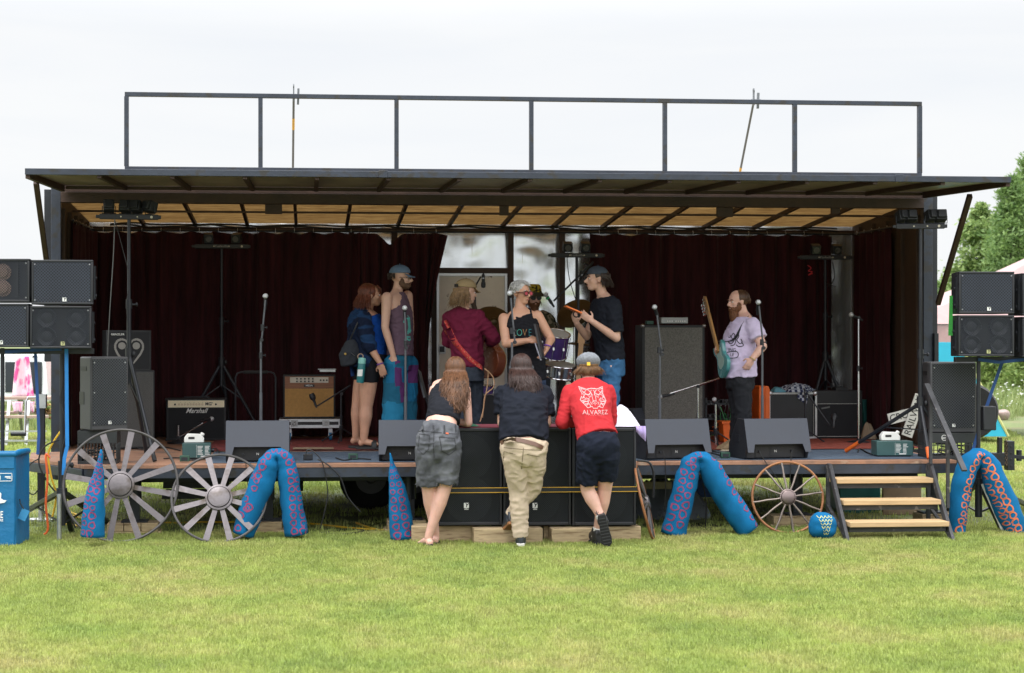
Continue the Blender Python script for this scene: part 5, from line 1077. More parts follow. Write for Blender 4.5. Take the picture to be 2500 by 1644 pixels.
sp1 = [(205, 1297, 8), (222, 1300, 11), (208, 1275, 9), (228, 1280, 11), (207, 1256, 8), (228, 1257, 12), (211, 1235, 9), (229, 1238, 9), (217, 1214, 10), (233, 1218, 10), (223, 1193, 10), (238, 1197, 10), (228, 1175, 8), (241, 1180, 9), (233, 1161, 6), (245, 1163, 8), (236, 1146, 6), (246, 1149, 7), (240, 1133, 5), (247, 1135, 5), (244, 1121, 4), (246, 1110, 3)]
tentacle('upright blue felt tentacle spike with plum rings in front of the largest wheel', [(226, 1310), (229, 1255), (234, 1200), (241, 1150), (247, 1098)], [31, 29, 22, 12, 2], -.75, RP, sp1, 11)
sp2 = [(969, 1305, 12), (995, 1300, 11), (966, 1284, 11), (990, 1280, 11), (964, 1262, 10), (986, 1259, 11), (962, 1240, 10), (983, 1238, 11), (960, 1220, 9), (980, 1218, 10), (958, 1200, 8), (977, 1199, 9), (957, 1182, 7), (973, 1181, 8), (957, 1165, 6), (969, 1163, 6), (956, 1150, 5), (964, 1147, 4), (956, 1135, 3)]
tentacle('narrow blue felt tentacle spike with plum rings beside the barefoot woman', [(981, 1315), (977, 1255), (969, 1200), (960, 1150), (953, 1106)], [32, 29, 23, 12, 2], -.48, RP, sp2, 14)
c_ = G(2008, 1318, 0); c_ = V((c_.x, c_.y, .128)); t = T('felt_ball', 'blue felt ball with yellow scale pattern on the grass left of the steps', 'ball', (c_.x, c_.y, 0))
m = MB().ell(c_, (.13, .125, .128), n=40, m=24)
for i, v_ in enumerate(m.v):
    d_ = v_ - c_; a = math.atan2(d_.z, d_.x); m.v[i] = v_ + d_.normalized() * (felt(v_, 30, 7) * .8 - .006 * math.cos(4 * a + .4))
o = m.build('felt_body', TB, t, smooth=180); bv = bvh_of(o); g = MB()
for r_ in range(6):
    z = .085 - r_ * .030; hw = .072 - r_ * .010; nn = max(1, 4 - r_ // 2)
    for j in range(nn):
        x = -hw + 2 * hw * (j + .5) / nn; s_ = hw / nn * .92; wrapstrip([c_ + V((x - s_, 0, z + .014)), c_ + V((x - s_ * .5, 0, z)), c_ + V((x, 0, z - .006)), c_ + V((x + s_ * .5, 0, z)), c_ + V((x + s_, 0, z + .014))], bv, (0, -1, 0), .0050, g)
g.build('scale_pattern', YP, t, smooth=0)
# steps with handrail
t = T('stage_steps', 'dark metal steps with three pine treads and a slanted handrail', 'steps', (X(2170, -.4), -.4, 0))
STL = mat('worn_stair_steel', (.055, .055, .06), .5, .3, .3, 6, bump=.2, bs=50); mix_in(STL, (.16, .15, .15), .66, 14, .04)
for (pxa, pya, pxb, pyb) in ((2023, 1132, 2066, 1312), (2268, 1130, 2322, 1308)):
    a = U(pxa, pya, -.03); b = U(pxb, pyb, -.86); b.z = .0; d_ = b - a; s_ = MB(); x = V((.016, 0, 0)); w_ = V((0, .0, .075)); v_ = V((0, .10, 0))
    s_.hexa([a - x - v_ * .6, a + x - v_ * .6, a + x + v_ * .2, a - x + v_ * .2], [b - x - v_ * .8, b + x - v_ * .8, b + x + v_ * .3, b - x + v_ * .3]); s_.build('stringer', STL, t, .004)
    s_ = MB(); s_.bar(a + V((0, .02, -.02)), V((a.x, a.y + .02, .0)), .035, .035); s_.bar(V((a.x, .0, .25)), b + V((0, .05, .05)), .03, .02); s_.build('back_leg', STL, t)
for k, (py0, py1, pxa, pxb, y) in enumerate(((1163, 1180, 2043, 2279, -.14), (1216, 1233, 2060, 2298, -.42), (1270, 1287, 2076, 2318, -.70))):
    za, zb_ = Zz(2150, py1, y - .1), Zz(2150, py0 + 1, y); x0, x1 = X(pxa, y - .12), X(pxb, y - .12); MB().box(x0, x1, y - .12, y + .13, za, za + .045).build('tread', PIN, t, .004)
    MB().box(x0 + .01, x1 - .01, y - .06, y + .1, za - .05, za - .002).build('tread_bracket', STL, t)
for px, p0, p1, y in ((2272, 965, 1132, -.12), (2314, 1065, 1240, -.5)): q0, q1 = U(px, p0, y), U(px, p1, y); MB().box(q0.x - .014, q0.x + .014, y - .014, y + .014, q1.z, q0.z).build('rail_post', STL, t)
MB().bar(U(2262, 938, -.02), U(2355, 1150, -.80), .05, .022).build('handrail', STL, t, .003)
# recycling bag
y = -.62; t = T('recycling_bag', 'bright blue recycling bag with white lettering cut by the left frame edge', 'recycling bin'); BB = mat('blue_woven_plastic', (.004, .13, .30), .45, var=.1, vs=4, bump=.35, bs=25, bstr=.01)
h = Zz(30, 1100, y); x1 = X(34, y); x0 = x1 - .58
def bagw(u, v):
    pass
m = MB(); xs_ = [(x0, y), (x1, y), (x1 + .012, y + .02), (x1 + .07, y + .40), (x0 - .05, y + .42)]
N1 = 16; rings = []
for j in range(N1 + 1):
    v = j / N1; row = []
    for k in range(len(xs_)):
        a, b = V((*xs_[k], 0)), V((*xs_[(k + 1) % len(xs_)], 0)); nn = V(((b - a).y, -(b - a).x, 0)).normalized()
        for s_ in range(8): p = a.lerp(b, s_ / 8); w_ = noise.noise(V((p.x * 5, p.y * 5 + k, v * 4))) * .012 + (-.03 * math.sin(s_ / 8 * math.pi) * v if k == 2 else 0); q = p + nn * w_; row.append(V((q.x, q.y, v * (h - .05))))
    rings.append(row)
L = len(rings[0]); vs = [p for r_ in rings for p in r_]; m.add(vs, [(j * L + i, j * L + (i + 1) % L, (j + 1) * L + (i + 1) % L, (j + 1) * L + i) for j in range(N1) for i in range(L)] + [tuple(N1 * L + i for i in range(L))])
t.location = (x0 + .3, y, 0); m.build('bag_body', BB, t, smooth=30)
m = MB(); m.tube([(x0, y + .0, h - .035), (x1 + .015, y + .0, h - .03), (x1 + .035, y + .06, h - .02), (x1 + .06, y + .38, h - .03)], .028, 10); m.box(x0, x1 + .004, y - .012, y - .004, h - .16, h - .045); m.build('rolled_rim', BB, t, .004)
text('RECYCLE', 'bag_text', WHT, t, (x1 - .09, y - .016, Zz(20, 1257, y)), (1, 0, 0), (0, 0, 1), .085, align='RIGHT', bold=.015, sx=.62); text('HERE', 'bag_text', WHT, t, (x1 - .09, y - .016, Zz(20, 1270, y)), (1, 0, 0), (0, 0, 1), .03, align='RIGHT', bold=.02)
g = MB(); zc_, zd_ = Zz(20, 1155, y), Zz(20, 1175, y); yy = y - .0185; xa, xb = x1 - .46, x1 - .012
for a, b, c, d_ in ((xa, xb, zc_ - .005, zc_), (xa, xb, zd_, zd_ + .005), (xb - .005, xb, zd_, zc_), (xa, xa + .005, zd_, zc_)): g.box(a, b, yy, yy + .003, c, d_)
zm = (zc_ + zd_) / 2
for k in range(3): x = x1 - .125 - k * .09; g.box(x - .012, x + .012, yy, yy + .003, zm - .022, zm + .012); g.box(x - .006, x + .006, yy, yy + .003, zm + .012, zm + .024)
g.box(x1 - .075, x1 - .025, yy, yy + .003, zm - .002, zm + .008); g.box(x1 - .06, x1 - .02, yy, yy + .003, zm - .012, zm - .006)
zq = Zz(8, 1222, y)
g.prism([(-.06, -.03), (.03, -.02), (.05, .0), (.02, .005), (-.0, .02), (.005, .06), (-.01, .075), (-.025, .06), (-.035, .02), (-.09, .01)], (x1 - .11, yy, zq), (1, 0, 0), (0, 0, 1), (0, .003, 0))
g.build('printed_mark', WHT, t, smooth=0)
m = MB(); q = U(55, 1257, y + .1); q.x += .01; m.obox(q, (.07, .004, .1), Matrix.Rotation(R(25), 3, 'Y')); m.build('hang_tag', mat('tag_blue', (.04, .25, .5), .3), t); MB().tube([q + V((-.0, 0, .05)), q + V((-.03, 0, .1)), q + V((-.035, 0, .14))], .006, 6).build('tag_string', CBL, t)
# tarp heap, tubs and boards under the deck
TARP = mat('grey_tarp', (.16, .18, .2), .3, .0, .25, 6, coat=.4)
def heap(name, px, py, rx, ry, rz_, mt, lab, cat, s_): c = G(px, py, .0); c.z = .0; return cloth_pile(name, c, rx, ry, rz_, mt, lab, cat, s_, n=64)
heap('tarp', 1625, 1262, .46, .35, .42, TARP, 'crumpled shiny grey tarp heaped under the deck beside the right arch', 'tarp', 21)
def crate2(name, a, b, pt_, pb, y, d, mt, lab, cat): q0, q1 = U(a, pb, y), U(b, pt_, y); return tag(MB().box(q0.x, q1.x, y, y + d, max(0, q0.z), q1.z).build(name, mt, bevel=.008), lab, cat)
crate2('storage_tub', 2050, 2150, 1178, 1255, 1.6, .5, TEAL, 'dark teal tub under the deck behind the steps', 'tub')
crate2('plywood_sheet', 2155, 2250, 1180, 1262, 1.4, .03, mat('plywood', (.22, .15, .09), .7), 'brown plywood sheet leaning under the deck behind the steps', 'board')
crate2('blue_barrel', 1655, 1780, 1150, 1215, 1.9, .4, mat('blue_tub', (.01, .06, .22), .5), 'dark blue tub seen under the deck between the arch legs', 'tub')
crate2('yellow_board', 1570, 1640, 1176, 1195, 1.2, .03, mat('cream_board', (.42, .36, .22), .6), 'cream board under the deck left of the right arch', 'board')
crate2('storage_tub', 690, 740, 1165, 1200, 2.2, .3, BLK, 'black bucket hanging under the deck right of the left arch', 'tub')
# things on sub tops
c_ = U(1140, 1043, -.5); cloth_pile('cloth', V((c_.x, -.5, Zz(1062, 1046, ys_) + .007)), .11, .12, .03, mat('green_white_cloth', (.03, .12, .07), .7, var=.8, vs=30), 'small green and white cloth on the left subwoofer', 'cloth', 33)
# ================================================================ BACKGROUND LEFT
y = 28; t = T('white_van', 'white van parked on the grass far left behind the picnic table', 'van', (X(30, y), y, 0)); VW = mat('van_white', (.75, .77, .78), .3, coat=.3, var=.03)
x0, x1 = X(-170, y), X(119, y); zt_, zb_ = Zz(60, 866, y), .25
MB().hexa([(x0, y, zb_), (x1, y, zb_), (x1, y + 1.8, zb_), (x0, y + 1.8, zb_)], [(x0, y + .1, zt_), (x1 - .12, y + .1, zt_), (x1 - .12, y + 1.7, zt_), (x0, y + 1.7, zt_)]).build('body', VW, t, .06)
q0, q1 = U(12, 958, y - .02), U(102, 884, y - .02); MB().box(q0.x, q1.x, y + .0, y + .05, q0.z, q1.z).build('window', mat('van_glass', (.03, .035, .045), .1), t)
q0 = U(85, 871, y); MB().box(q0.x - .06, q0.x + .06, y, y + .05, q0.z - .03, q0.z + .03).build('door_handle', BLK, t)
for px in (-110, 75): x = X(px, y); tv = MB().cyl((x, y - .01, .32), (x, y + .22, .32), .32, n=28).build('wheel', TYRE, t); MB().cyl((x, y - .03, .32), (x, y - .011, .32), .18, n=20).build('hub_cap', ALU, tv)
y = 30; t = T('red_vehicle', 'strip of a red vehicle beside the white van', 'vehicle', (X(130, y), y, 0)); MB().box(X(121, y), X(215, y), y, y + 1.6, .3, Zz(130, 850, y)).build('body', mat('red_paint', (.45, .02, .03), .3, coat=.4), t, .08); MB().box(X(115, y), X(122.5, y), y + .05, y + 1.5, Zz(130, 900, y), Zz(130, 852, y)).build('window', mat('van_glass', (.03, .035, .045), .1), t)
tv = MB().cyl((X(150, y), y - .01, .32), (X(150, y), y + .2, .32), .32, n=24).build('wheel', TYRE, t)
y = 14.5; t = T('picnic_table', 'grey wooden picnic table with metal frame standing on the grass at left', 'picnic table', (X(0, y), y, 0)); WG = mat('weathered_plank', (.34, .25, .2), .8, var=.2, vs=2, stretch=(1, 8, 8))
xa, xb = X(-190, y), X(127, y); zt_ = Zz(60, 970, y)
for k in range(5): MB().box(xa, xb, y + k * .15, y + k * .15 + .14, zt_ - .045, zt_).build('table_plank', WG, t, .004)
for yy, nm in ((y - .62, 1018), (y + 1.1, 1006)):
    z = Zz(60, 1018, y - .6) + .02
    for k in range(2): MB().box(xa, xb, yy + k * .15, yy + k * .15 + .14, z - .045, z).build('bench_plank', WG, t, .004)
m = MB()
for x in (xa + .3, X(30, y), xb - .35): m.bar((x, y - .3, zt_ - .05), (x, y - .62, .02), .05, .03); m.bar((x, y + .7, zt_ - .05), (x, y + 1.1, .02), .05, .03); m.bar((x, y - .6, z - .06), (x, y + 1.2, z - .06), .04, .04)
m.box(xa, xb, y - .65, y - .61, .09, .12); m.box(xa, xb, y - .65, y - .61, .25, .28); m.build('metal_frame', ALU, t)
TD = mat('tie_dye_cloth', (.80, .62, .70), .9, var=.1); mix_in(TD, (.65, .08, .28), .54, 5, .05, (1.5, 1, .7)); 
def clothfn(y_, pts):
    def fn(u, v): a = U(pts[0][0] + (pts[1][0] - pts[0][0]) * u, pts[0][1], y_); b = U(pts[2][0] + (pts[3][0] - pts[2][0]) * u, pts[2][1], y_); return a.lerp(b, v) + V((0, -.05 * math.sin(u * 10) - .03, 0))
    return fn
yt = y - .05; m = MB(); m.grid(clothfn(y + .5, [(39, 870), (71, 870), (30, 969), (83, 969)]), 20, 16); td = m.build('tie_dye_dress', TD, smooth=180); sm = td.modifiers.new('t', 'SOLIDIFY'); sm.thickness = .01; tag(td, 'pink and white tie dye dress hanging above the picnic table', 'dress')
m = MB(); m.grid(clothfn(y - .1, [(28, 981), (56, 981), (34, 1006), (56, 1006)]), 10, 8); td = m.build('tie_dye_cloth', TD, smooth=180); td.modifiers.new('t', 'SOLIDIFY').thickness = .01; tag(td, 'left hanging end of tie dye cloth below the picnic table top', 'cloth')
m = MB(); m.grid(clothfn(y - .1, [(67, 981), (85, 981), (69, 1006), (84, 1006)]), 10, 8); td = m.build('tie_dye_cloth', TD, smooth=180); td.modifiers.new('t', 'SOLIDIFY').thickness = .01; tag(td, 'right hanging end of tie dye cloth below the picnic table top', 'cloth')
t = T('dried_flowers', 'bunch of yellow and brown dried flowers on the bench', 'flowers', (X(105, y + 1), y + 1, 0)); m = MB()
for k in range(160): p = U(rnd.gauss(104, 12), rnd.gauss(996, 8), y + 1 + rnd.uniform(-.2, .2)); m.ell(p, rnd.uniform(.015, .04), n=6, m=4, mi=rnd.choice((0, 0, 1, 2)))
m.build('blossoms', [mat('dry_brown', (.22, .12, .05), .9), mat('dry_yellow', (.55, .42, .15), .9), mat('dry_green', (.15, .2, .05), .9)], t); MB().box(X(88, y + 1), X(122, y + 1), y + .9, y + 1.15, Zz(100, 1012, y + 1), Zz(100, 1006, y + 1)).build('tray', WG, t)
# ================================================================ BACKGROUND RIGHT
y = 16; PK = mat('pink_canopy_fabric', (.40, .27, .265), .8, var=.08); LB = mat('turquoise_tent_fabric', (.02, .36, .52), .6, var=.12, vs=2)
t = T('pink_gazebo', 'faded pink pop up gazebo behind the right speaker tower', 'gazebo', (X(2400, y), y, 0))
a, b = U(2190, 838, y - 1.5), U(3210, 838, y - 1.5); ap = V(((a.x + b.x) / 2, y, Zz(2440, 575, y))); zb_ = a.z - .2
cs = [V((a.x, y - 1.5, zb_ + .55)), V((b.x, y - 1.5, zb_ + .55)), V((b.x, y + 1.5, zb_ + .55)), V((a.x, y + 1.5, zb_ + .55))]
m = MB(); 
for k in range(4):
    c0, c1 = cs[k], cs[(k + 1) % 4]; m.grid(lambda u, v: (c0.lerp(c1, u)).lerp(ap, v) - V((0, 0, .25 * math.sin(v * math.pi) * .5)), 8, 10)
m.build('roof', PK, t, smooth=30); m = MB()
for k in range(4): c0, c1 = cs[k], cs[(k + 1) % 4]; m.grid(lambda u, v: c0.lerp(c1, u) - V((0, 0, v * .55)) + V((0, .04 * math.sin(u * 20), 0)), 30, 4)
m.build('valance', mat('pink_valance', (.40, .24, .22), .85), t, smooth=180)
for c0 in cs: MB().cyl((c0.x, c0.y, 0), c0, .02).build('pole', ALU, t)
y = 13; t = T('turquoise_tent', 'turquoise tent with sloping wall behind the right powered speaker', 'tent', (X(2340, y), y, 0)); pts = [U(2200, 836, y), U(2345, 836, y), U(2362, 880, y), U(2462, 1066, y), U(2200, 1066, y)]
for p in pts: p.z = max(.0, p.z)
m = MB(); k = len(pts); m.add(pts + [p + V((0, 2.0, 0)) for p in pts], [(0, 1, 2, 3, 4)[::-1], (5, 6, 7, 8, 9)] + [(i, (i + 1) % k, (i + 1) % k + k, i + k) for i in range(k)]); m.build('fabric', LB, t, smooth=0); m = MB(); m.tube([pts[1], pts[2], pts[3]], .025, 6); m.build('seam_tape', mat('seam_yellow', (.5, .5, .2), .6), t); MB().tube([pts[0] + V((0, -.02, 0)), pts[0].lerp(pts[4], 1) + V((0, -.02, 0))], .03, 6).build('pole_sleeve', LB, t)
c_ = V((X(2366, 3), 3, .33)); t = T('spare_wheel', 'dark tyre beside the right speaker, mostly hidden', 'wheel', c_); c_.z = Zz(2362, 1005, 3); t.location = c_; MB().lathe(c_, (.2, 1, 0), [(.16, -.08), (.3, -.09), (.33, 0), (.3, .09), (.16, .08)], 28).build('tyre', TYRE, t); MB().lathe(c_, (.2, 1, 0), [(.155, -.04), (.15, -.02), (.05, -.03), (.001, -.03)], 20).build('rim', RIM, t)
tag(MB().bar((c_.x, 3, 0), (c_.x, 3.02, c_.z - .2), .05, .05).build('wheel_post', BLM), 'short dark post under the dark tyre', 'post')
# ================================================================ PEOPLE
SK1 = mat('skin_fair', (.60, .36, .27), .5, var=.08, vs=9, spec=.4, bump=.1, bs=150, bstr=.002); SK2 = mat('skin_tanned', (.50, .27, .18), .5, var=.1, vs=9, spec=.4, bump=.1, bs=150, bstr=.002); SK3 = mat('skin_pink', (.66, .39, .31), .5, var=.12, vs=7, spec=.4, bump=.1, bs=150, bstr=.002)
for k_ in (SK1, SK2, SK3):
    b_ = k_.node_tree.nodes['Principled BSDF']; b_.inputs['Subsurface Weight'].default_value = .12; b_.inputs['Subsurface Radius'].default_value = (.02, .008, .004); b_.inputs['Subsurface Scale'].default_value = .5
EYW = mat('eye_white', (.6, .58, .55), .3, var=.02); EYD = mat('eye_dark', (.02, .015, .012), .2); LIP = mat('lip', (.34, .11, .09), .5)
def cloth(name, col, **k): return mat(name, col, k.pop('rough', .9), spec=.15, var=k.pop('var', .12), vs=k.pop('vs', 12), bump=.35, bs=k.pop('bs', 60), bstr=.004, **k)
Z3 = V((0, 0, 1))
def fr(f, u=Z3):
    f = V(f).normalized(); r = f.cross(V(u)).normalized(); u = r.cross(f); return r, f, u
def MM(r, f, u): return Matrix((r, f, u)).transposed()
def headp(m, c, f, u=Z3, s=1.0, beard=0, nose=1.0):
    r, f, u = fr(f, u); M = MM(r, f, u); c = V(c); A = lambda x, y, z: c + (r * x + f * y + u * z) * s
    m.ell(A(0, -.012, .03), V((.073, .092, .085)) * s, M, 20, 14); m.ell(A(0, .028, -.025), V((.058, .062, .078)) * s, M, 18, 12)
    m.ell(A(0, .045, -.083), V((.038, .040, .030)) * s, M, 14, 10); m.ell(A(0, .018, -.070), V((.052, .055, .035)) * s, M, 14, 10)
    m.rc(A(0, .082, .012), A(0, .108 + .004 * nose, -.026), .008 * s, .0125 * s * nose, 10); m.ell(A(0, .100, -.034), V((.017, .012, .009)) * s, M, 10, 7)
    m.ell(A(0, .076, .022), V((.047, .016, .012)) * s, M, 14, 8); m.ell(A(.034, .062, -.022), V((.024, .022, .02)) * s, M, 10, 8); m.ell(A(-.034, .062, -.022), V((.024, .022, .02)) * s, M, 10, 8)
    m.ell(A(0, .085, -.055), V((.022, .012, .008)) * s, M, 10, 7); m.ell(A(0, .083, -.066), V((.020, .012, .009)) * s, M, 10, 7)
    for sx in (-1, 1): m.ell(A(sx * .074, -.008, -.008), V((.009, .02, .032)) * s, M, 10, 8); m.ell(A(sx * .078, -.016, .004), V((.008, .012, .02)) * s, M, 8, 6)
    return A, M
def faceparts(t, A, M, brow, s=1.0, lip=True):
    e = MB(); 
    for sx in (-1, 1): e.ell(A(sx * .030, .078, .002), V((.0125, .009, .0075)) * s, M, 12, 8); e.ell(A(sx * .030, .0845, .002), V((.006, .004, .006)) * s, M, 10, 6, mi=1)
    e.build('eye', [EYW, EYD], t)
    e = MB()
    for sx in (-1, 1): e.tube([A(sx * .014, .092, .02), A(sx * .032, .090, .026), A(sx * .050, .078, .021)], [.004 * s, .005 * s, .003 * s], 6)
    e.build('eyebrow', brow, t)
    if lip: MB().ell(A(0, .094, -.0605), V((.021, .006, .0065)) * s, M, 12, 7).build('lips', LIP, t)
def handp(m, w, d, n, side=1, curl=.5, s=1.0, spread=.0, thumb=1.0):
    d = V(d).normalized(); n = V(n); n = (n - d * n.dot(d)).normalized(); l = d.cross(n) * side; w = V(w)
    m.ell(w + d * .048 * s, V((.040, .052, .017)) * s, Matrix((l, d, n)).transposed(), 14, 9); m.rc(w - d * .01 * s, w + d * .03 * s, .024 * s, .026 * s, 10)
    for k, (o, L) in enumerate(((.031, .070), (.0105, .079), (-.0105, .074), (-.031, .058))):
        b = w + (d * (.088 - .005 * abs(k - 1)) + l * o) * s; dd = (d + l * o * (2 + spread)).normalized(); a = 0; r_ = .0085 * s; L *= s; ps = [b - dd * .01]
        for q, fr_ in enumerate((.45, .32, .25)): a += curl * (.55 if q == 0 else .85) + rnd.uniform(-.06, .1); b = b + (dd * math.cos(a) + n * math.sin(a)) * L * fr_; ps.append(b)
        m.chain(ps, [r_ * 1.08, r_, r_ * .92, r_ * .8], 8)
    b = w + (d * .022 + l * .030) * s; q = (d * .55 + l * .75 + n * .45 * thumb).normalized(); p1 = b + q * .038 * s; p2 = p1 + (d * .85 + l * .2 + n * .5 * thumb).normalized() * .030 * s
    m.chain([b, p1, p2], [.013 * s, .0105 * s, .009 * s], 8)
def limb(m, ps, rs, flat=False, n=14, start=True):
    for i in range(len(ps) - 1):
        m.tube([ps[i], ps[i + 1]], [rs[i], rs[i + 1]], n)
        if i > 0 or start: m.ell(ps[i], rs[i] * .99, n=n, m=8)
    if not flat: m.ell(ps[-1], rs[-1], n=n, m=8)
def legpts(h, k, a): h, k, a = V(h), V(k), V(a); return [h, h.lerp(k, .5), k, k.lerp(a, .3), k.lerp(a, .65), a]
LR = [.088, .076, .054, .057, .043, .036]
def armpts(s, e, w): s, e, w = V(s), V(e), V(w); return [s, s.lerp(e, .45), e, e.lerp(w, .25), w]
AR = [.050, .045, .038, .040, .026]
def mul(l, k, add=0): return [x * k + add for x in l]
def torsop(m, rings, side, grow=0.0, n=26):
    """rings: (centre, half width, half depth)"""
    side = V(side).normalized(); R_ = []; k = len(rings)
    for i, (c, hw, hd) in enumerate(rings):
        t_ = (V(rings[min(i + 1, k - 1)][0]) - V(rings[max(i - 1, 0)][0])).normalized(); f_ = side.cross(t_).normalized(); s_ = t_.cross(f_).normalized(); R_.append((V(c), s_ * (hw + grow), f_ * (hd + grow)))
    # refine with a spline so that the cross-sections change smoothly
    out_ = []
    for i in range(k - 1):
        a = R_[max(i - 1, 0)]; b = R_[i]; c = R_[i + 1]; d = R_[min(i + 2, k - 1)]
        for j in range(5):
            t = j / 5; out_.append(tuple(.5 * ((2 * b[q]) + (c[q] - a[q]) * t + (2 * a[q] - 5 * b[q] + 4 * c[q] - d[q]) * t * t + (3 * b[q] - a[q] - 3 * c[q] + d[q]) * t ** 3) for q in range(3)))
    out_.append(R_[-1]); m.loft(out_, n)
def footp(m, a, d, L=.17, u=Z3):
    a = V(a); d = V(d).normalized(); m.ell(a - u * .045 - d * .028, (.033, .033, .035)); m.chain([a - u * .03, a - u * .045 + d * L * .45, a - u * .06 + d * L * .85], [.036, .032, .022])
    l = d.cross(u).normalized()
    for k in range(5): m.rc(a - u * .062 + d * (L * .85) + l * (k - 2) * .015, a - u * .064 + d * (L * .85 + .03 - abs(k - 1) * .004) + l * (k - 2) * .016, .009, .008, 8)
def shoe(t, a, d, mt, sole, u=Z3, L=.285, hi=.10, w=.046, name='shoe'):
    """a: ankle joint"""
    a = V(a); d = V(d).normalized(); u = V(u); u = (u - d * u.dot(d)).normalized(); l = d.cross(u); O = a - u * .085 - d * .065; R_ = []
    prof = [(0, .028, .055), (.03, .036, .075), (.09, .038, .075), (.15, .042, .055), (.21, .047, .038), (.255, .040, .026), (.285, .018, .014)]
    m = MB(); R_ = [(O + d * (x * L / .285) + u * (.012 + h), l * w_, u * h) for x, w_, h in prof]; m.loft(R_, 20); m.tube([a - u * .05, a + u * (hi - .06)], [.048, .044], 14); m.ell(a - u * .04, .05)
    so = remesh(m, name, mt, t, .006, 4, (.002, 20, 1))
    s_ = MB(); pl = [(0, .028), (.02, .037), (.09, .036), (.15, .040), (.21, .049), (.26, .044), (.289, .02)]; pts = [O + d * (x * L / .285 - .004) + l * w_ for x, w_ in pl] + [O + d * (x * L / .285 - .004) - l * w_ for x, w_ in pl[::-1]]
    k = len(pts); s_.add([p + u * .024 for p in pts] + [p - u * .004 for p in pts], [tuple(range(k)), tuple(range(2 * k - 1, k - 1, -1))] + [(i, i + k, (i + 1) % k + k, (i + 1) % k) for i in range(k)])
    s_.build('sole', sole, so, .004); return so, (O, d, l, u)
def hairstrands(t, c, f, mt, n, az, length, wave=.02, spread=.03, top=.02, s=1.0, down=V((0, 0, -1)), start=75, r=.007, name='hair', cap=True, capM=(.083, .100, .092), jitter=.02, follow=None, u=Z3):
    r_, f, u = fr(f, u); c = V(c); m = MB(); A = lambda v: c + (r_ * v.x + f * v.y + u * v.z) * s
    if cap: m.ell(A(V((0, -.022, .034))), V(capM) * s, MM(r_, f, u), 22, 14)
    for k in range(n):
        a = R(rnd.uniform(*az)) ; ps = []; pp = rnd.uniform(0, 6); L = length * rnd.uniform(.6, 1.08); fq = rnd.uniform(18, 34); r2 = r * rnd.uniform(.5, 1); sw = rnd.uniform(.4, 1.3); rj = rnd.gauss(0, 1) * jitter; st_ = start * rnd.uniform(.3, 1.0); g = rnd.uniform(1.0, 1.09)
        for q in range(5):
            ph = R(st_ + (-12 - st_) * q / 4); ps.append(A(V((capM[0] * g * math.cos(ph) * math.sin(a), -.022 - capM[1] * g * math.cos(ph) * math.cos(a), .034 + capM[2] * g * math.sin(ph)))))
        o = (ps[-1] - c); o.z = 0; o = o.normalized(); b = ps[-1]; nseg = max(3, int(L / .03)); fl = pp
        for q in range(1, nseg + 1):
            tt = q / nseg; p = b + down * L * tt + o * spread * tt * (1 if not follow else .3) + r_ * wave * sw * math.sin(fl + tt * L * fq) * (.3 + tt) + r_ * rj * tt + o * wave * .5 * math.cos(fl * 2 + tt * L * 26) + r_ * rnd.uniform(-1, 1) * jitter * .2
            if follow: p += follow(tt)
            ps.append(p)
        rr = [r2 * .9] * 5 + [r2 * (1 - .75 * (q / nseg) ** 2) for q in range(1, nseg + 1)]; m.tube(ps, rr, 5, flat=.6)
    return m.build(name, mt, t, smooth=180)
def person(label, loc): return T('person', label, 'person', loc)
HBR = mat('hair_brown', (.09, .045, .025), .5, var=.5, vs=40, stretch=(3, 3, .4)); HAU = mat('hair_auburn', (.13, .032, .013), .5, var=.5, vs=40); HDK = mat('hair_dark', (.035, .02, .014), .45, var=.5, vs=40); HLB = mat('hair_light_brown', (.17, .085, .035), .5, var=.55, vs=30, stretch=(3, 3, .3)); HBL = mat('hair_dark_blond', (.22, .13, .06), .5, var=.45, vs=40); HWV = mat('hair_wavy_brown', (.11, .045, .017), .5, var=.6, vs=12, stretch=(3, 3, .5)); HGR = mat('hair_silver', (.42, .41, .40), .5, var=.35, vs=40); HGI = mat('beard_ginger', (.13, .045, .014), .6, var=.5, vs=50, bump=.6, bs=120)
def bearding(t, A, M, mt, L=.04, s=1.0, full=True):
    m = MB(); m.ell(A(0, .050, -.085 - L * .5), V((.045, .045, .03 + L)) * s, M, 14, 10); m.ell(A(0, .03, -.07), V((.061, .062, .042)) * s, M, 14, 10)
    for sx in (-1, 1): m.ell(A(sx * .058, .016, -.045), V((.012, .032, .045)) * s, M, 10, 8); m.rc(A(sx * .004, .1, -.046), A(sx * .03, .086, -.062), .007 * s, .006 * s, 8)
    m.ell(A(0, .088, -.08), V((.026, .014, .012)) * s, M, 10, 6)
    return remesh(m, 'beard', mt, t, .006, 2, (.005, 60, .5))
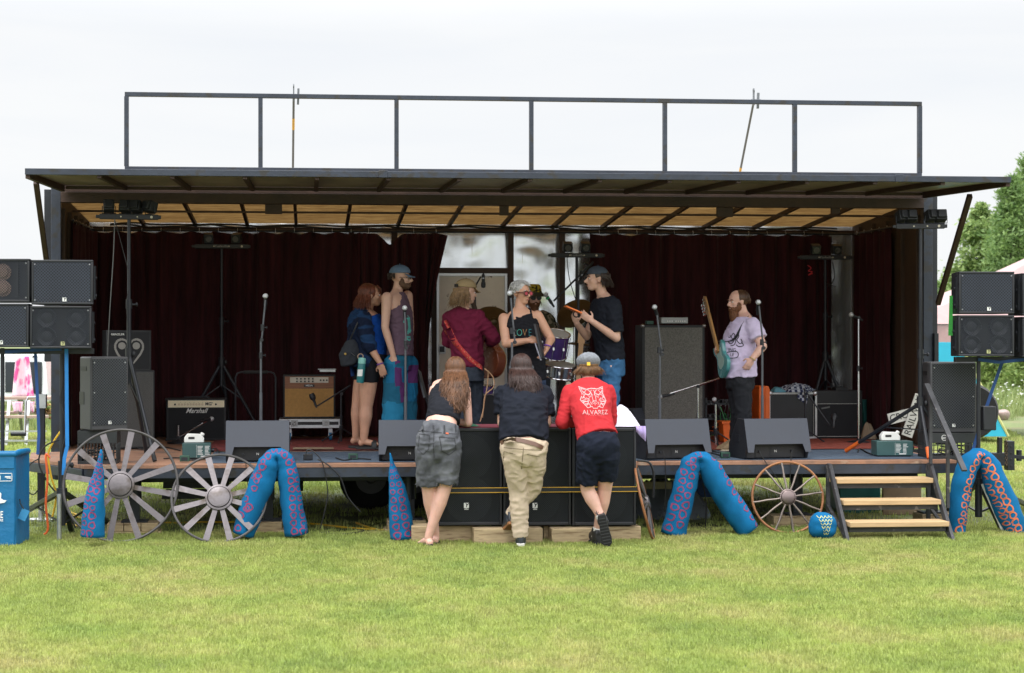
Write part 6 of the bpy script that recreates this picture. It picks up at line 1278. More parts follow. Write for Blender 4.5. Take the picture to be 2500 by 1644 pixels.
def cap5(t, A, M, mt, s=1.0, brim=None, z=.045, name='cap'):
    m = MB(); c = A(0, -.012, z); m.ell(c, V((.084, .104, .078)) * s, M, 24, 14)
    for i, v_ in enumerate(m.v):  # flatten the underside
        q = M.transposed() @ (v_ - c)
        if q.z < -.004: q.z = -.004; m.v[i] = c + M @ q
    if brim is not None:
        d = M @ V(brim); l = d.cross(M @ V((0, 0, 1))).normalized(); P = []
        for j in range(11):
            a = -1.25 + 2.5 * j / 10; P.append((a, math.cos(a)))
        top_ = [c + (d * (.075 + .075 * ca) + l * math.sin(a) * .074) * s + M @ V((0, 0, -.002 - .018 * ca - .02 * math.sin(a) ** 2)) for a, ca in P]; inn = [c + (d * .06 + l * math.sin(a) * .07) * s for a, ca in P]
        vs = top_ + inn + [p - M @ V((0, 0, .006)) for p in top_] + [p - M @ V((0, 0, .006)) for p in inn]; k = 11
        fs = [(j, j + 1, k + j + 1, k + j) for j in range(10)] + [(2 * k + j, 3 * k + j, 3 * k + j + 1, 2 * k + j + 1) for j in range(10)] + [(j, 2 * k + j, 2 * k + j + 1, j + 1) for j in range(10)] + [(k + j, k + j + 1, 3 * k + j + 1, 3 * k + j) for j in range(10)] + [(0, k, 3 * k, 2 * k), (k - 1, 3 * k - 1, 4 * k - 1, 2 * k - 1)]
        m.add(vs, fs)
    m.ell(A(0, -.012, z + .078 * s), .006)
    return m.build(name, mt, t, smooth=60)
def glasses(t, A, M, mt, lens, s=1.0, w=.026, h=.02, th=.0035):
    m = MB(); g = MB()
    for sx in (-1, 1):
        c = A(sx * .032, .100, .0); a = M @ V((1, 0, 0)); b = M @ V((0, 0, 1)); m.tube([c + (a * math.cos(q) * w + b * math.sin(q) * h) * s for q in [i * math.pi / 8 for i in range(16)]], th, 6, True)
        m.tube([A(sx * .058, .096, .004), A(sx * .078, .05, .004), A(sx * .08, -.01, .0)], th, 6); g.add([c + (a * math.cos(q) * w + b * math.sin(q) * h) * s * .95 for q in [i * math.pi / 8 for i in range(16)]], [tuple(range(16))])
    m.tube([A(-.008, .104, .004), A(.008, .104, .004)], th, 6); o = m.build('glasses', mt, t); g.build('lens', lens, o, smooth=0); return o
def belt_loops(*a): pass
# ---------- A: woman in navy jacket, profile to the right
y0 = DK(893, 1098).y; F = V((1, -.12, 0)); SD = V((0, 1, 0)); t = person('woman with auburn hair, navy plaid jacket, black shorts and sandals standing on the deck', (X(893, y0), y0, ZD))
u = lambda px, py, dy=0: U(px, py, y0 + dy)
rg = [(u(903, 905), .16, .13), (u(903, 885), .185, .165), (u(905, 845), .17, .165), (u(905, 805), .175, .17), (u(896, 775), .19, .135), (u(893, 757), .12, .08), (u(894, 748), .06, .055)]
m = MB(); A, M = headp(m, u(909, 722), F, s=1.0); m.rc(u(897, 757), u(902, 735), .058, .055); torsop(m, rg, SD, -.012)
knees = (u(894, 993, -.09), u(874, 988, .09)); anks = (u(888, 1074, -.09), u(869, 1069, .10))
for h_, k_, a_ in ((u(899, 905, -.09), knees[0], anks[0]), (u(893, 905, .09), knees[1], anks[1])): limb(m, legpts(h_, k_, a_), [.115, .098, .070, .072, .052, .040]); footp(m, a_ + V((0, 0, .012)), F)
limb(m, armpts(u(889, 775, -.2), u(903, 846, -.22), u(929, 888, -.25)), [.055, .052, .044, .042, .029]); handp(m, u(929, 888, -.25), (.25, -.1, -1), (.2, 1, 0), -1, .5)
limb(m, armpts(u(889, 775, .2), u(905, 846, .22), u(925, 880, .2)), AR); handp(m, u(925, 880, .2), (.2, 0, -1), (0, -1, 0), 1, .5)
remesh(m, 'body', SK2, t); faceparts(t, A, M, HAU)
m = MB(); torsop(m, [(c, a, b) for c, a, b in rg[1:5]], SD, .004); remesh(m, 'blue_top', cloth('royal_blue_jersey', (.008, .06, .30)), t, .009, 5, (.006, 14, 2))
m = MB(); torsop(m, [(u(905, 862), .175, .16), (u(903, 888), .192, .17), (u(901, 905), .185, .160)][::-1], SD, .006)
for h_, k_ in ((u(899, 900, -.09), knees[0]), (u(893, 900, .09), knees[1])): limb(m, [h_, V(h_).lerp(k_, .36)], [.125, .116], True)
remesh(m, 'shorts', cloth('black_jersey', (.012, .012, .015)), t, .009, 4, (.004, 12, 1))
NV = cloth('navy_plaid', (.008, .014, .036), vs=3); mix_in(NV, (.013, .038, .10), .52, 5, .03, (1, 1, 2.2), 0); m = MB(); torsop(m, [(u(886, 895), .21, .15), (u(887, 850), .205, .16), (u(889, 810), .205, .165), (u(885, 778), .215, .145), (u(889, 759), .12, .095), (u(892, 752), .075, .07)], SD, .008)
for s_ in (-1, 1): limb(m, [u(888, 776, .19 * s_), u(893, 810, .22 * s_), u(903, 845, .225 * s_)], [.082, .080, .076], False); 
limb(m, [u(903, 845, -.225), u(908, 853, -.228)], [.076, .062], True); remesh(m, 'jacket', NV, t, .009, 5, (.013, 11, 1.6))
m = MB(); m.grid(lambda a, b: u(852, 880, -.12).lerp(u(868, 880, .1), a) + V((.02 * b + .03 * math.sin(a * 9) * b, 0, -.17 * b + .05 * a * b)), 12, 8); m.build('jacket_tail', cloth('blue_lining', (.02, .05, .16)), t, smooth=180)
hairstrands(t, u(905, 722), F, HAU, 650, (-105, 105), .16, .024, .045, r=.0065, capM=(.088, .104, .095)); 
m = MB(); r_, f_, u_ = fr(F)
for k in range(26): a = -1 + 2 * k / 25; m.tube([A(a * .05, .05, .105), A(a * .066, .088, .07), A(a * .07, .09, .03 + .01 * math.cos(k))], [.010, .009, .005], 5)
m.build('fringe', HAU, t, smooth=180)
MB().torus(u(928, 889, -.25), .033, .006, (.3, -.1, -1), 20, 6).build('wristband', mat('wristband_violet', (.15, .05, .35), .5), t)
SNB = mat('sandal_black', (.02, .02, .022), .6)
for a_ in anks:
    m = MB(); c_ = V((a_.x, a_.y, ZD + .03)) + F * .05; m.loft([(c_ + F * k - V((0, 0, .012)), V((0, w_, 0)), V((0, 0, .022))) for k, w_ in ((-.13, .02), (-.11, .042), (-.03, .044), (.06, .052), (.12, .046), (.145, .02))], 14); so = m.build('sandal', SNB, t)
    m = MB(); 
    for j in range(8): q = c_ + F * (.035 + .006 * j); m.tube([q + V((0, .052, .0)), q + V((0, .044, .045)), q + V((0, 0, .068)), q + V((0, -.044, .045)), q + V((0, -.052, 0))], .006, 6)
    m.build('strap', SNB, so)
bc = u(852, 862, -.2); t2 = T('shoulder_bag', 'small dark grey shoulder bag on the hip of the woman in the navy jacket', 'bag', bc)
m = MB(); m.loft([(bc + V((.0, 0, -.135)), V((.05, 0, .01)), V((0, .03, 0))), (bc + V((.0, 0, -.12)), V((.085, 0, .02)), V((0, .05, 0))), (bc, V((.108, 0, .02)), V((0, .065, 0))), (bc + V((.01, 0, .08)), V((.08, 0, .02)), V((0, .055, 0))), (bc + V((.01, 0, .135)), V((.045, 0, .01)), V((0, .03, 0)))], 20); remesh(m, 'bag_body', cloth('bag_grey', (.03, .033, .04)), t2, .007, 4, (.004, 14, 1))
m = MB(); m.tube([bc + V((.02, -.07, .0)), bc + V((.06, -.065, -.03))], .003, 6); m.ell(bc + V((-.04, -.066, -.01)), (.012, .004, .012), mi=1); m.build('zip_pull', [SCR, mat('gold_mark', (.4, .25, .05), .5)], t2)
MB().tube(spline([bc + V((.01, .0, .13)), u(868, 800, -.24), u(885, 765, -.2), u(900, 752, .0), u(905, 800, .2), bc + V((.05, .25, .1))]), .009, 6).build('bag_strap', BLK, t2)
bt = u(879, 935, -.26); bu = V((.09, 0, 1)).normalized(); t2 = T('water_bottle', 'teal metal water bottle with white sticker hanging beside the black shorts', 'bottle', bt); MB().lathe(bt, bu, [(.037, 0), (.04, .01), (.04, .19), (.036, .205)], 22).build('flask', mat('teal_powdercoat', (.015, .16, .17), .4), t2); MB().lathe(bt, bu, [(.041, .2), (.041, .245), (.034, .262)], 22).build('lid', mat('mint_plastic', (.20, .50, .45), .4), t2); MB().torus(bt + bu * .275 - V((.02, 0, 0)), .028, .005, (0, 1, 0), 18, 6).build('carry_loop', mat('loop_beige', (.4, .28, .2), .6), t2)
m = MB(); m.grid(lambda a, b: bt + bu * (.07 + .07 * b) + V((math.sin(-1.1 + 1.5 * a) * .0415, -math.cos(-1.1 + 1.5 * a) * .0415, 0)), 8, 4); m.build('sticker', WHT, t2)
# ---------- B: tall man in tank top and blue cap
y0 = 2.05; F = V((.95, -.38, 0)); SD = V((.4, .92, 0)); t = person('tall bearded man in blue cap, purple tank top and patchwork trousers, hand in pocket', (X(975, y0), y0, ZD)); u = lambda px, py, dy=0: U(px, py, y0 + dy)
rg = [(u(976, 900), .16, .11), (u(976, 865), .165, .115), (u(978, 820), .155, .105), (u(975, 770), .18, .12), (u(969, 728), .20, .10), (u(970, 712), .10, .065), (u(971, 704), .058, .055)]
m = MB(); A, M = headp(m, u(979, 679), V((.97, -.22, 0)), s=1.06); m.rc(u(970, 712), u(974, 692), .056, .054); torsop(m, rg, SD, -.008)
limb(m, armpts(u(945, 727, -.18), u(940, 800, -.2), u(960, 868, -.18)), [.060, .05, .041, .042, .03]); handp(m, u(960, 868, -.18), (.1, 0, -1), (.3, .9, 0), -1, .3)
limb(m, armpts(u(995, 722, .18), u(1002, 795, .2), u(1000, 855, .16)), [.056, .048, .04, .04, .028]); handp(m, u(1000, 855, .16), (-.2, 0, -1), (0, -1, 0), 1, .4)
for s_, px in ((-1, 960), (1, 993)): limb(m, legpts(u(px, 900, .09 * s_), u(px, 1000, .09 * s_), u(px - 3, 1085, .1 * s_)), LR); footp(m, u(px - 3, 1087, .1 * s_), F)
remesh(m, 'body', SK1, t); faceparts(t, A, M, HDK); bearding(t, A, M, mat('beard_brown', (.11, .055, .03), .7, var=.4, vs=60), .0, 1.05)
TK = cloth('plum_grey_cotton', (.12, .075, .105)); m = MB(); torsop(m, [(u(977, 868), .178, .13), (u(978, 822), .168, .12), (u(975, 772), .184, .13), (u(971, 745), .165, .112), (u(970, 725), .125, .092), (u(970, 714), .085, .068)], SD, .008)
for s_, px, qx in ((-1, 952, 960), (1, 987, 980)): m.tube([u(px + 4, 752, .1 * s_) + V((0, -.02, 0)), u(qx, 716, .085 * s_), u(px, 740, .13 * s_) + V((0, .05, 0))], [.032, .03, .03], 10)
tk = remesh(m, 'tank_top', TK, t, .009, 5, (.008, 11, 2)); bv = bvh_of(tk); NF = V((.45, -.9, 0)).normalized(); sx_ = V((.9, .45, 0)); g = MB(); o = u(993, 800, -.1); MT = mat('mint_print', (.10, .42, .38), .8)
for pl in ([(-.02, .09), (.0, .12), (.02, .10), (.03, .05), (.02, 0)], [(0, .1), (.01, .0), (.0, -.07)], [(.02, .06), (.035, 0), (.03, -.06)], [(-.04, -.1), (.04, -.1)], [(-.045, -.13), (-.01, -.12), (.02, -.135), (.045, -.12)], [(.01, .05), (.02, -.05)], [(.03, .02), (.045, -.04)], [(-.06, .05), (-.05, .09)]): wrapstrip([o + sx_ * a + V((0, 0, b)) for a, b in pl], bv, NF, .02, g)
g.build('shirt_print', MT, tk, smooth=0)
PT = cloth('patchwork_blue', (.02, .13, .24), vs=3); ntp = PT.node_tree; bs_ = ntp.nodes['Principled BSDF']; tc = ntp.nodes.new('ShaderNodeTexCoord'); mp = ntp.nodes.new('ShaderNodeMapping'); mp.inputs['Scale'].default_value = (7, 2, 5.2); ntp.links.new(tc.outputs['Object'], mp.inputs[0])
vo = ntp.nodes.new('ShaderNodeTexVoronoi'); vo.distance = 'CHEBYCHEV'; vo.inputs['Scale'].default_value = 1; vo.inputs['Randomness'].default_value = .25; ntp.links.new(mp.outputs[0], vo.inputs['Vector']); se = ntp.nodes.new('ShaderNodeSeparateColor'); ntp.links.new(vo.outputs['Color'], se.inputs[0]); rp = ntp.nodes.new('ShaderNodeValToRGB'); rp.color_ramp.interpolation = 'CONSTANT'; ntp.links.new(se.outputs[0], rp.inputs[0])
for i, (p_, c_) in enumerate(((0, (.012, .12, .24)), (.3, (.02, .17, .30)), (.5, (.10, .03, .12)), (.68, (.01, .05, .12)), (.8, (.015, .10, .17)))):
    e_ = rp.color_ramp.elements[i] if i < 2 else rp.color_ramp.elements.new(p_); e_.position = p_; e_.color = c_ + (1,)
ntp.links.new(rp.outputs[0], bs_.inputs['Base Color'])
m = MB(); torsop(m, [(u(976, 905), .175, .125), (u(977, 868), .165, .118), (u(977, 850), .155, .11)], SD, .004)
for s_, px in ((-1, 962), (1, 992)): limb(m, [u(px + 2, 890, .09 * s_), u(px, 960, .09 * s_), u(px - 2, 1020, .1 * s_), u(px - 4, 1084, .1 * s_)], [.115, .118, .125, .13], True)
remesh(m, 'trousers', PT, t, .010, 5, (.012, 9, .7)); cp = cap5(t, A, M, cloth('faded_blue_denim', (.13, .19, .28), vs=20), 1.1, (0, 1, -.15), .052)
glasses(t, A, M, BLK, mat('clear_lens', (.3, .3, .32), .1), 1.05, .022, .016, .0022); hairstrands(t, u(977, 679), V((.97, -.22, 0)), HDK, 50, (-80, 80), .035, .004, .0, start=10, cap=False, s=1.06, capM=(.078, .098, .088), r=.006)
# ---------- C: guitarist from behind
y0 = 1.35; F = V((.55, .83, 0)); SD = V((.83, -.55, 0)); t = person('long haired guitarist in maroon shirt and tan cap seen from behind', (X(1132, y0), y0, ZD)); u = lambda px, py, dy=0: U(px, py, y0 + dy)
rg = [(u(1143, 925), .155, .11), (u(1143, 900), .16, .12), (u(1140, 850), .155, .12), (u(1136, 805), .185, .125), (u(1130, 772), .195, .105), (u(1131, 757), .11, .07), (u(1133, 748), .058, .055)]
m = MB(); A, M = headp(m, u(1139, 714), V((.82, .45, -.05)), s=1.04); m.rc(u(1132, 757), u(1136, 735), .055, .052); torsop(m, rg, SD, -.01)
rs, re, rw = u(1164, 772, -.1), u(1208, 826, -.12), u(1186, 842, .2); limb(m, armpts(rs, re, rw), AR); handp(m, rw, (-.6, .4, -.5), (0, 1, -.3), 1, .5)
ls, le, lw = u(1097, 776, .12), u(1093, 835, .2), u(1140, 845, .45); limb(m, armpts(ls, le, lw), AR); handp(m, lw, (.5, .5, .3), (1, 0, .4), -1, .7)
for s_, px in ((-1, 1128), (1, 1158)): limb(m, legpts(u(px, 920, .04 * s_), u(px, 1015, .05 * s_), u(px, 1088, .05 * s_)), LR)
remesh(m, 'body', SK1, t); faceparts(t, A, M, HBL)
MAR = cloth('maroon_jersey', (.125, .012, .035)); m = MB(); torsop(m, [(u(1142, 897), .17, .13), (u(1140, 850), .168, .132), (u(1136, 805), .196, .138), (u(1130, 774), .205, .12), (u(1131, 760), .13, .085), (u(1132, 751), .07, .062)], SD, .006)
limb(m, [rs, V(rs).lerp(re, .5), re, V(re).lerp(rw, .55)], [.074, .070, .064, .056], True); limb(m, [ls, V(ls).lerp(le, .5), le, V(le).lerp(lw, .6)], [.072, .066, .06, .05], True); msh = remesh(m, 'shirt', MAR, t, .009, 5, (.014, 9, 1.5))
JD = cloth('dark_denim', (.035, .042, .058), vs=14, var=.3); m = MB(); torsop(m, [(u(1143, 930), .165, .12), (u(1143, 895), .165, .12), (u(1142, 880), .15, .11)], SD, .005)
for s_, px in ((-1, 1130), (1, 1158)): limb(m, [u(px, 925, .04 * s_), u(px, 1015, .05 * s_), u(px, 1095, .05 * s_)], [.096, .078, .07], True)
remesh(m, 'trousers', JD, t, .009, 4, (.010, 11, 1.2)); 
for px in (1128, 1158): shoe(t, u(px, 1088, .02), F, BLK, RUB)
hairstrands(t, u(1136, 714), V((.82, .45, 0)), HBL, 300, (-95, 95), .17, .012, .035, start=5, cap=False, s=1.04, capM=(.082, .1, .085)); cap5(t, A, M, cloth('tan_corduroy', (.30, .22, .12)), 1.14, (0, 1, -.12), .05)
MB().grid(lambda a, b: A(-.035 + .07 * a, -.125, .045 + .028 * b - .0 * a), 4, 3).build('cap_strap', BLM, t)
t2 = T('guitar_strap', 'red and orange patterned guitar strap across the back of the maroon shirt', 'strap', u(1130, 840, -.2)); ST = mat('woven_red', (.42, .03, .03), .8, vs=40); mix_in(ST, (.55, .25, .12), .62, 60, .03); bv = bvh_of(msh); g = MB()
wrapstrip([u(1089, 782, -.1), u(1100, 805, -.15), u(1118, 840, -.2), u(1150, 878, -.2), u(1182, 900, -.2)], bv, (.1, -1, 0), .045, g, .006); o_ = g.build('strap_band', ST, t2, smooth=60); sm = o_.modifiers.new('t', 'SOLIDIFY'); sm.thickness = .004
t2 = T('acoustic_guitar', 'brown acoustic guitar held by the guitarist in maroon', 'guitar', u(1200, 860, .2)); c_ = u(1192, 868, .25); GB = mat('guitar_mahogany', (.20, .05, .02), .25, var=.15, coat=.5); gu = V((-.15, .5, .35)).normalized()
n_ = V((.75, .55, 0)).normalized(); ax = V((-.25, .3, .9)).normalized(); ax = (ax - n_ * ax.dot(n_)).normalized(); l_ = n_.cross(ax); out_ = []
for i in range(36):
    a = i * 2 * math.pi / 36; s_ = math.cos(a); x = -s_ * .24; wd = (.19 + .035 * s_) * (1 - .22 * math.exp(-((x - .05) / .07) ** 2)); out_.append((math.sin(a) * wd, x))
m = MB(); m.prism(out_, c_ - n_ * .055, l_, ax, n_ * .11); gb = m.build('guitar_body', GB, t2, .006); MB().prism([(p[0] * 1.01, p[1] * 1.01) for p in out_], c_ + n_ * .056, l_, ax, n_ * .004).build('soundboard', PIN, gb); MB().bar(c_ + ax * .2, c_ + ax * .62, .05, .025, up=n_).build('neck', WOOD, t2)
MB().bar(c_ + ax * .62, c_ + ax * .78, .07, .015, up=n_).build('headstock', WOOD, t2)
C('cable', [(1183, 900), (1203, 920), (1205, 945), (1185, 965), (1180, 1000), (1172, 1030)], 1.1, 'tan instrument cable hanging in a loop below the strap', .006, mat('cable_tan', (.5, .28, .15), .6)); C('cable', [(1192, 905), (1190, 940), (1183, 980), (1178, 1020)], 1.12, 'second strand of tan cable hanging below the strap', .005, MC['cable_tan'])
# ---------- D: woman in black LOVE tank
y0 = .85; F = V((.25, -.95, 0)); SD = V((.95, .25, 0)); t = person('short silver haired woman in black tank top and pink tinted glasses holding a folder', (X(1283, y0), y0, ZD)); u = lambda px, py, dy=0: U(px, py, y0 + dy)
rg = [(u(1288, 925), .175, .13), (u(1287, 895), .175, .13), (u(1284, 850), .155, .12), (u(1276, 805), .165, .13), (u(1272, 772), .175, .105), (u(1270, 757), .10, .07), (u(1270, 748), .056, .054)]
m = MB(); A, M = headp(m, u(1273, 716), V((.62, -.78, -.05)), s=1.0); m.rc(u(1269, 756), u(1271, 735), .055, .052); torsop(m, rg, SD, -.006)
ls, le, lw = u(1230, 778, -.02), u(1235, 840, -.1), u(1288, 832, -.24); limb(m, armpts(ls, le, lw), [.056, .052, .042, .042, .029]); handp(m, lw, (1, -.1, .1), (0, .8, -.6), 1, 1.0)
rs, re, rw = u(1312, 772, .02), u(1345, 828, .0), u(1336, 848, -.2); limb(m, armpts(rs, re, rw), [.058, .052, .044, .042, .029]); handp(m, rw, (-.35, -.2, -.8), (-.8, .1, .3), 1, .7)
for s_, px in ((-1, 1268), (1, 1306)): limb(m, legpts(u(px, 920), u(px, 1015), u(px, 1100)), LR)
remesh(m, 'body', SK2, t); faceparts(t, A, M, HGR)
TKB = cloth('black_cotton', (.010, .010, .013)); m = MB(); torsop(m, [(u(1289, 930), .19, .145), (u(1287, 890), .185, .14), (u(1284, 850), .165, .13), (u(1276, 808), .172, .14), (u(1273, 785), .160, .122), (u(1272, 768), .11, .088)], SD, .006)
for px, qx in ((1244, 1254), (1300, 1291)): m.tube([u(px, 800, -.08), u(px + (4 if px < 1270 else -4), 775, -.075), u(qx, 757, .0), u(qx, 775, .09)], [.035, .027, .024, .03], 10)
tk = remesh(m, 'tank_top', TKB, t, .008, 5, (.008, 11, 2)); bv = bvh_of(tk); o = u(1286, 817, -.3)
for ch, px, co in (('L', 1261, (.30, .24, .08)), ('O', 1273, (.05, .28, .22)), ('V', 1286, (.38, .20, .08)), ('E', 1299, (.03, .20, .24))): text(ch, 'shirt_print', mat('print_' + ch.lower(), co, .7, var=.02), tk, u(px, 813, -.3), (1, 0, 0), (0, 0, 1), .10, bvh=bv, off=.004, sx=.72, bold=-.015)
m = MB(); torsop(m, [(u(1288, 945), .18, .135), (u(1288, 915), .18, .132)], SD, .008)
for s_, px in ((-1, 1268), (1, 1306)): limb(m, [u(px, 940), u(px, 1015), u(px, 1105)], [.1, .082, .072], True)
remesh(m, 'trousers', cloth('navy_denim', (.03, .045, .085)), t, .009, 4, (.009, 10, 1.2)); 
for px in (1268, 1306): shoe(t, u(px, 1103, -.0), F, BLK, RUB)
hc = u(1268, 714); m = MB(); m.ell(A(0, -.03, .045), V((.086, .1, .085)), M, 20, 12); r_, f_, u_ = fr(V((.62, -.78, 0)))
for k in range(620):
    a = rnd.uniform(0, 2 * math.pi); ph = rnd.uniform(-.25, 1.5)
    if math.sin(a) > .35 and ph < .62: continue
    d_ = V((math.cos(ph) * math.cos(a), math.cos(ph) * math.sin(a), math.sin(ph))); p = A(d_.x * .083, -.026 + d_.y * .1, .04 + d_.z * .085); q = p + M @ (d_ * .016 + V((rnd.uniform(-.02, .02), rnd.uniform(-.01, .03), -.02 - .0 * ph))); m.tube([p, p.lerp(q, .5) + M @ d_ * .006, q], [.006, .005, .002], 5)
m.build('hair', HGR, t, smooth=180); glasses(t, A, M, mat('tortoise_frame', (.08, .025, .015), .3), mat('pink_lens', (.45, .05, .09), .15), 1, .028, .022, .0055)
t2 = T('folder', 'dark folder and pale tablet held by the silver haired woman', 'folder', u(1316, 850, -.3)); a_, b_ = u(1308, 792, -.27), u(1325, 876, -.32); MB().bar(a_, b_, .11, .02, up=V((1, -.4, 0))).build('cover', BLK, t2, .003); MB().bar(u(1307, 838, -.3), u(1321, 880, -.33), .02, .012, up=V((1, -.4, 0))).build('tablet_edge', mat('pale_grey', (.3, .3, .36), .4), t2)
MB().torus(rw + V((0, 0, .012)), .034, .006, (-.2, -.2, -.9), 20, 6).build('wristband', MC['wristband_violet'], t)
# ---------- E: drummer behind
y0 = 3.3; F = V((.1, -1, 0)); SD = V((1, .1, 0)); t = person('ginger bearded man in yellow bucket hat and camouflage shirt behind the drums', (X(1305, y0), y0, ZD)); u = lambda px, py, dy=0: U(px, py, y0 + dy)
rg = [(u(1310, 905), .16, .11), (u(1310, 860), .16, .12), (u(1310, 815), .18, .13), (u(1308, 778), .19, .11), (u(1304, 764), .1, .07), (u(1304, 757), .058, .055)]
m = MB(); A, M = headp(m, u(1303, 727), V((.15, -1, -.08)), s=1.05); m.rc(u(1304, 765), u(1304, 742), .055, .05); torsop(m, rg, SD, -.01)
for s_, px, ex, wx in ((-1, 1272, 1262, 1300), (1, 1343, 1356, 1350)): limb(m, armpts(u(px, 783), u(ex, 835, -.05), u(wx, 858, -.3)), AR); handp(m, u(wx, 858, -.3), (0, -1, 0), (0, 0, -1), s_, .8)
for px in (1295, 1325): limb(m, legpts(u(px, 900), u(px, 985), u(px, 1065)), LR)
remesh(m, 'body', SK3, t); faceparts(t, A, M, HGI, lip=False); CM = cloth('camouflage', (.05, .05, .03), vs=8); mix_in(CM, (.20, .17, .12), .54, 12, .02, detail=1); mix_in(CM, (.01, .012, .01), .60, 15, .02, (1, 1, 1.3), 1)
m = MB(); torsop(m, rg[:-1], SD, .01)
for px, ex in ((1272, 1262), (1343, 1356)): limb(m, [u(px + (3 if px < 1300 else -3), 783), u(ex, 830, -.05)], [.075, .065], True)
remesh(m, 'shirt', CM, t, .009, 5, (.008, 10, 1.3)); m = MB(); torsop(m, [(u(1310, 920), .165, .12), (u(1310, 895), .165, .118)], SD, .004)
for px in (1295, 1325): limb(m, [u(px, 915), u(px, 985), u(px, 1062)], [.095, .08, .07], True)
remesh(m, 'trousers', JD, t, .010); bearding(t, A, M, HGI, .05, 1.05); hairstrands(t, u(1303, 727), F, HGI, 70, (-80, 80), .14, .012, .02, start=20, r=.008); BH = cloth('mustard_print', (.36, .27, .03), vs=20); mix_in(BH, (.03, .03, .02), .57, 38, .02, detail=0)
m = MB(); c_ = A(0, -.008, .058); m.lathe(c_, M @ V((0, 0, 1)), [(.092, 0), (.09, .03), (.078, .075), (.06, .09), (.001, .094)], 26); hb = m.build('bucket_hat', BH, t, smooth=40); MB().lathe(c_, M @ V((0, 0, 1)), [(.092, .006), (.132, -.04), (.13, -.045), (.088, -.004)], 28).build('hat_brim', mat('olive_brim', (.035, .032, .02), .8), hb); glasses(t, A, M, BLK, DKM, 1.05, .025, .02, .004)
# ---------- F: man with orange tablet
y0 = 1.35; F = V((-.93, -.2, 0)); SD = V((-.25, .97, 0)); t = person('man in backwards grey cap and black v neck t-shirt reading an orange cased tablet', (X(1487, y0), y0, ZD)); u = lambda px, py, dy=0: U(px, py, y0 + dy)
rg = [(u(1489, 905), .155, .115), (u(1489, 872), .16, .12), (u(1484, 830), .16, .125), (u(1474, 780), .19, .13), (u(1477, 742), .205, .105), (u(1473, 724), .11, .075), (u(1470, 714), .058, .056)]
m = MB(); A, M = headp(m, u(1456, 682), V((-.97, -.12, .02)), s=1.06, nose=1.15); m.rc(u(1471, 722), u(1464, 700), .057, .053); torsop(m, rg, SD, -.01)
rs, re, rw = u(1497, 748, -.17), u(1505, 826, -.22), u(1446, 785, -.34); limb(m, armpts(rs, re, rw), [.058, .052, .043, .043, .03]); handp(m, rw, (-.8, -.05, .55), (-.2, .7, .5), -1, .55)
ls, le, lw = u(1462, 748, .17), u(1432, 822, .1), u(1408, 790, -.05); limb(m, armpts(ls, le, lw), [.056, .05, .042, .042, .03]); handp(m, lw, (-.3, -.2, .8), (.1, -.7, .4), 1, .5)
for s_, px in ((-1, 1492), (1, 1480)): limb(m, legpts(u(px, 900, .09 * s_), u(px, 1000, .09 * s_), u(px, 1085, .1 * s_)), LR)
remesh(m, 'body', SK1, t); faceparts(t, A, M, HDK)
m = MB()
for sx in (-1, 1): m.rc(A(sx * .004, .108, -.050), A(sx * .024, .095, -.058), .006, .004, 8)
m.build('moustache', HDK, t)
BT = cloth('charcoal_tshirt', (.013, .015, .022)); m = MB(); torsop(m, [(u(1490, 880), .178, .138), (u(1486, 832), .172, .138), (u(1475, 782), .2, .143), (u(1477, 744), .214, .122), (u(1474, 727), .125, .088)], SD, .006)
limb(m, [rs, V(rs).lerp(re, .82)], [.086, .080], True); limb(m, [ls, V(ls).lerp(le, .6)], [.082, .074], True); remesh(m, 'tshirt', BT, t, .009, 5, (.012, 9, 1.5))
LJ = cloth('blue_denim', (.045, .13, .26), vs=10, var=.3); m = MB(); torsop(m, [(u(1490, 918), .168, .125), (u(1490, 875), .168, .126)], SD, .014)
for s_, px in ((-1, 1492), (1, 1480)): limb(m, [u(px, 905, .09 * s_), u(px, 1000, .09 * s_), u(px, 1092, .1 * s_)], [.1, .082, .078], True)
remesh(m, 'trousers', LJ, t, .009, 4, (.011, 11, 1)); 
for s_, px in ((-1, 1492), (1, 1480)): shoe(t, u(px, 1092, .1 * s_), F, BLK, WHT)
hairstrands(t, u(1458, 682), V((-.97, -.12, 0)), HDK, 200, (-95, 95), .10, .012, .035, start=15, s=1.06, capM=(.08, .1, .08), r=.008); cap5(t, A, M, cloth('slate_cap', (.055, .065, .085)), 1.09, (0, -1, -.45), .05)
t2 = T('tablet', 'tablet in a bright orange case held by the capped man', 'tablet', u(1404, 758, -.2)); a_, b_ = u(1379, 748, -.25), u(1430, 770, -.25); d_ = (b_ - a_).normalized(); l_ = V((0, 1, 0)); n_ = d_.cross(l_); OC = mat('orange_rubber_case', (.85, .20, .04), .5)
MB().obox(a_.lerp(b_, .5), ((b_ - a_).length, .17, .016), Matrix((d_, l_, n_)).transposed()).build('case', OC, t2, .006); MB().obox(a_.lerp(b_, .5) + n_ * (.010 if n_.z > 0 else -.010), ((b_ - a_).length * .86, .14, .003), Matrix((d_, l_, n_)).transposed()).build('screen', mat('tablet_screen', (.05, .05, .06), .1), t2)
MB().torus(a_.lerp(b_, .55) - V((0, 0, .03)), .03, .007, (0, 1, 0), 20, 6).build('hand_grip', BLK, t2)
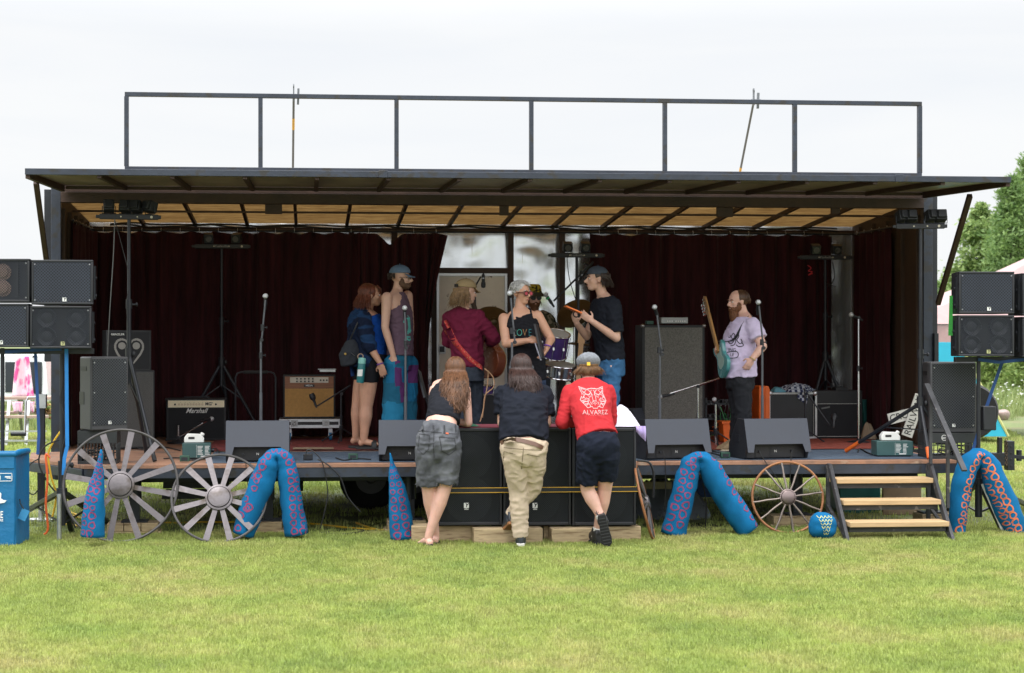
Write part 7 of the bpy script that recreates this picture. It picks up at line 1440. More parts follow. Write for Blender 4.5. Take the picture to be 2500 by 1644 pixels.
# ---------- G: bass player
y0 = DK(1795, 1100).y; F = V((-.97, -.12, 0)); SD = V((-.12, .99, 0)); t = person('bass player with long ginger beard, hair bun, lilac t-shirt and black trousers facing left', (X(1805, y0), y0, ZD)); u = lambda px, py, dy=0: U(px, py, y0 + dy)
rg = [(u(1806, 950), .15, .125), (u(1806, 915), .17, .15), (u(1802, 875), .175, .165), (u(1804, 835), .175, .155), (u(1815, 793), .195, .12), (u(1817, 772), .12, .08), (u(1815, 763), .06, .058)]
m = MB(); A, M = headp(m, u(1799, 737), V((-.9, -.38, -.08)), s=1.04); m.rc(u(1815, 772), u(1808, 750), .06, .056); torsop(m, rg, SD, -.012)
rs, re, rw = u(1838, 796, -.18), u(1862, 846, -.28), u(1837, 876, -.32); limb(m, armpts(rs, re, rw), [.06, .056, .047, .046, .031]); handp(m, rw, (-.5, .1, -.85), (.0, 1, 0), -1, .55)
ls, le, lw = u(1806, 800, .2), u(1775, 850, .3), u(1755, 868, .12); limb(m, armpts(ls, le, lw), AR); handp(m, lw, (-.5, -.4, .6), (.8, -.3, 0), 1, .9)
for s_, px in ((-1, 1810), (1, 1798)): limb(m, legpts(u(px, 940, .09 * s_), u(px + 6, 1010, .09 * s_), u(px - 2, 1078, .1 * s_)), LR)
remesh(m, 'body', SK3, t); faceparts(t, A, M, HGI, lip=False); bearding(t, A, M, HGI, .075, 1.04)
LT = cloth('lilac_tshirt', (.60, .51, .70)); m = MB(); torsop(m, [(u(1806, 921), .195, .168), (u(1804, 880), .19, .178), (u(1805, 835), .188, .168), (u(1815, 797), .208, .135), (u(1817, 776), .13, .092)], SD, .006)
limb(m, [rs, V(rs).lerp(re, .62)], [.092, .09], True); limb(m, [ls, V(ls).lerp(le, .6)], [.085, .08], True); tsh = remesh(m, 'tshirt', LT, t, .009, 5, (.012, 8, 1.6)); bv = bvh_of(tsh); g = MB(); INK = mat('print_black', (.02, .02, .03), .8); NF = V((-.45, -.9, 0)).normalized(); sx_ = V((.9, -.45, 0))
o = u(1785, 835, -.2)
for pl in ([(-.03, .07), (.0, .03), (.01, .0), (-.02, -.02), (-.05, 0)], [(.05, .1), (.07, .06), (.05, .02), (.08, -.02), (.10, .0), (.09, .03)], [(.02, .06), (.04, .02), (.02, -.03), (-.02, -.04)], [(-.05, .05), (-.02, .05), (.01, .09), (.03, .06)], [(.04, -.03), (.07, -.05), (.11, -.04), (.1, -.01)], [(-.06, -.11), (.05, -.10), (.055, -.16), (-.04, -.17)]): wrapstrip(spline([o + sx_ * a + V((0, 0, b)) for a, b in pl], 4), bv, NF, .009, g)
g.build('shirt_print', INK, tsh, smooth=0); text('ING', 'shirt_print', INK, tsh, o + V((0, 0, -.085)), sx_, (0, 0, 1), .05, bvh=bv, off=.004); text('LE', 'shirt_print', INK, tsh, o + V((0, 0, -.135)), sx_, (0, 0, 1), .045, bvh=bv, off=.004)
m = MB(); torsop(m, [(u(1807, 950), .165, .14), (u(1807, 917), .168, .148), (u(1807, 905), .155, .14)], SD, .004)
for s_, px in ((-1, 1810), (1, 1799)): limb(m, [u(px, 935, .09 * s_), u(px + 5, 1010, .09 * s_), u(px - 4, 1086, .1 * s_)], [.11, .086, .062], True)
remesh(m, 'trousers', cloth('black_chino', (.022, .023, .027)), t, .009, 5, (.013, 9, 1.1)); TS = mat('tan_suede', (.26, .18, .10), .85); 
for s_, px in ((-1, 1808), (1, 1796)): shoe(t, u(px, 1083, .1 * s_), F, TS, mat('cream_sole', (.5, .42, .3), .7))
hairstrands(t, u(1803, 737), V((-.9, -.38, 0)), mat('hair_ginger_dark', (.075, .032, .014), .5, var=.5, vs=40), 90, (-85, 85), .02, .004, -.02, start=60, s=1.04, capM=(.08, .094, .088), r=.006); m = MB(); m.ell(A(0, -.125, .03), (.035, .035, .04)); m.ell(A(0, -.15, .0), (.022, .03, .035)); remesh(m, 'hair_bun', MC['hair_ginger_dark'], t, .006, 2, (.006, 50, 1))
MB().torus(rw, .036, .005, (-.5, .1, -.85), 20, 6).build('bracelet', mat('bracelet_yellow', (.5, .38, .1), .6), t)
t2 = T('bass_guitar', 'teal electric bass guitar with maple neck held upright by the bass player', 'guitar', u(1765, 900, -.05)); c_ = u(1763, 872, -.02); ax = (u(1738, 772, .28) - u(1763, 872, -.02)).normalized(); n_ = V((-.992, -.12, 0)); n_ = (n_ - ax * n_.dot(ax)).normalized(); l_ = n_.cross(ax); bp = []
for x, yv in ((-.0, -.24), (.09, -.24), (.155, -.18), (.165, -.1), (.125, -.02), (.11, .05), (.15, .13), (.145, .2), (.11, .21), (.07, .13), (.03, .11), (-.03, .11), (-.07, .14), (-.12, .165), (-.145, .12), (-.12, .04), (-.11, -.02), (-.15, -.09), (-.16, -.16), (-.09, -.235)): bp.append((x, yv))
bp3 = [(p.x, p.y) for p in spline([V((a, b, 0)) for a, b in [(p * .9, q * .88) for p, q in bp + bp[:1]]], 3)[:-1]]; TG = mat('seafoam_paint', (.07, .26, .27), .25, coat=.5, var=.05); bb = MB().prism(bp3, c_ - n_ * .02, l_, ax, n_ * .042).build('guitar_body', TG, t2, .006)
MB().prism([(a * .55, b * .6) for a, b in bp3], c_ + n_ * .023, l_, ax, n_ * .002).build('pickguard', mat('mint_guard', (.35, .5, .45), .4), bb); MB().bar(c_ + ax * .06 + n_ * .03, c_ + ax * .56 + n_ * .03, .05, .022, up=n_).build('neck', mat('maple_neck', (.42, .22, .08), .35), t2)
hs = MB(); hs.prism([(-.03, .56), (.03, .56), (.055, .62), (.05, .76), (.01, .80), (-.035, .76), (-.04, .62)], c_ + n_ * .022, l_, ax, n_ * .016); hs_ = hs.build('headstock', MC['maple_neck'], t2, .003); m = MB()
for k in range(4): q = c_ + n_ * .03 + ax * (.62 + k * .04); m.cyl(q + l_ * .05, q + l_ * .095, .008, n=8); m.obox(q + l_ * .1, (.03, .02, .026), MM(l_, ax, n_)); m.cyl(q + n_ * .01, q + n_ * .03, .01, n=8)
m.build('tuning_peg', CHR, hs_)
for sx in (-1, 1): pass
m = MB(); m.tube(spline([c_ + ax * .2 - l_ * .0, u(1790, 830, -.17), u(1812, 796, -.17), u(1828, 776, -.1), u(1838, 780, .02), u(1842, 830, .15), c_ + ax * -.2 + V((.15, .2, 0))]), .022, 8, flat=.25); m.build('guitar_strap', BLM, t2)
# ---------- H: woman in cropped top and denim shorts, from behind, leaning on subwoofer
gy = G(1055, 1334, 0).y; t = person('woman', (X(1055, gy), gy, 0)); F = V((.1, 1, 0)); SD = V((1, -.1, 0))
t['label'] = 'woman with long wavy hair, black crop top and denim shorts leaning on the subwoofers'
yh, ysd, yhd = gy - .10, gy + .22, gy + .40
rg = [(U(1068, 1108, yh), .165, .12), (U(1070, 1080, yh), .19, .135), (U(1075, 1045, yh + .04), .155, .12), (U(1083, 1010, yh + .12), .135, .105), (U(1094, 965, ysd), .155, .105), (U(1100, 943, ysd + .05), .17, .085), (U(1103, 930, ysd + .08), .08, .06), (U(1106, 922, ysd + .11), .05, .05)]
m = MB(); A, M = headp(m, U(1112, 906, yhd), (.12, 1, -.25), s=.98); m.rc(U(1105, 932, ysd + .09), U(1110, 915, yhd - .02), .05, .05); torsop(m, rg, SD, -.006)
subz = Zz(1062, 1046, ys_)
rs, re = U(1137, 952, ysd + .04), U(1144, 1018, gy + .18); re.z = subz + .045; rw = V((re.x - .13, re.y + .26, subz + .05)); rs2 = rs; limb(m, armpts(rs, re, rw), [.045, .042, .036, .036, .026]); handp(m, rw, (-.7, .7, 0), (0, 0, -1), -1, .3)
ls, le = U(1060, 952, ysd + .04), U(1052, 1015, gy + .25); le.z = subz + .045; lw = V((le.x + .2, le.y + .2, subz + .05)); limb(m, armpts(ls, le, lw), [.045, .042, .036, .036, .026]); handp(m, lw, (.8, .6, 0), (0, 0, -1), 1, .3)
kl, kr = U(1047, 1194, gy - .02), U(1085, 1190, gy - .06); al, ar = U(1063, 1306, gy + .10), U(1046, 1309, gy - .03); al.z = .09; ar.z = .085
for h_, k_, a_ in ((U(1044, 1110, yh), kl, al), (U(1094, 1108, yh), kr, ar)): limb(m, legpts(h_, k_, a_), [.10, .088, .064, .066, .048, .036])
footp(m, al, (.1, .95, 0)); footp(m, ar, (-.35, .9, .0)); remesh(m, 'body', SK3, t, .006); faceparts(t, A, M, HBR)
CT = cloth('black_rib_knit', (.014, .015, .02), vs=20); m = MB(); torsop(m, [(U(1081, 1029, yh + .08), .152, .118), (U(1084, 1005, yh + .13), .143, .115), (U(1094, 968, ysd), .165, .115), (U(1099, 948, ysd + .045), .135, .10), (U(1102, 936, ysd + .07), .10, .075)], SD, .006)
for px, qx in ((1074, 1082), (1126, 1120)): m.tube([U(px, 962, ysd - .09), U(px + (2 if px < 1100 else -2), 945, ysd - .02), U(qx, 932, ysd + .07), U(qx, 945, ysd + .14)], [.03, .026, .024, .026], 10)
remesh(m, 'crop_top', CT, t, .008, 5, (.006, 13, 1.6))
DN = cloth('grey_denim', (.085, .088, .10), vs=7, var=.35, bs=200); mix_in(DN, (.16, .165, .18), .6, 5, .1); m = MB(); torsop(m, [(U(1069, 1128, yh), .09, .08), (U(1069, 1106, yh), .172, .128), (U(1070, 1082, yh), .198, .142), (U(1074, 1052, yh + .03), .168, .13), (U(1076, 1038, yh + .05), .155, .122)], SD, .006)
limb(m, [U(1045, 1105, yh), V(U(1045, 1105, yh)).lerp(kl, .45), V(U(1045, 1105, yh)).lerp(kl, .86)], [.118, .112, .112], True); limb(m, [U(1094, 1104, yh), V(U(1094, 1104, yh)).lerp(kr, .45), V(U(1094, 1104, yh)).lerp(kr, .86)], [.122, .118, .118], True)
sh = remesh(m, 'shorts', DN, t, .009, 4, (.011, 9, 1.3)); bv = bvh_of(sh); g = MB(); DS = mat('denim_seam', (.035, .036, .042), .9); nn = (0, -1, 0)
for pl in ([(1020, 1053), (1120, 1062)], [(1062, 1048), (1059, 1090), (1062, 1120)], [(1027, 1062), (1022, 1100), (1035, 1112), (1048, 1098), (1050, 1064)], [(1074, 1068), (1080, 1103), (1098, 1113), (1116, 1100), (1112, 1072)], [(1027, 1062), (1050, 1064)], [(1074, 1068), (1112, 1072)]): wrapstrip([U(a, b, yh - .2) for a, b in pl], bv, nn, .007, g)
for px in (1034, 1060, 1087, 1116): wrapstrip([U(px, 1040, yh - .2), U(px, 1056, yh - .2)], bv, nn, .014, g, .006)
g.build('pocket_seam', DS, sh, smooth=0); g = MB(); wrapstrip([U(1090, 1059, yh - .2), U(1097, 1060, yh - .2)], bv, nn, .012, g, .008); g.build('orange_tab', mat('tab_orange', (.6, .12, .04), .6), sh, smooth=0)
m = MB()
for k in range(70):
    lg = k % 2; c0 = V(U(1045, 1105, yh)).lerp(kl, .86) if lg else V(U(1094, 1104, yh)).lerp(kr, .86); a = rnd.uniform(0, 6.28); p = c0 + V((math.cos(a) * .112, math.sin(a) * .112, .004)); m.tube([p, p + V((rnd.uniform(-.01, .01), rnd.uniform(-.01, .01), -rnd.uniform(.012, .035)))], [.0025, .001], 4)
m.build('frayed_hem', mat('fray_thread', (.12, .12, .14), .9), sh)
hairstrands(t, U(1112, 906, yhd), (.12, 1, 0), HWV, 950, (-100, 100), .40, .022, .035, s=.98, start=80, r=.0065, capM=(.086, .1, .095), down=V((-.12, -.45, -.87)).normalized(), follow=lambda tt: V((0, -.17 * min(1, tt * 2.2), 0)))
for a_, d_ in ((al, V((.1, .95, 0))), (ar, V((-.35, .9, 0)))):
    c_ = V((a_.x, a_.y, .018)) + d_ * .045; l_ = V((d_.y, -d_.x, 0)); MB().loft([(c_ + d_ * k, l_ * w_, V((0, 0, .012))) for k, w_ in ((-.11, .018), (-.09, .036), (0, .04), (.07, .046), (.12, .04), (.14, .018))], 14).build('flip_flop', SNB, t)
# ---------- I: man in black t-shirt and beige trousers
gy = G(1272, 1336, 0).y; t = person('man with long dark hair and headphones, black t-shirt and beige trousers leaning on the subwoofers', (X(1272, gy), gy, 0)); F = V((0, 1, 0)); SD = V((1, 0, 0)); yh, ysd, yhd = gy - .12, gy + .2, gy + .40
rg = [(U(1279, 1120, yh), .185, .14), (U(1280, 1085, yh + .02), .195, .15), (U(1279, 1045, yh + .07), .20, .15), (U(1279, 1005, yh + .15), .195, .14), (U(1279, 968, ysd), .20, .125), (U(1277, 946, ysd + .06), .17, .09), (U(1275, 932, ysd + .1), .08, .065), (U(1273, 922, ysd + .13), .055, .055)]
m = MB(); A, M = headp(m, U(1272, 901, yhd), (0, 1, -.3), s=1.04); m.rc(U(1275, 935, ysd + .11), U(1273, 912, yhd - .02), .057, .055); torsop(m, rg, SD, -.01)
for s_, px, ex in ((-1, 1229, 1226), (1, 1327, 1334)):
    a_ = U(px, 963, ysd + .03); e_ = U(ex, 1030, gy + .18); e_.z = subz + .05; w_ = V((e_.x - s_ * .10, e_.y + .28, subz + .055)); limb(m, armpts(a_, e_, w_), [.056, .052, .045, .044, .03]); handp(m, w_, (-s_ * .5, .8, 0), (0, 0, -1), -s_, .4)
    if s_ < 0: sa = (a_, e_)
    else: sb = (a_, e_)
k1, k2 = U(1266, 1196, gy - .02), U(1299, 1190, gy + .03); a1, a2 = U(1271, 1306, gy + .0), U(1246, 1262, gy + .1); a1.z = .10
for h_, k_, a_ in ((U(1256, 1112, yh), k1, a1), (U(1304, 1112, yh), k2, a2)): limb(m, legpts(h_, k_, a_), LR)
remesh(m, 'body', SK1, t); faceparts(t, A, M, HDK)
m = MB(); torsop(m, [(U(1279, 1080, yh + .015), .212, .165), (U(1279, 1045, yh + .07), .212, .163), (U(1279, 1005, yh + .15), .208, .155), (U(1279, 968, ysd), .215, .14), (U(1277, 948, ysd + .06), .185, .105), (U(1275, 935, ysd + .1), .09, .075)], SD, .006)
limb(m, [sa[0], sa[0].lerp(sa[1], .72)], [.086, .08], True); limb(m, [sb[0], sb[0].lerp(sb[1], .78)], [.088, .084], True); remesh(m, 'tshirt', cloth('black_tshirt', (.010, .012, .019)), t, .009, 5, (.012, 8, 1.8))
KH = cloth('beige_cotton', (.55, .44, .33), vs=5, var=.12); m = MB(); torsop(m, [(U(1280, 1138, yh), .10, .09), (U(1280, 1118, yh), .178, .138), (U(1280, 1098, yh), .205, .156), (U(1281, 1078, yh + .02), .2, .15)], SD, .006)
def legc(h, k, a, r): limb(m, [h, V(h).lerp(k, .5), k, V(k).lerp(a, .5), a], r, True)
legc(U(1257, 1112, yh), k1, V(a1) + V((0, 0, -.01)), [.118, .105, .085, .078, .068]); legc(U(1304, 1112, yh), k2, V(a2) + V((0, 0, .0)), [.118, .108, .088, .070, .058])
kt = remesh(m, 'trousers', KH, t, .008, 4, (.011, 8, 1.6)); bv = bvh_of(kt); g = MB(); BSM = mat('beige_seam', (.20, .15, .10), .9)
for pl in ([(1281, 1095), (1279, 1130), (1280, 1150)], [(1236, 1106), (1262, 1112)], [(1290, 1112), (1322, 1118)], [(1236, 1106), (1236, 1130)], [(1230, 1096), (1328, 1102)]): wrapstrip([U(a, b, yh - .25) for a, b in pl], bv, nn, .006, g, .002)
g.build('seam', BSM, kt, smooth=0); g = MB(); wrapstrip([U(1222, 1082, yh - .25), U(1250, 1073, yh - .25), U(1280, 1078, yh - .25), U(1310, 1086, yh - .25), U(1331, 1096, yh - .25)], bv, nn, .035, g, .010); g.build('belt', mat('brown_leather', (.10, .045, .025), .45), t, smooth=60)
SHB = mat('black_leather_sneaker', (.03, .035, .045), .4, coat=.2); GUM = mat('gum_sole', (.30, .13, .05), .6); WSO = mat('white_sole', (.62, .60, .56), .6)
shoe(t, a1, (.12, 1, 0), SHB, WSO, hi=.13, name='sneaker'); shoe(t, a2, (-.1, .93, -.38), SHB, GUM, u=V((0, .38, .93)), hi=.12, name='sneaker')
hairstrands(t, U(1272, 901, yhd), (0, 1, 0), mat('hair_dark_reddish', (.035, .014, .010), .45, var=.6, vs=30, stretch=(4, 4, .3)), 850, (-105, 105), .25, .018, .07, s=1.04, start=85, r=.006, capM=(.084, .1, .095), down=V((.02, -.42, -.9)), follow=lambda tt: V((0, -.15 * min(1, tt * 2), 0)))
m = MB(); pts = [A(.094 * math.sin(a), -.01, .02 + .108 * math.cos(a)) for a in [-1.45 + 2.9 * i / 20 for i in range(21)]]; m.tube(pts, .009, 8, flat=.6); hp = m.build('headphones', BLM, t)
for sx in (-1, 1): MB().lathe(A(sx * .082, -.01, -.005), M @ V((sx, 0, 0)), [(.036, 0), (.038, .015), (.03, .028), (.001, .03)], 20).build('ear_cup', BLK, hp)
# ---------- J: man in red
gy = G(1462, 1336, 0).y; t = person('man in grey cap, red tiger print shirt and dark shorts leaning on the subwoofers', (X(1462, gy), gy, 0)); yh, ysd, yhd = gy - .14, gy + .2, gy + .38
rg = [(U(1460, 1115, yh), .165, .125), (U(1459, 1085, yh), .172, .13), (U(1452, 1050, yh + .06), .148, .115), (U(1444, 1005, yh + .15), .16, .12), (U(1440, 965, ysd), .185, .115), (U(1438, 945, ysd + .05), .17, .09), (U(1437, 930, ysd + .09), .085, .065), (U(1436, 920, ysd + .11), .055, .055)]
m = MB(); A, M = headp(m, U(1436, 898, yhd), (.05, 1, -.3), s=1.04); m.rc(U(1437, 932, ysd + .09), U(1436, 910, yhd - .02), .057, .055); torsop(m, rg, SD, -.01)
a_, e_ = U(1392, 958, ysd + .02), U(1372, 1022, gy + .12); e_.z = subz + .055; w_ = V((e_.x + .14, e_.y + .16, subz + .055)); limb(m, armpts(a_, e_, w_), AR); handp(m, w_, (.8, .5, .05), (0, 0, -1), 1, .8); sa = (a_, e_, w_)
a_, e_ = U(1484, 958, ysd + .04), U(1492, 1018, gy + .25); e_.z = subz + .055; w_ = V((e_.x - .16, e_.y + .18, subz + .055)); limb(m, armpts(a_, e_, w_), AR); handp(m, w_, (-.8, .5, .05), (0, 0, -1), -1, .8); sb = (a_, e_, w_)
k1, k2 = U(1434, 1196, gy - .04), U(1477, 1192, gy - .0); a1, a2 = U(1471, 1270, gy - .10), U(1457, 1298, gy + .12); a2.z = .10
for h_, k_, q_ in ((U(1438, 1112, yh), k1, a1), (U(1483, 1112, yh), k2, a2)): limb(m, legpts(h_, k_, q_), [.09, .080, .062, .064, .045, .036])
remesh(m, 'body', SK3, t); faceparts(t, A, M, HLB)
RD = cloth('red_jersey', (.42, .026, .032), vs=5, var=.08); m = MB(); torsop(m, [(U(1459, 1068, yh + .02), .18, .14), (U(1452, 1045, yh + .07), .168, .135), (U(1444, 1005, yh + .15), .172, .135), (U(1440, 967, ysd), .197, .13), (U(1438, 946, ysd + .05), .182, .102), (U(1437, 933, ysd + .09), .09, .07)], SD, .006)
for q in (sa, sb): limb(m, [q[0], q[0].lerp(q[1], .5), q[1], q[1].lerp(q[2], .85)], [.074, .066, .060, .045], True)
rs_ = remesh(m, 'long_sleeved_shirt', RD, t, .008, 6, (.007, 8, 1.8)); bv = bvh_of(rs_); g = MB(); PW = mat('pale_pink_print', (.66, .33, .33), .8, var=.05); o = U(1452, 968, ysd - .3); px_ = .9 / 271.0
def dr(pl, wd=.005): wrapstrip([o + V((a * px_, 0, b * px_)) for a, b in pl], bv, nn, wd * .72, g, .0035)
head_ = [(-33, 24), (-28, 6), (-36, -10), (-20, -30), (-8, -26), (-6, -31), (6, -31), (8, -26), (20, -30), (33, -12), (27, 6), (32, 24), (14, 18), (-2, 20), (-14, 17), (-33, 24)]
dr(head_, .009)
for sx in (-1, 1):
    for pl, wd in (([(29, 20), (24, 8), (16, 15), (29, 20)], .007), ([(26, 5), (12, 4), (4, 10)], .008), ([(14, 0), (7, -1), (10, 4), (16, 3), (14, 0)], .006), ([(5, 8), (4, -12), (8, -16), (2, -20)], .006), ([(28, -2), (20, -8), (33, -12)], .008), ([(30, -14), (16, -14), (22, -24)], .010), ([(26, -20), (14, -20), (12, -28)], .010), ([(20, -4), (12, -10), (22, -14)], .008), ([(12, 16), (6, 10), (2, 16)], .007), ([(8, -22), (12, -14)], .006), ([(24, 2), (30, -6)], .010), ([(18, 6), (26, 12)], .008), ([(10, -2), (18, -10)], .005), ([(24, -12), (30, -18)], .008), ([(2, 2), (8, 14)], .005)): dr([(a * sx, b) for a, b in pl], wd)
dr([(-4, -12), (4, -12), (0, -18), (-4, -12)], .008); dr([(0, -18), (0, -24)]); dr([(-12, 19), (10, 20)], .005); g.build('tiger_emblem', PW, rs_, smooth=0)
text('ALVAREZ', 'shirt_print', PW, rs_, o + V((0, 0, -42 * px_)), (1, 0, 0), (0, 0, 1), .055, bvh=bv, off=.004, sx=1.0); text('- - - - - - - - - -', 'shirt_print', PW, rs_, o + V((0, 0, -49 * px_)), (1, 0, 0), (0, 0, 1), .016, bvh=bv, off=.0035, sx=1.5)
NB = cloth('navy_black_shorts', (.010, .013, .024)); m = MB(); torsop(m, [(U(1460, 1132, yh), .09, .08), (U(1460, 1110, yh), .165, .128), (U(1460, 1088, yh), .186, .145), (U(1458, 1062, yh + .03), .168, .135)], SD, .005)
limb(m, [U(1439, 1110, yh), V(U(1436, 1110, yh)).lerp(k1, .8) + V((-.01, 0, 0))], [.112, .096], True); limb(m, [U(1482, 1110, yh), V(U(1484, 1110, yh)).lerp(k2, .7) + V((.01, 0, 0))], [.112, .092], True); remesh(m, 'shorts', NB, t, .009, 4, (.012, 8, 1.5))
SKW = mat('sock_white', (.65, .63, .6), .9); MB().lathe(a1, (k1 - a1).normalized(), [(.044, -.03), (.044, .05), (.04, .055)], 16).build('sock', SKW, t); MB().lathe(a2, (k2 - a2).normalized(), [(.044, -.03), (.044, .06), (.04, .065)], 16).build('sock', SKW, t)
BB2 = mat('black_boot', (.018, .018, .02), .45); shoe(t, a2, (-.1, 1, 0), BB2, RUB, hi=.12, name='boot'); so, (O, d_, l_, u_) = shoe(t, a1, (.22, .12, -.95), BB2, RUB, u=V((.15, 1, .1)), hi=.11, name='boot')
m = MB()
for k in range(9): q = O + d_ * (.03 + .028 * k) - u_ * .007; m.bar(q - l_ * (.028 + .012 * math.sin(k * .35)), q + l_ * (.028 + .012 * math.sin(k * .35)), .008, .006, up=u_)
m.build('tread', mat('tread_rubber', (.03, .03, .033), .6), so)
hairstrands(t, U(1436, 898, yhd), (.05, 1, 0), HLB, 600, (-110, 110), .085, .020, .010, s=1.04, start=-2, r=.0065, capM=(.078, .092, .08), cap=False, down=V((0, -.15, -1)), u=V((0, .3, 1)))
m = MB(); c_ = A(0, -.022, .05); m.ell(c_, V((.108, .122, .078)), M, 28, 14); m.lathe(A(0, -.01, .035), M @ V((0, 0, 1)), [(.088, -.03), (.092, .02)], 26); 
for k in range(8):
    a = k * math.pi / 4; m.tube([c_ + M @ V((math.cos(a) * .108 * math.cos(p), math.sin(a) * .122 * math.cos(p), .079 * math.sin(p))) for p in [.1 + 1.4 * i / 8 for i in range(9)]], .004, 5)
m.ell(c_ + M @ V((0, 0, .08)), .012); m.ell(A(0, .11, .035), V((.06, .045, .008)), M); fc = remesh(m, 'flat_cap', cloth('grey_wool', (.19, .20, .22), vs=30, var=.2), t, .005, 2, (.003, 40, 1))
bv = bvh_of(fc); 
MB().obox(A(-.01, -.125, -.002), (.03, .008, .03), M).build('yellow_tag', mat('tag_yellow', (.7, .4, .02), .6), t)
g = MB(); m = MB(); q = V(k1).lerp(a1, .72); TAT = mat('tattoo_ink', (.08, .06, .08), .7); bq = bvh_of([o for o in t.children if o.name.startswith('body')][0])
for pl in ([(0, 0), (.012, -.03)], [(-.015, -.005), (.0, -.02), (.015, 0)], [(-.005, .01), (.008, -.04)]): wrapstrip([q + V((a - .02, 0, b)) for a, b in pl], bq, nn, .006, g, .0015)
g.build('tattoo', TAT, t, smooth=0)

# small things on the deck behind the front row
q = U(1003, 1018, 2.4); q.z = ZD + .016; t = T('water_jug', 'clear blue water jug on the deck behind the tank top man', 'jug', q); JB = mat('clear_blue_plastic', (.02, .16, .32), .15, coat=.5); MB().lathe(q, (0, 0, 1), [(.09, 0), (.10, .02), (.10, .10), (.094, .115), (.10, .13), (.10, .22), (.05, .28), (.03, .30)], 22).build('jug_body', JB, t); MB().lathe(q, (0, 0, 1), [(.034, .295), (.034, .325), (.02, .33)], 16).build('jug_lid', WHT, t)
q = U(1035, 1000, 2.2); t = T('music_stand', 'folded black music stand leaning behind the woman in denim shorts', 'music stand', (q.x, q.y, ZD)); a_, b_ = U(1022, 905, 2.3), U(1040, 975, 2.2); MB().bar(a_, b_, .16, .02, up=V((1, -.3, 0))).build('desk', BLM, t); MB().tube([b_, U(1046, 990, 2.2), V((q.x + .04, 2.2, ZD + .02))], .012, 8).build('pole', BLM, t)
for k in range(3): an = k * 2.09 + .5; MB().cyl((q.x + .04, 2.2, ZD + .12), (q.x + .04 + .22 * math.cos(an), 2.2 + .22 * math.sin(an), ZD + .02), .008).build('leg', BLM, t)
q = U(1408, 965, 1.9); t = T('electric_guitar', 'electric guitar with pale maple neck leaning on its stand before the drums', 'guitar', q); ax = (U(1417, 842, 2.05) - q).normalized(); l_ = V((1, 0, 0)); l_ = (l_ - ax * l_.dot(ax)).normalized(); n_ = l_.cross(ax); c_ = q
MB().prism([(a, b * .9) for a, b in bp3], c_, l_, ax, n_ * .04).build('guitar_body', mat('cream_lacquer', (.55, .45, .3), .3, coat=.4), t, .005); MB().bar(c_ + ax * .05 + n_ * .045, c_ + ax * .56 + n_ * .045, .05, .022, up=n_).build('neck', mat('pale_maple', (.55, .32, .16), .35), t); MB().bar(c_ + ax * .56 + n_ * .045, c_ + ax * .70 + n_ * .045, .075, .015, up=n_).build('headstock', MC['pale_maple'], t); MB().tube([c_ + V((0, .08, -.1)), V((q.x, q.y + .12, ZD + .02))], .012, 8).build('stand', BLM, t)
# ================================================================ VEGETATION
def leafmat(name, a, b_, rough=.6):
    m = mat(name, a, rough, var=.2, vs=2); nt = m.node_tree; b = nt.nodes['Principled BSDF']; gi = nt.nodes.new('ShaderNodeObjectInfo'); ge = nt.nodes.new('ShaderNodeNewGeometry')
    x = nt.nodes.new('ShaderNodeMix'); x.data_type = 'RGBA'; x.inputs[6].default_value = tuple(a) + (1,); x.inputs[7].default_value = tuple(b_) + (1,); nt.links.new(ge.outputs['Random Per Island'], x.inputs[0]); nt.links.new(x.outputs[2], b.inputs['Base Color'])
    tl = nt.nodes.new('ShaderNodeBsdfTranslucent'); nt.links.new(x.outputs[2], tl.inputs[0]); ms = nt.nodes.new('ShaderNodeMixShader'); ms.inputs[0].default_value = .3; o = nt.nodes['Material Output']; nt.links.new(b.outputs[0], ms.inputs[1]); nt.links.new(tl.outputs[0], ms.inputs[2]); nt.links.new(ms.outputs[0], o.inputs[0]); return m
BK = mat('bark', (.11, .08, .06), .9, var=.3, vs=8, bump=.6, bs=20)
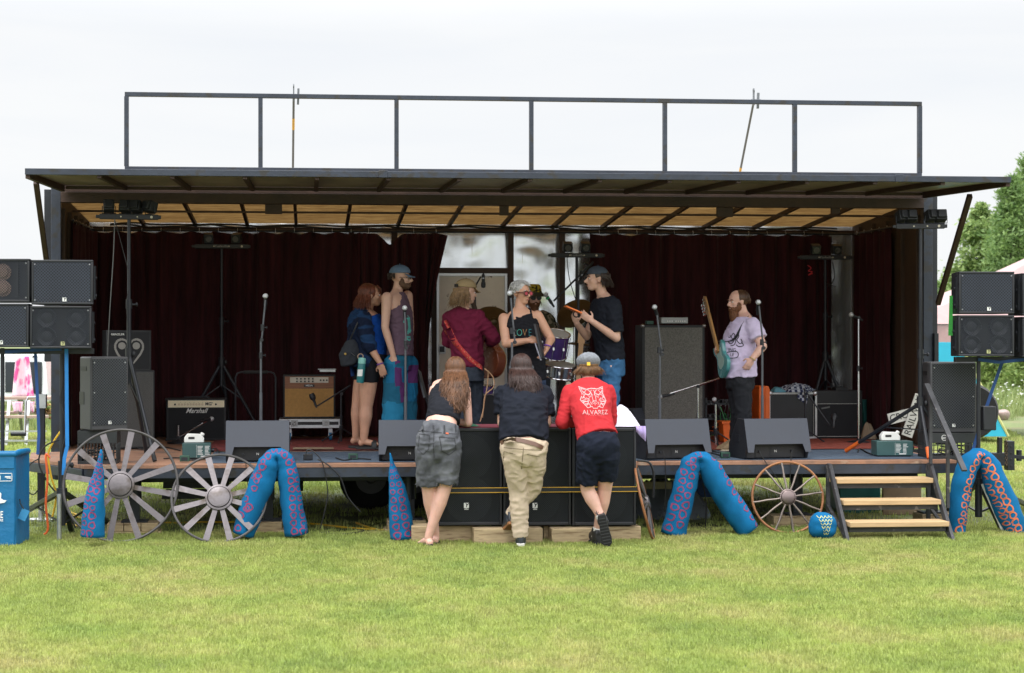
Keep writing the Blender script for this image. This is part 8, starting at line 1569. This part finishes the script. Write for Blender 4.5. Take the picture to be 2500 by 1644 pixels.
def tree(name, label, x, y, h, rad, lm, kind='pine', base=.08, n=9000, leaf=.16, seed=1, cat='tree'):
    r = random.Random(seed); t = T(name, label, cat, (x, y, 0)); m = MB(); lean = V((r.uniform(-.03, .03) * h, 0, 0)); m.tube([V((x, y, -.1)), V((x, y, h * .4)) + lean * .4, V((x, y, h * .93)) + lean], [h * .022, h * .015, .02], 8); cl = []
    nb = 46 if kind == 'pine' else 30
    for k in range(nb):
        f = base + (1 - base) * ((k + r.random()) / nb); z = h * f
        if kind == 'pine': R_ = rad * (1 - f) ** .75 * r.uniform(.6, 1.12) + .15
        else: R_ = rad * math.sin(math.pi * min(1, .12 + .88 * f)) ** .6 * r.uniform(.55, 1.1)
        for j in range(4 if kind == 'pine' else 3):
            a = r.uniform(0, 6.28); d = V((math.cos(a), math.sin(a), r.uniform(.1, .5))); p0 = V((x, y, z - .1 * R_)) + lean * f; p1 = p0 + d * R_; m.tube([p0, p0.lerp(p1, .5) + V((0, 0, .03 * R_)), p1], [h * .006 * (1 - f) + .012, .01, .004], 5)
            for q in range(3): cl.append((p0.lerp(p1, r.uniform(.45, 1.05)) + V((r.gauss(0, .12), r.gauss(0, .12), r.gauss(0, .12))) * R_, R_ * r.uniform(.12, .3) + .12))
    m.build('trunk', BK, t); c = MB(); vs = []; fs = []
    for k in range(n):
        q, s_ = cl[r.randrange(len(cl))]; d = V((r.gauss(0, 1), r.gauss(0, 1), r.gauss(0, .75))); p = q + d * s_ * .55; a = V((r.gauss(0, 1), r.gauss(0, 1), r.gauss(0, .6) + (.5 if kind == 'pine' else 0))).normalized(); b = a.cross(V((r.gauss(0, 1), r.gauss(0, 1), r.gauss(0, 1)))).normalized(); L = leaf * r.uniform(.5, 1.2); w_ = L * (.28 if kind == 'pine' else .55); i = len(vs)
        vs += [p, p + a * L * .5 + b * w_ * .5, p + a * L, p + a * L * .5 - b * w_ * .5]; fs.append((i, i + 1, i + 2, i + 3))
    c.v = vs; c.f = fs; c.m = [0] * len(fs); me = bpy.data.meshes.new('crown'); me.from_pydata([tuple(v_ - V((x, y, 0))) for v_ in vs], [], fs); me.materials.append(lm); link('crown', me, t, V((x, y, 0)), smooth=0); return t
PG = leafmat('pine_green', (.11, .20, .065), (.26, .38, .12)); DG = leafmat('birch_green', (.15, .25, .08), (.34, .44, .15)); YG = leafmat('young_green', (.13, .22, .05), (.28, .36, .10))
for k, (name, lab, px, y, top, wpx, lm, kd, n, lf, bs_, sd_) in enumerate((
    ('pine_tree', 'tallest pine tree at the right edge of the photo', 2545, 52, 345, 165, PG, 'pine', 26000, .30, .04, 3),
    ('pine_tree', 'pine tree with rounded outline left of the tallest pine', 2468, 50, 440, 110, PG, 'pine', 17000, .27, .05, 5),
    ('birch_tree', 'pale green leafy tree behind the canopy prop at right', 2400, 56, 505, 88, DG, 'leafy', 13000, .24, .12, 8),
    ('birch_tree', 'small light green tree standing lower, just right of the canopy prop', 2338, 60, 655, 52, DG, 'leafy', 7000, .22, .1, 9),
    ('pine_tree', 'distant pine between stage post and right speaker boxes', 2300, 75, 690, 34, PG, 'pine', 4000, .28, .1, 10),
    ('young_pine', 'young bright green pine behind the right speaker tower legs', 2440, 40, 800, 60, YG, 'pine', 9000, .2, .0, 12),
    ('young_pine', 'young pine at the right frame edge behind the blue strap', 2520, 38, 840, 60, YG, 'pine', 8000, .2, .0, 13),
    ('young_pine', 'young pine behind the turquoise tent', 2370, 44, 830, 48, YG, 'pine', 6000, .2, .0, 14))):
    b = U(px, 830, y); sc_ = 4200 / ((b - CAM).dot(FW)); h = HC + (830 - top) / sc_; tree(name, lab, b.x, y, h, wpx / sc_, lm, kd, bs_, n, lf, sd_)
# hidden-side trees behind the trailer for views from the side
for k, (px, y) in enumerate(((2100, 80), (2210, 85))):
    b = U(px, 830, y); tree('pine_tree', ['pine tree far behind the stage, first right of the back door', 'pine tree far behind the stage near its right post'][k], b.x, y, 5.5, 2.2, PG, 'pine', .05, 3000, .3, 20 + k)
# rocks
RK = mat('pink_granite', (.36, .27, .25), .85, var=.25, vs=6, bump=.5, bs=15)
for k, (px, py, r_) in enumerate(((2440, 985, .26),)):
    c_ = U(px, py, 22); m = MB().ell(V((c_.x, c_.y, .12)), (r_, r_, r_ * .5), n=20, m=12)
    for i, v_ in enumerate(m.v): m.v[i] = v_ + (v_ - c_).normalized() * noise.noise(v_ * 2.5) * .16
    tag(m.build('boulder', RK, smooth=60), ['pinkish boulder among the white flowers behind the right tower', 'smaller boulder among the white flowers at the right edge'][k], 'boulder')
# grass: tufts scattered by geometry nodes (stuff)
GB = bpy.data.materials.new('grass_blade'); GB.use_nodes = True; nt = GB.node_tree; b = nt.nodes['Principled BSDF']; b.inputs['Roughness'].default_value = .55
tc = nt.nodes.new('ShaderNodeObjectInfo'); ge = nt.nodes.new('ShaderNodeNewGeometry'); n1 = nt.nodes.new('ShaderNodeTexNoise'); n1.inputs['Scale'].default_value = .9; n1.inputs['Detail'].default_value = 7; n1.inputs['Roughness'].default_value = .7; nt.links.new(tc.outputs['Location'], n1.inputs['Vector'])
r1 = nt.nodes.new('ShaderNodeValToRGB'); E = r1.color_ramp.elements; E[0].position = .34; E[0].color = (.23, .31, .075, 1); E[1].position = .66; E[1].color = (.43, .40, .16, 1); e = E.new(.5); e.color = (.33, .385, .10, 1); nt.links.new(n1.outputs[0], r1.inputs[0])
hs = nt.nodes.new('ShaderNodeHueSaturation'); mr = nt.nodes.new('ShaderNodeMapRange'); mr.inputs['To Min'].default_value = .75; mr.inputs['To Max'].default_value = 1.45; nt.links.new(tc.outputs['Random'], mr.inputs['Value']); nt.links.new(mr.outputs[0], hs.inputs['Value']); nt.links.new(r1.outputs[0], hs.inputs['Color'])
nt.links.new(hs.outputs[0], b.inputs['Base Color']); tl = nt.nodes.new('ShaderNodeBsdfTranslucent'); nt.links.new(hs.outputs[0], tl.inputs[0]); ms = nt.nodes.new('ShaderNodeMixShader'); ms.inputs[0].default_value = .35; o = nt.nodes['Material Output']; nt.links.new(b.outputs[0], ms.inputs[1]); nt.links.new(tl.outputs[0], ms.inputs[2]); nt.links.new(ms.outputs[0], o.inputs[0])
def tuft(name, nb, h, w_, sp, mt, flowers=0):
    m = MB(); r = random.Random(5)
    for k in range(nb):
        a = r.uniform(0, 6.28); p = V((r.gauss(0, sp), r.gauss(0, sp), 0)); L = h * r.uniform(.45, 1.15); d = V((math.cos(a), math.sin(a), 0)); s_ = V((-d.y, d.x, 0)) * w_; b = r.uniform(.1, .7)
        q = [p, p + V((0, 0, L * .55)) + d * L * .15 * b, p + V((0, 0, L * .95)) + d * L * .6 * b]; i = len(m.v); m.add([q[0] - s_, q[0] + s_, q[1] - s_ * .8, q[1] + s_ * .8, q[2]], [(0, 1, 3, 2), (2, 3, 4)])
    for k in range(flowers):
        p = V((r.gauss(0, sp), r.gauss(0, sp), h * r.uniform(.9, 1.3))); m.ell(p, (.028, .028, .01), n=7, m=4, mi=1)
    me = m.mesh(name); 
    for x in mt: me.materials.append(x)
    o = bpy.data.objects.new(name, me); return o
def scatter(name, src, quads, dens, seed, smin, smax):
    """one object: geometry nodes scatter tufts over its own faces"""
    m = MB()
    for q in quads: m.add([V((a, b, .0)) for a, b in q], [(0, 1, 2, 3)])
    me = bpy.data.meshes.new(name); me.from_pydata([tuple(v_) for v_ in m.v], [], m.f); ob = bpy.data.objects.new(name, me); COL.objects.link(ob); ob['kind'] = 'stuff'
    g = bpy.data.node_groups.new(name, 'GeometryNodeTree'); g.interface.new_socket('Geometry', in_out='INPUT', socket_type='NodeSocketGeometry'); g.interface.new_socket('Geometry', in_out='OUTPUT', socket_type='NodeSocketGeometry'); n = g.nodes.new; gi = n('NodeGroupInput'); go = n('NodeGroupOutput')
    dp = n('GeometryNodeDistributePointsOnFaces'); dp.inputs['Density'].default_value = dens; dp.inputs['Seed'].default_value = seed; oi = n('GeometryNodeObjectInfo'); oi.inputs[0].default_value = src; oi.inputs['As Instance'].default_value = True; ip = n('GeometryNodeInstanceOnPoints')
    rv = n('FunctionNodeRandomValue'); rv.data_type = 'FLOAT_VECTOR'; rv.inputs[0].default_value = (-.15, -.15, 0); rv.inputs[1].default_value = (.15, .15, 6.28); rs = n('FunctionNodeRandomValue'); rs.data_type = 'FLOAT'; rs.inputs[2].default_value = smin; rs.inputs[3].default_value = smax; rs.inputs['Seed'].default_value = 3
    L = g.links.new; L(gi.outputs[0], dp.inputs[0]); L(dp.outputs[0], ip.inputs['Points']); L(oi.outputs['Geometry'], ip.inputs['Instance']); L(rv.outputs[0], ip.inputs['Rotation']); L(rs.outputs[1], ip.inputs['Scale']); L(ip.outputs[0], go.inputs[0])
    md = ob.modifiers.new('scatter', 'NODES'); md.node_group = g; return ob
HID = bpy.data.collections.new('tuft_sources'); 
def src(o): return o
g1 = tuft('lawn_tuft', 26, .034, .0022, .028, [GB]); g2 = tuft('coarse_tuft', 22, .055, .004, .06, [GB])
MD = bpy.data.materials.new('meadow_blade'); MD.use_nodes = True; nt = MD.node_tree; b = nt.nodes['Principled BSDF']; b.inputs['Roughness'].default_value = .6; oi = nt.nodes.new('ShaderNodeObjectInfo'); r1 = nt.nodes.new('ShaderNodeValToRGB'); r1.color_ramp.elements[0].color = (.10, .17, .04, 1); r1.color_ramp.elements[1].color = (.30, .34, .12, 1); nt.links.new(oi.outputs['Random'], r1.inputs[0]); nt.links.new(r1.outputs[0], b.inputs['Base Color'])
g3 = tuft('meadow_tuft', 26, .5, .008, .14, [MD, WHT]); g4 = tuft('flower_tuft', 14, .42, .008, .12, [MD, WHT], 2)
scatter('grass_near', g1, [((-4.2, -7.3), (3.2, -7.3), (3.9, -4), (-4.8, -4)), ((-4.8, -4), (3.9, -4), (5.4, .3), (-5.6, .3))], 900, 1, .7, 1.2)
scatter('grass_under', g2, [((-5.6, .3), (5.6, .3), (5.6, 4.9), (-5.6, 4.9))], 35, 8, .6, 1.2)  # tufts thinned to bare the dark base, imitating shade under the trailer
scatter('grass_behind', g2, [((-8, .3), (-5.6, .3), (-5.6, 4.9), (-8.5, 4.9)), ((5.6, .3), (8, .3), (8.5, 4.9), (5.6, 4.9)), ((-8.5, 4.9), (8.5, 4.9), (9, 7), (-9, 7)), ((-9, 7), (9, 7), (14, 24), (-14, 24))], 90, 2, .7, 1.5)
g5 = tuft('edge_tuft', 14, .10, .003, .05, [GB]); scatter('grass_edge', g5, [((-5.4, -.95), (5.2, -.95), (5.3, .2), (-5.5, .2))], 16, 6, .4, .85)
scatter('long_grass', g3, [((-12, 18), (-5, 18), (-6, 30), (-16, 30)), ((6, 23), (16, 23), (24, 38), (8, 38))], 9, 3, .35, 1.0)
scatter('wild_flowers', g4, [((6, 21), (14, 21), (20, 34), (8, 34))], 1.3, 4, .6, 1.2)
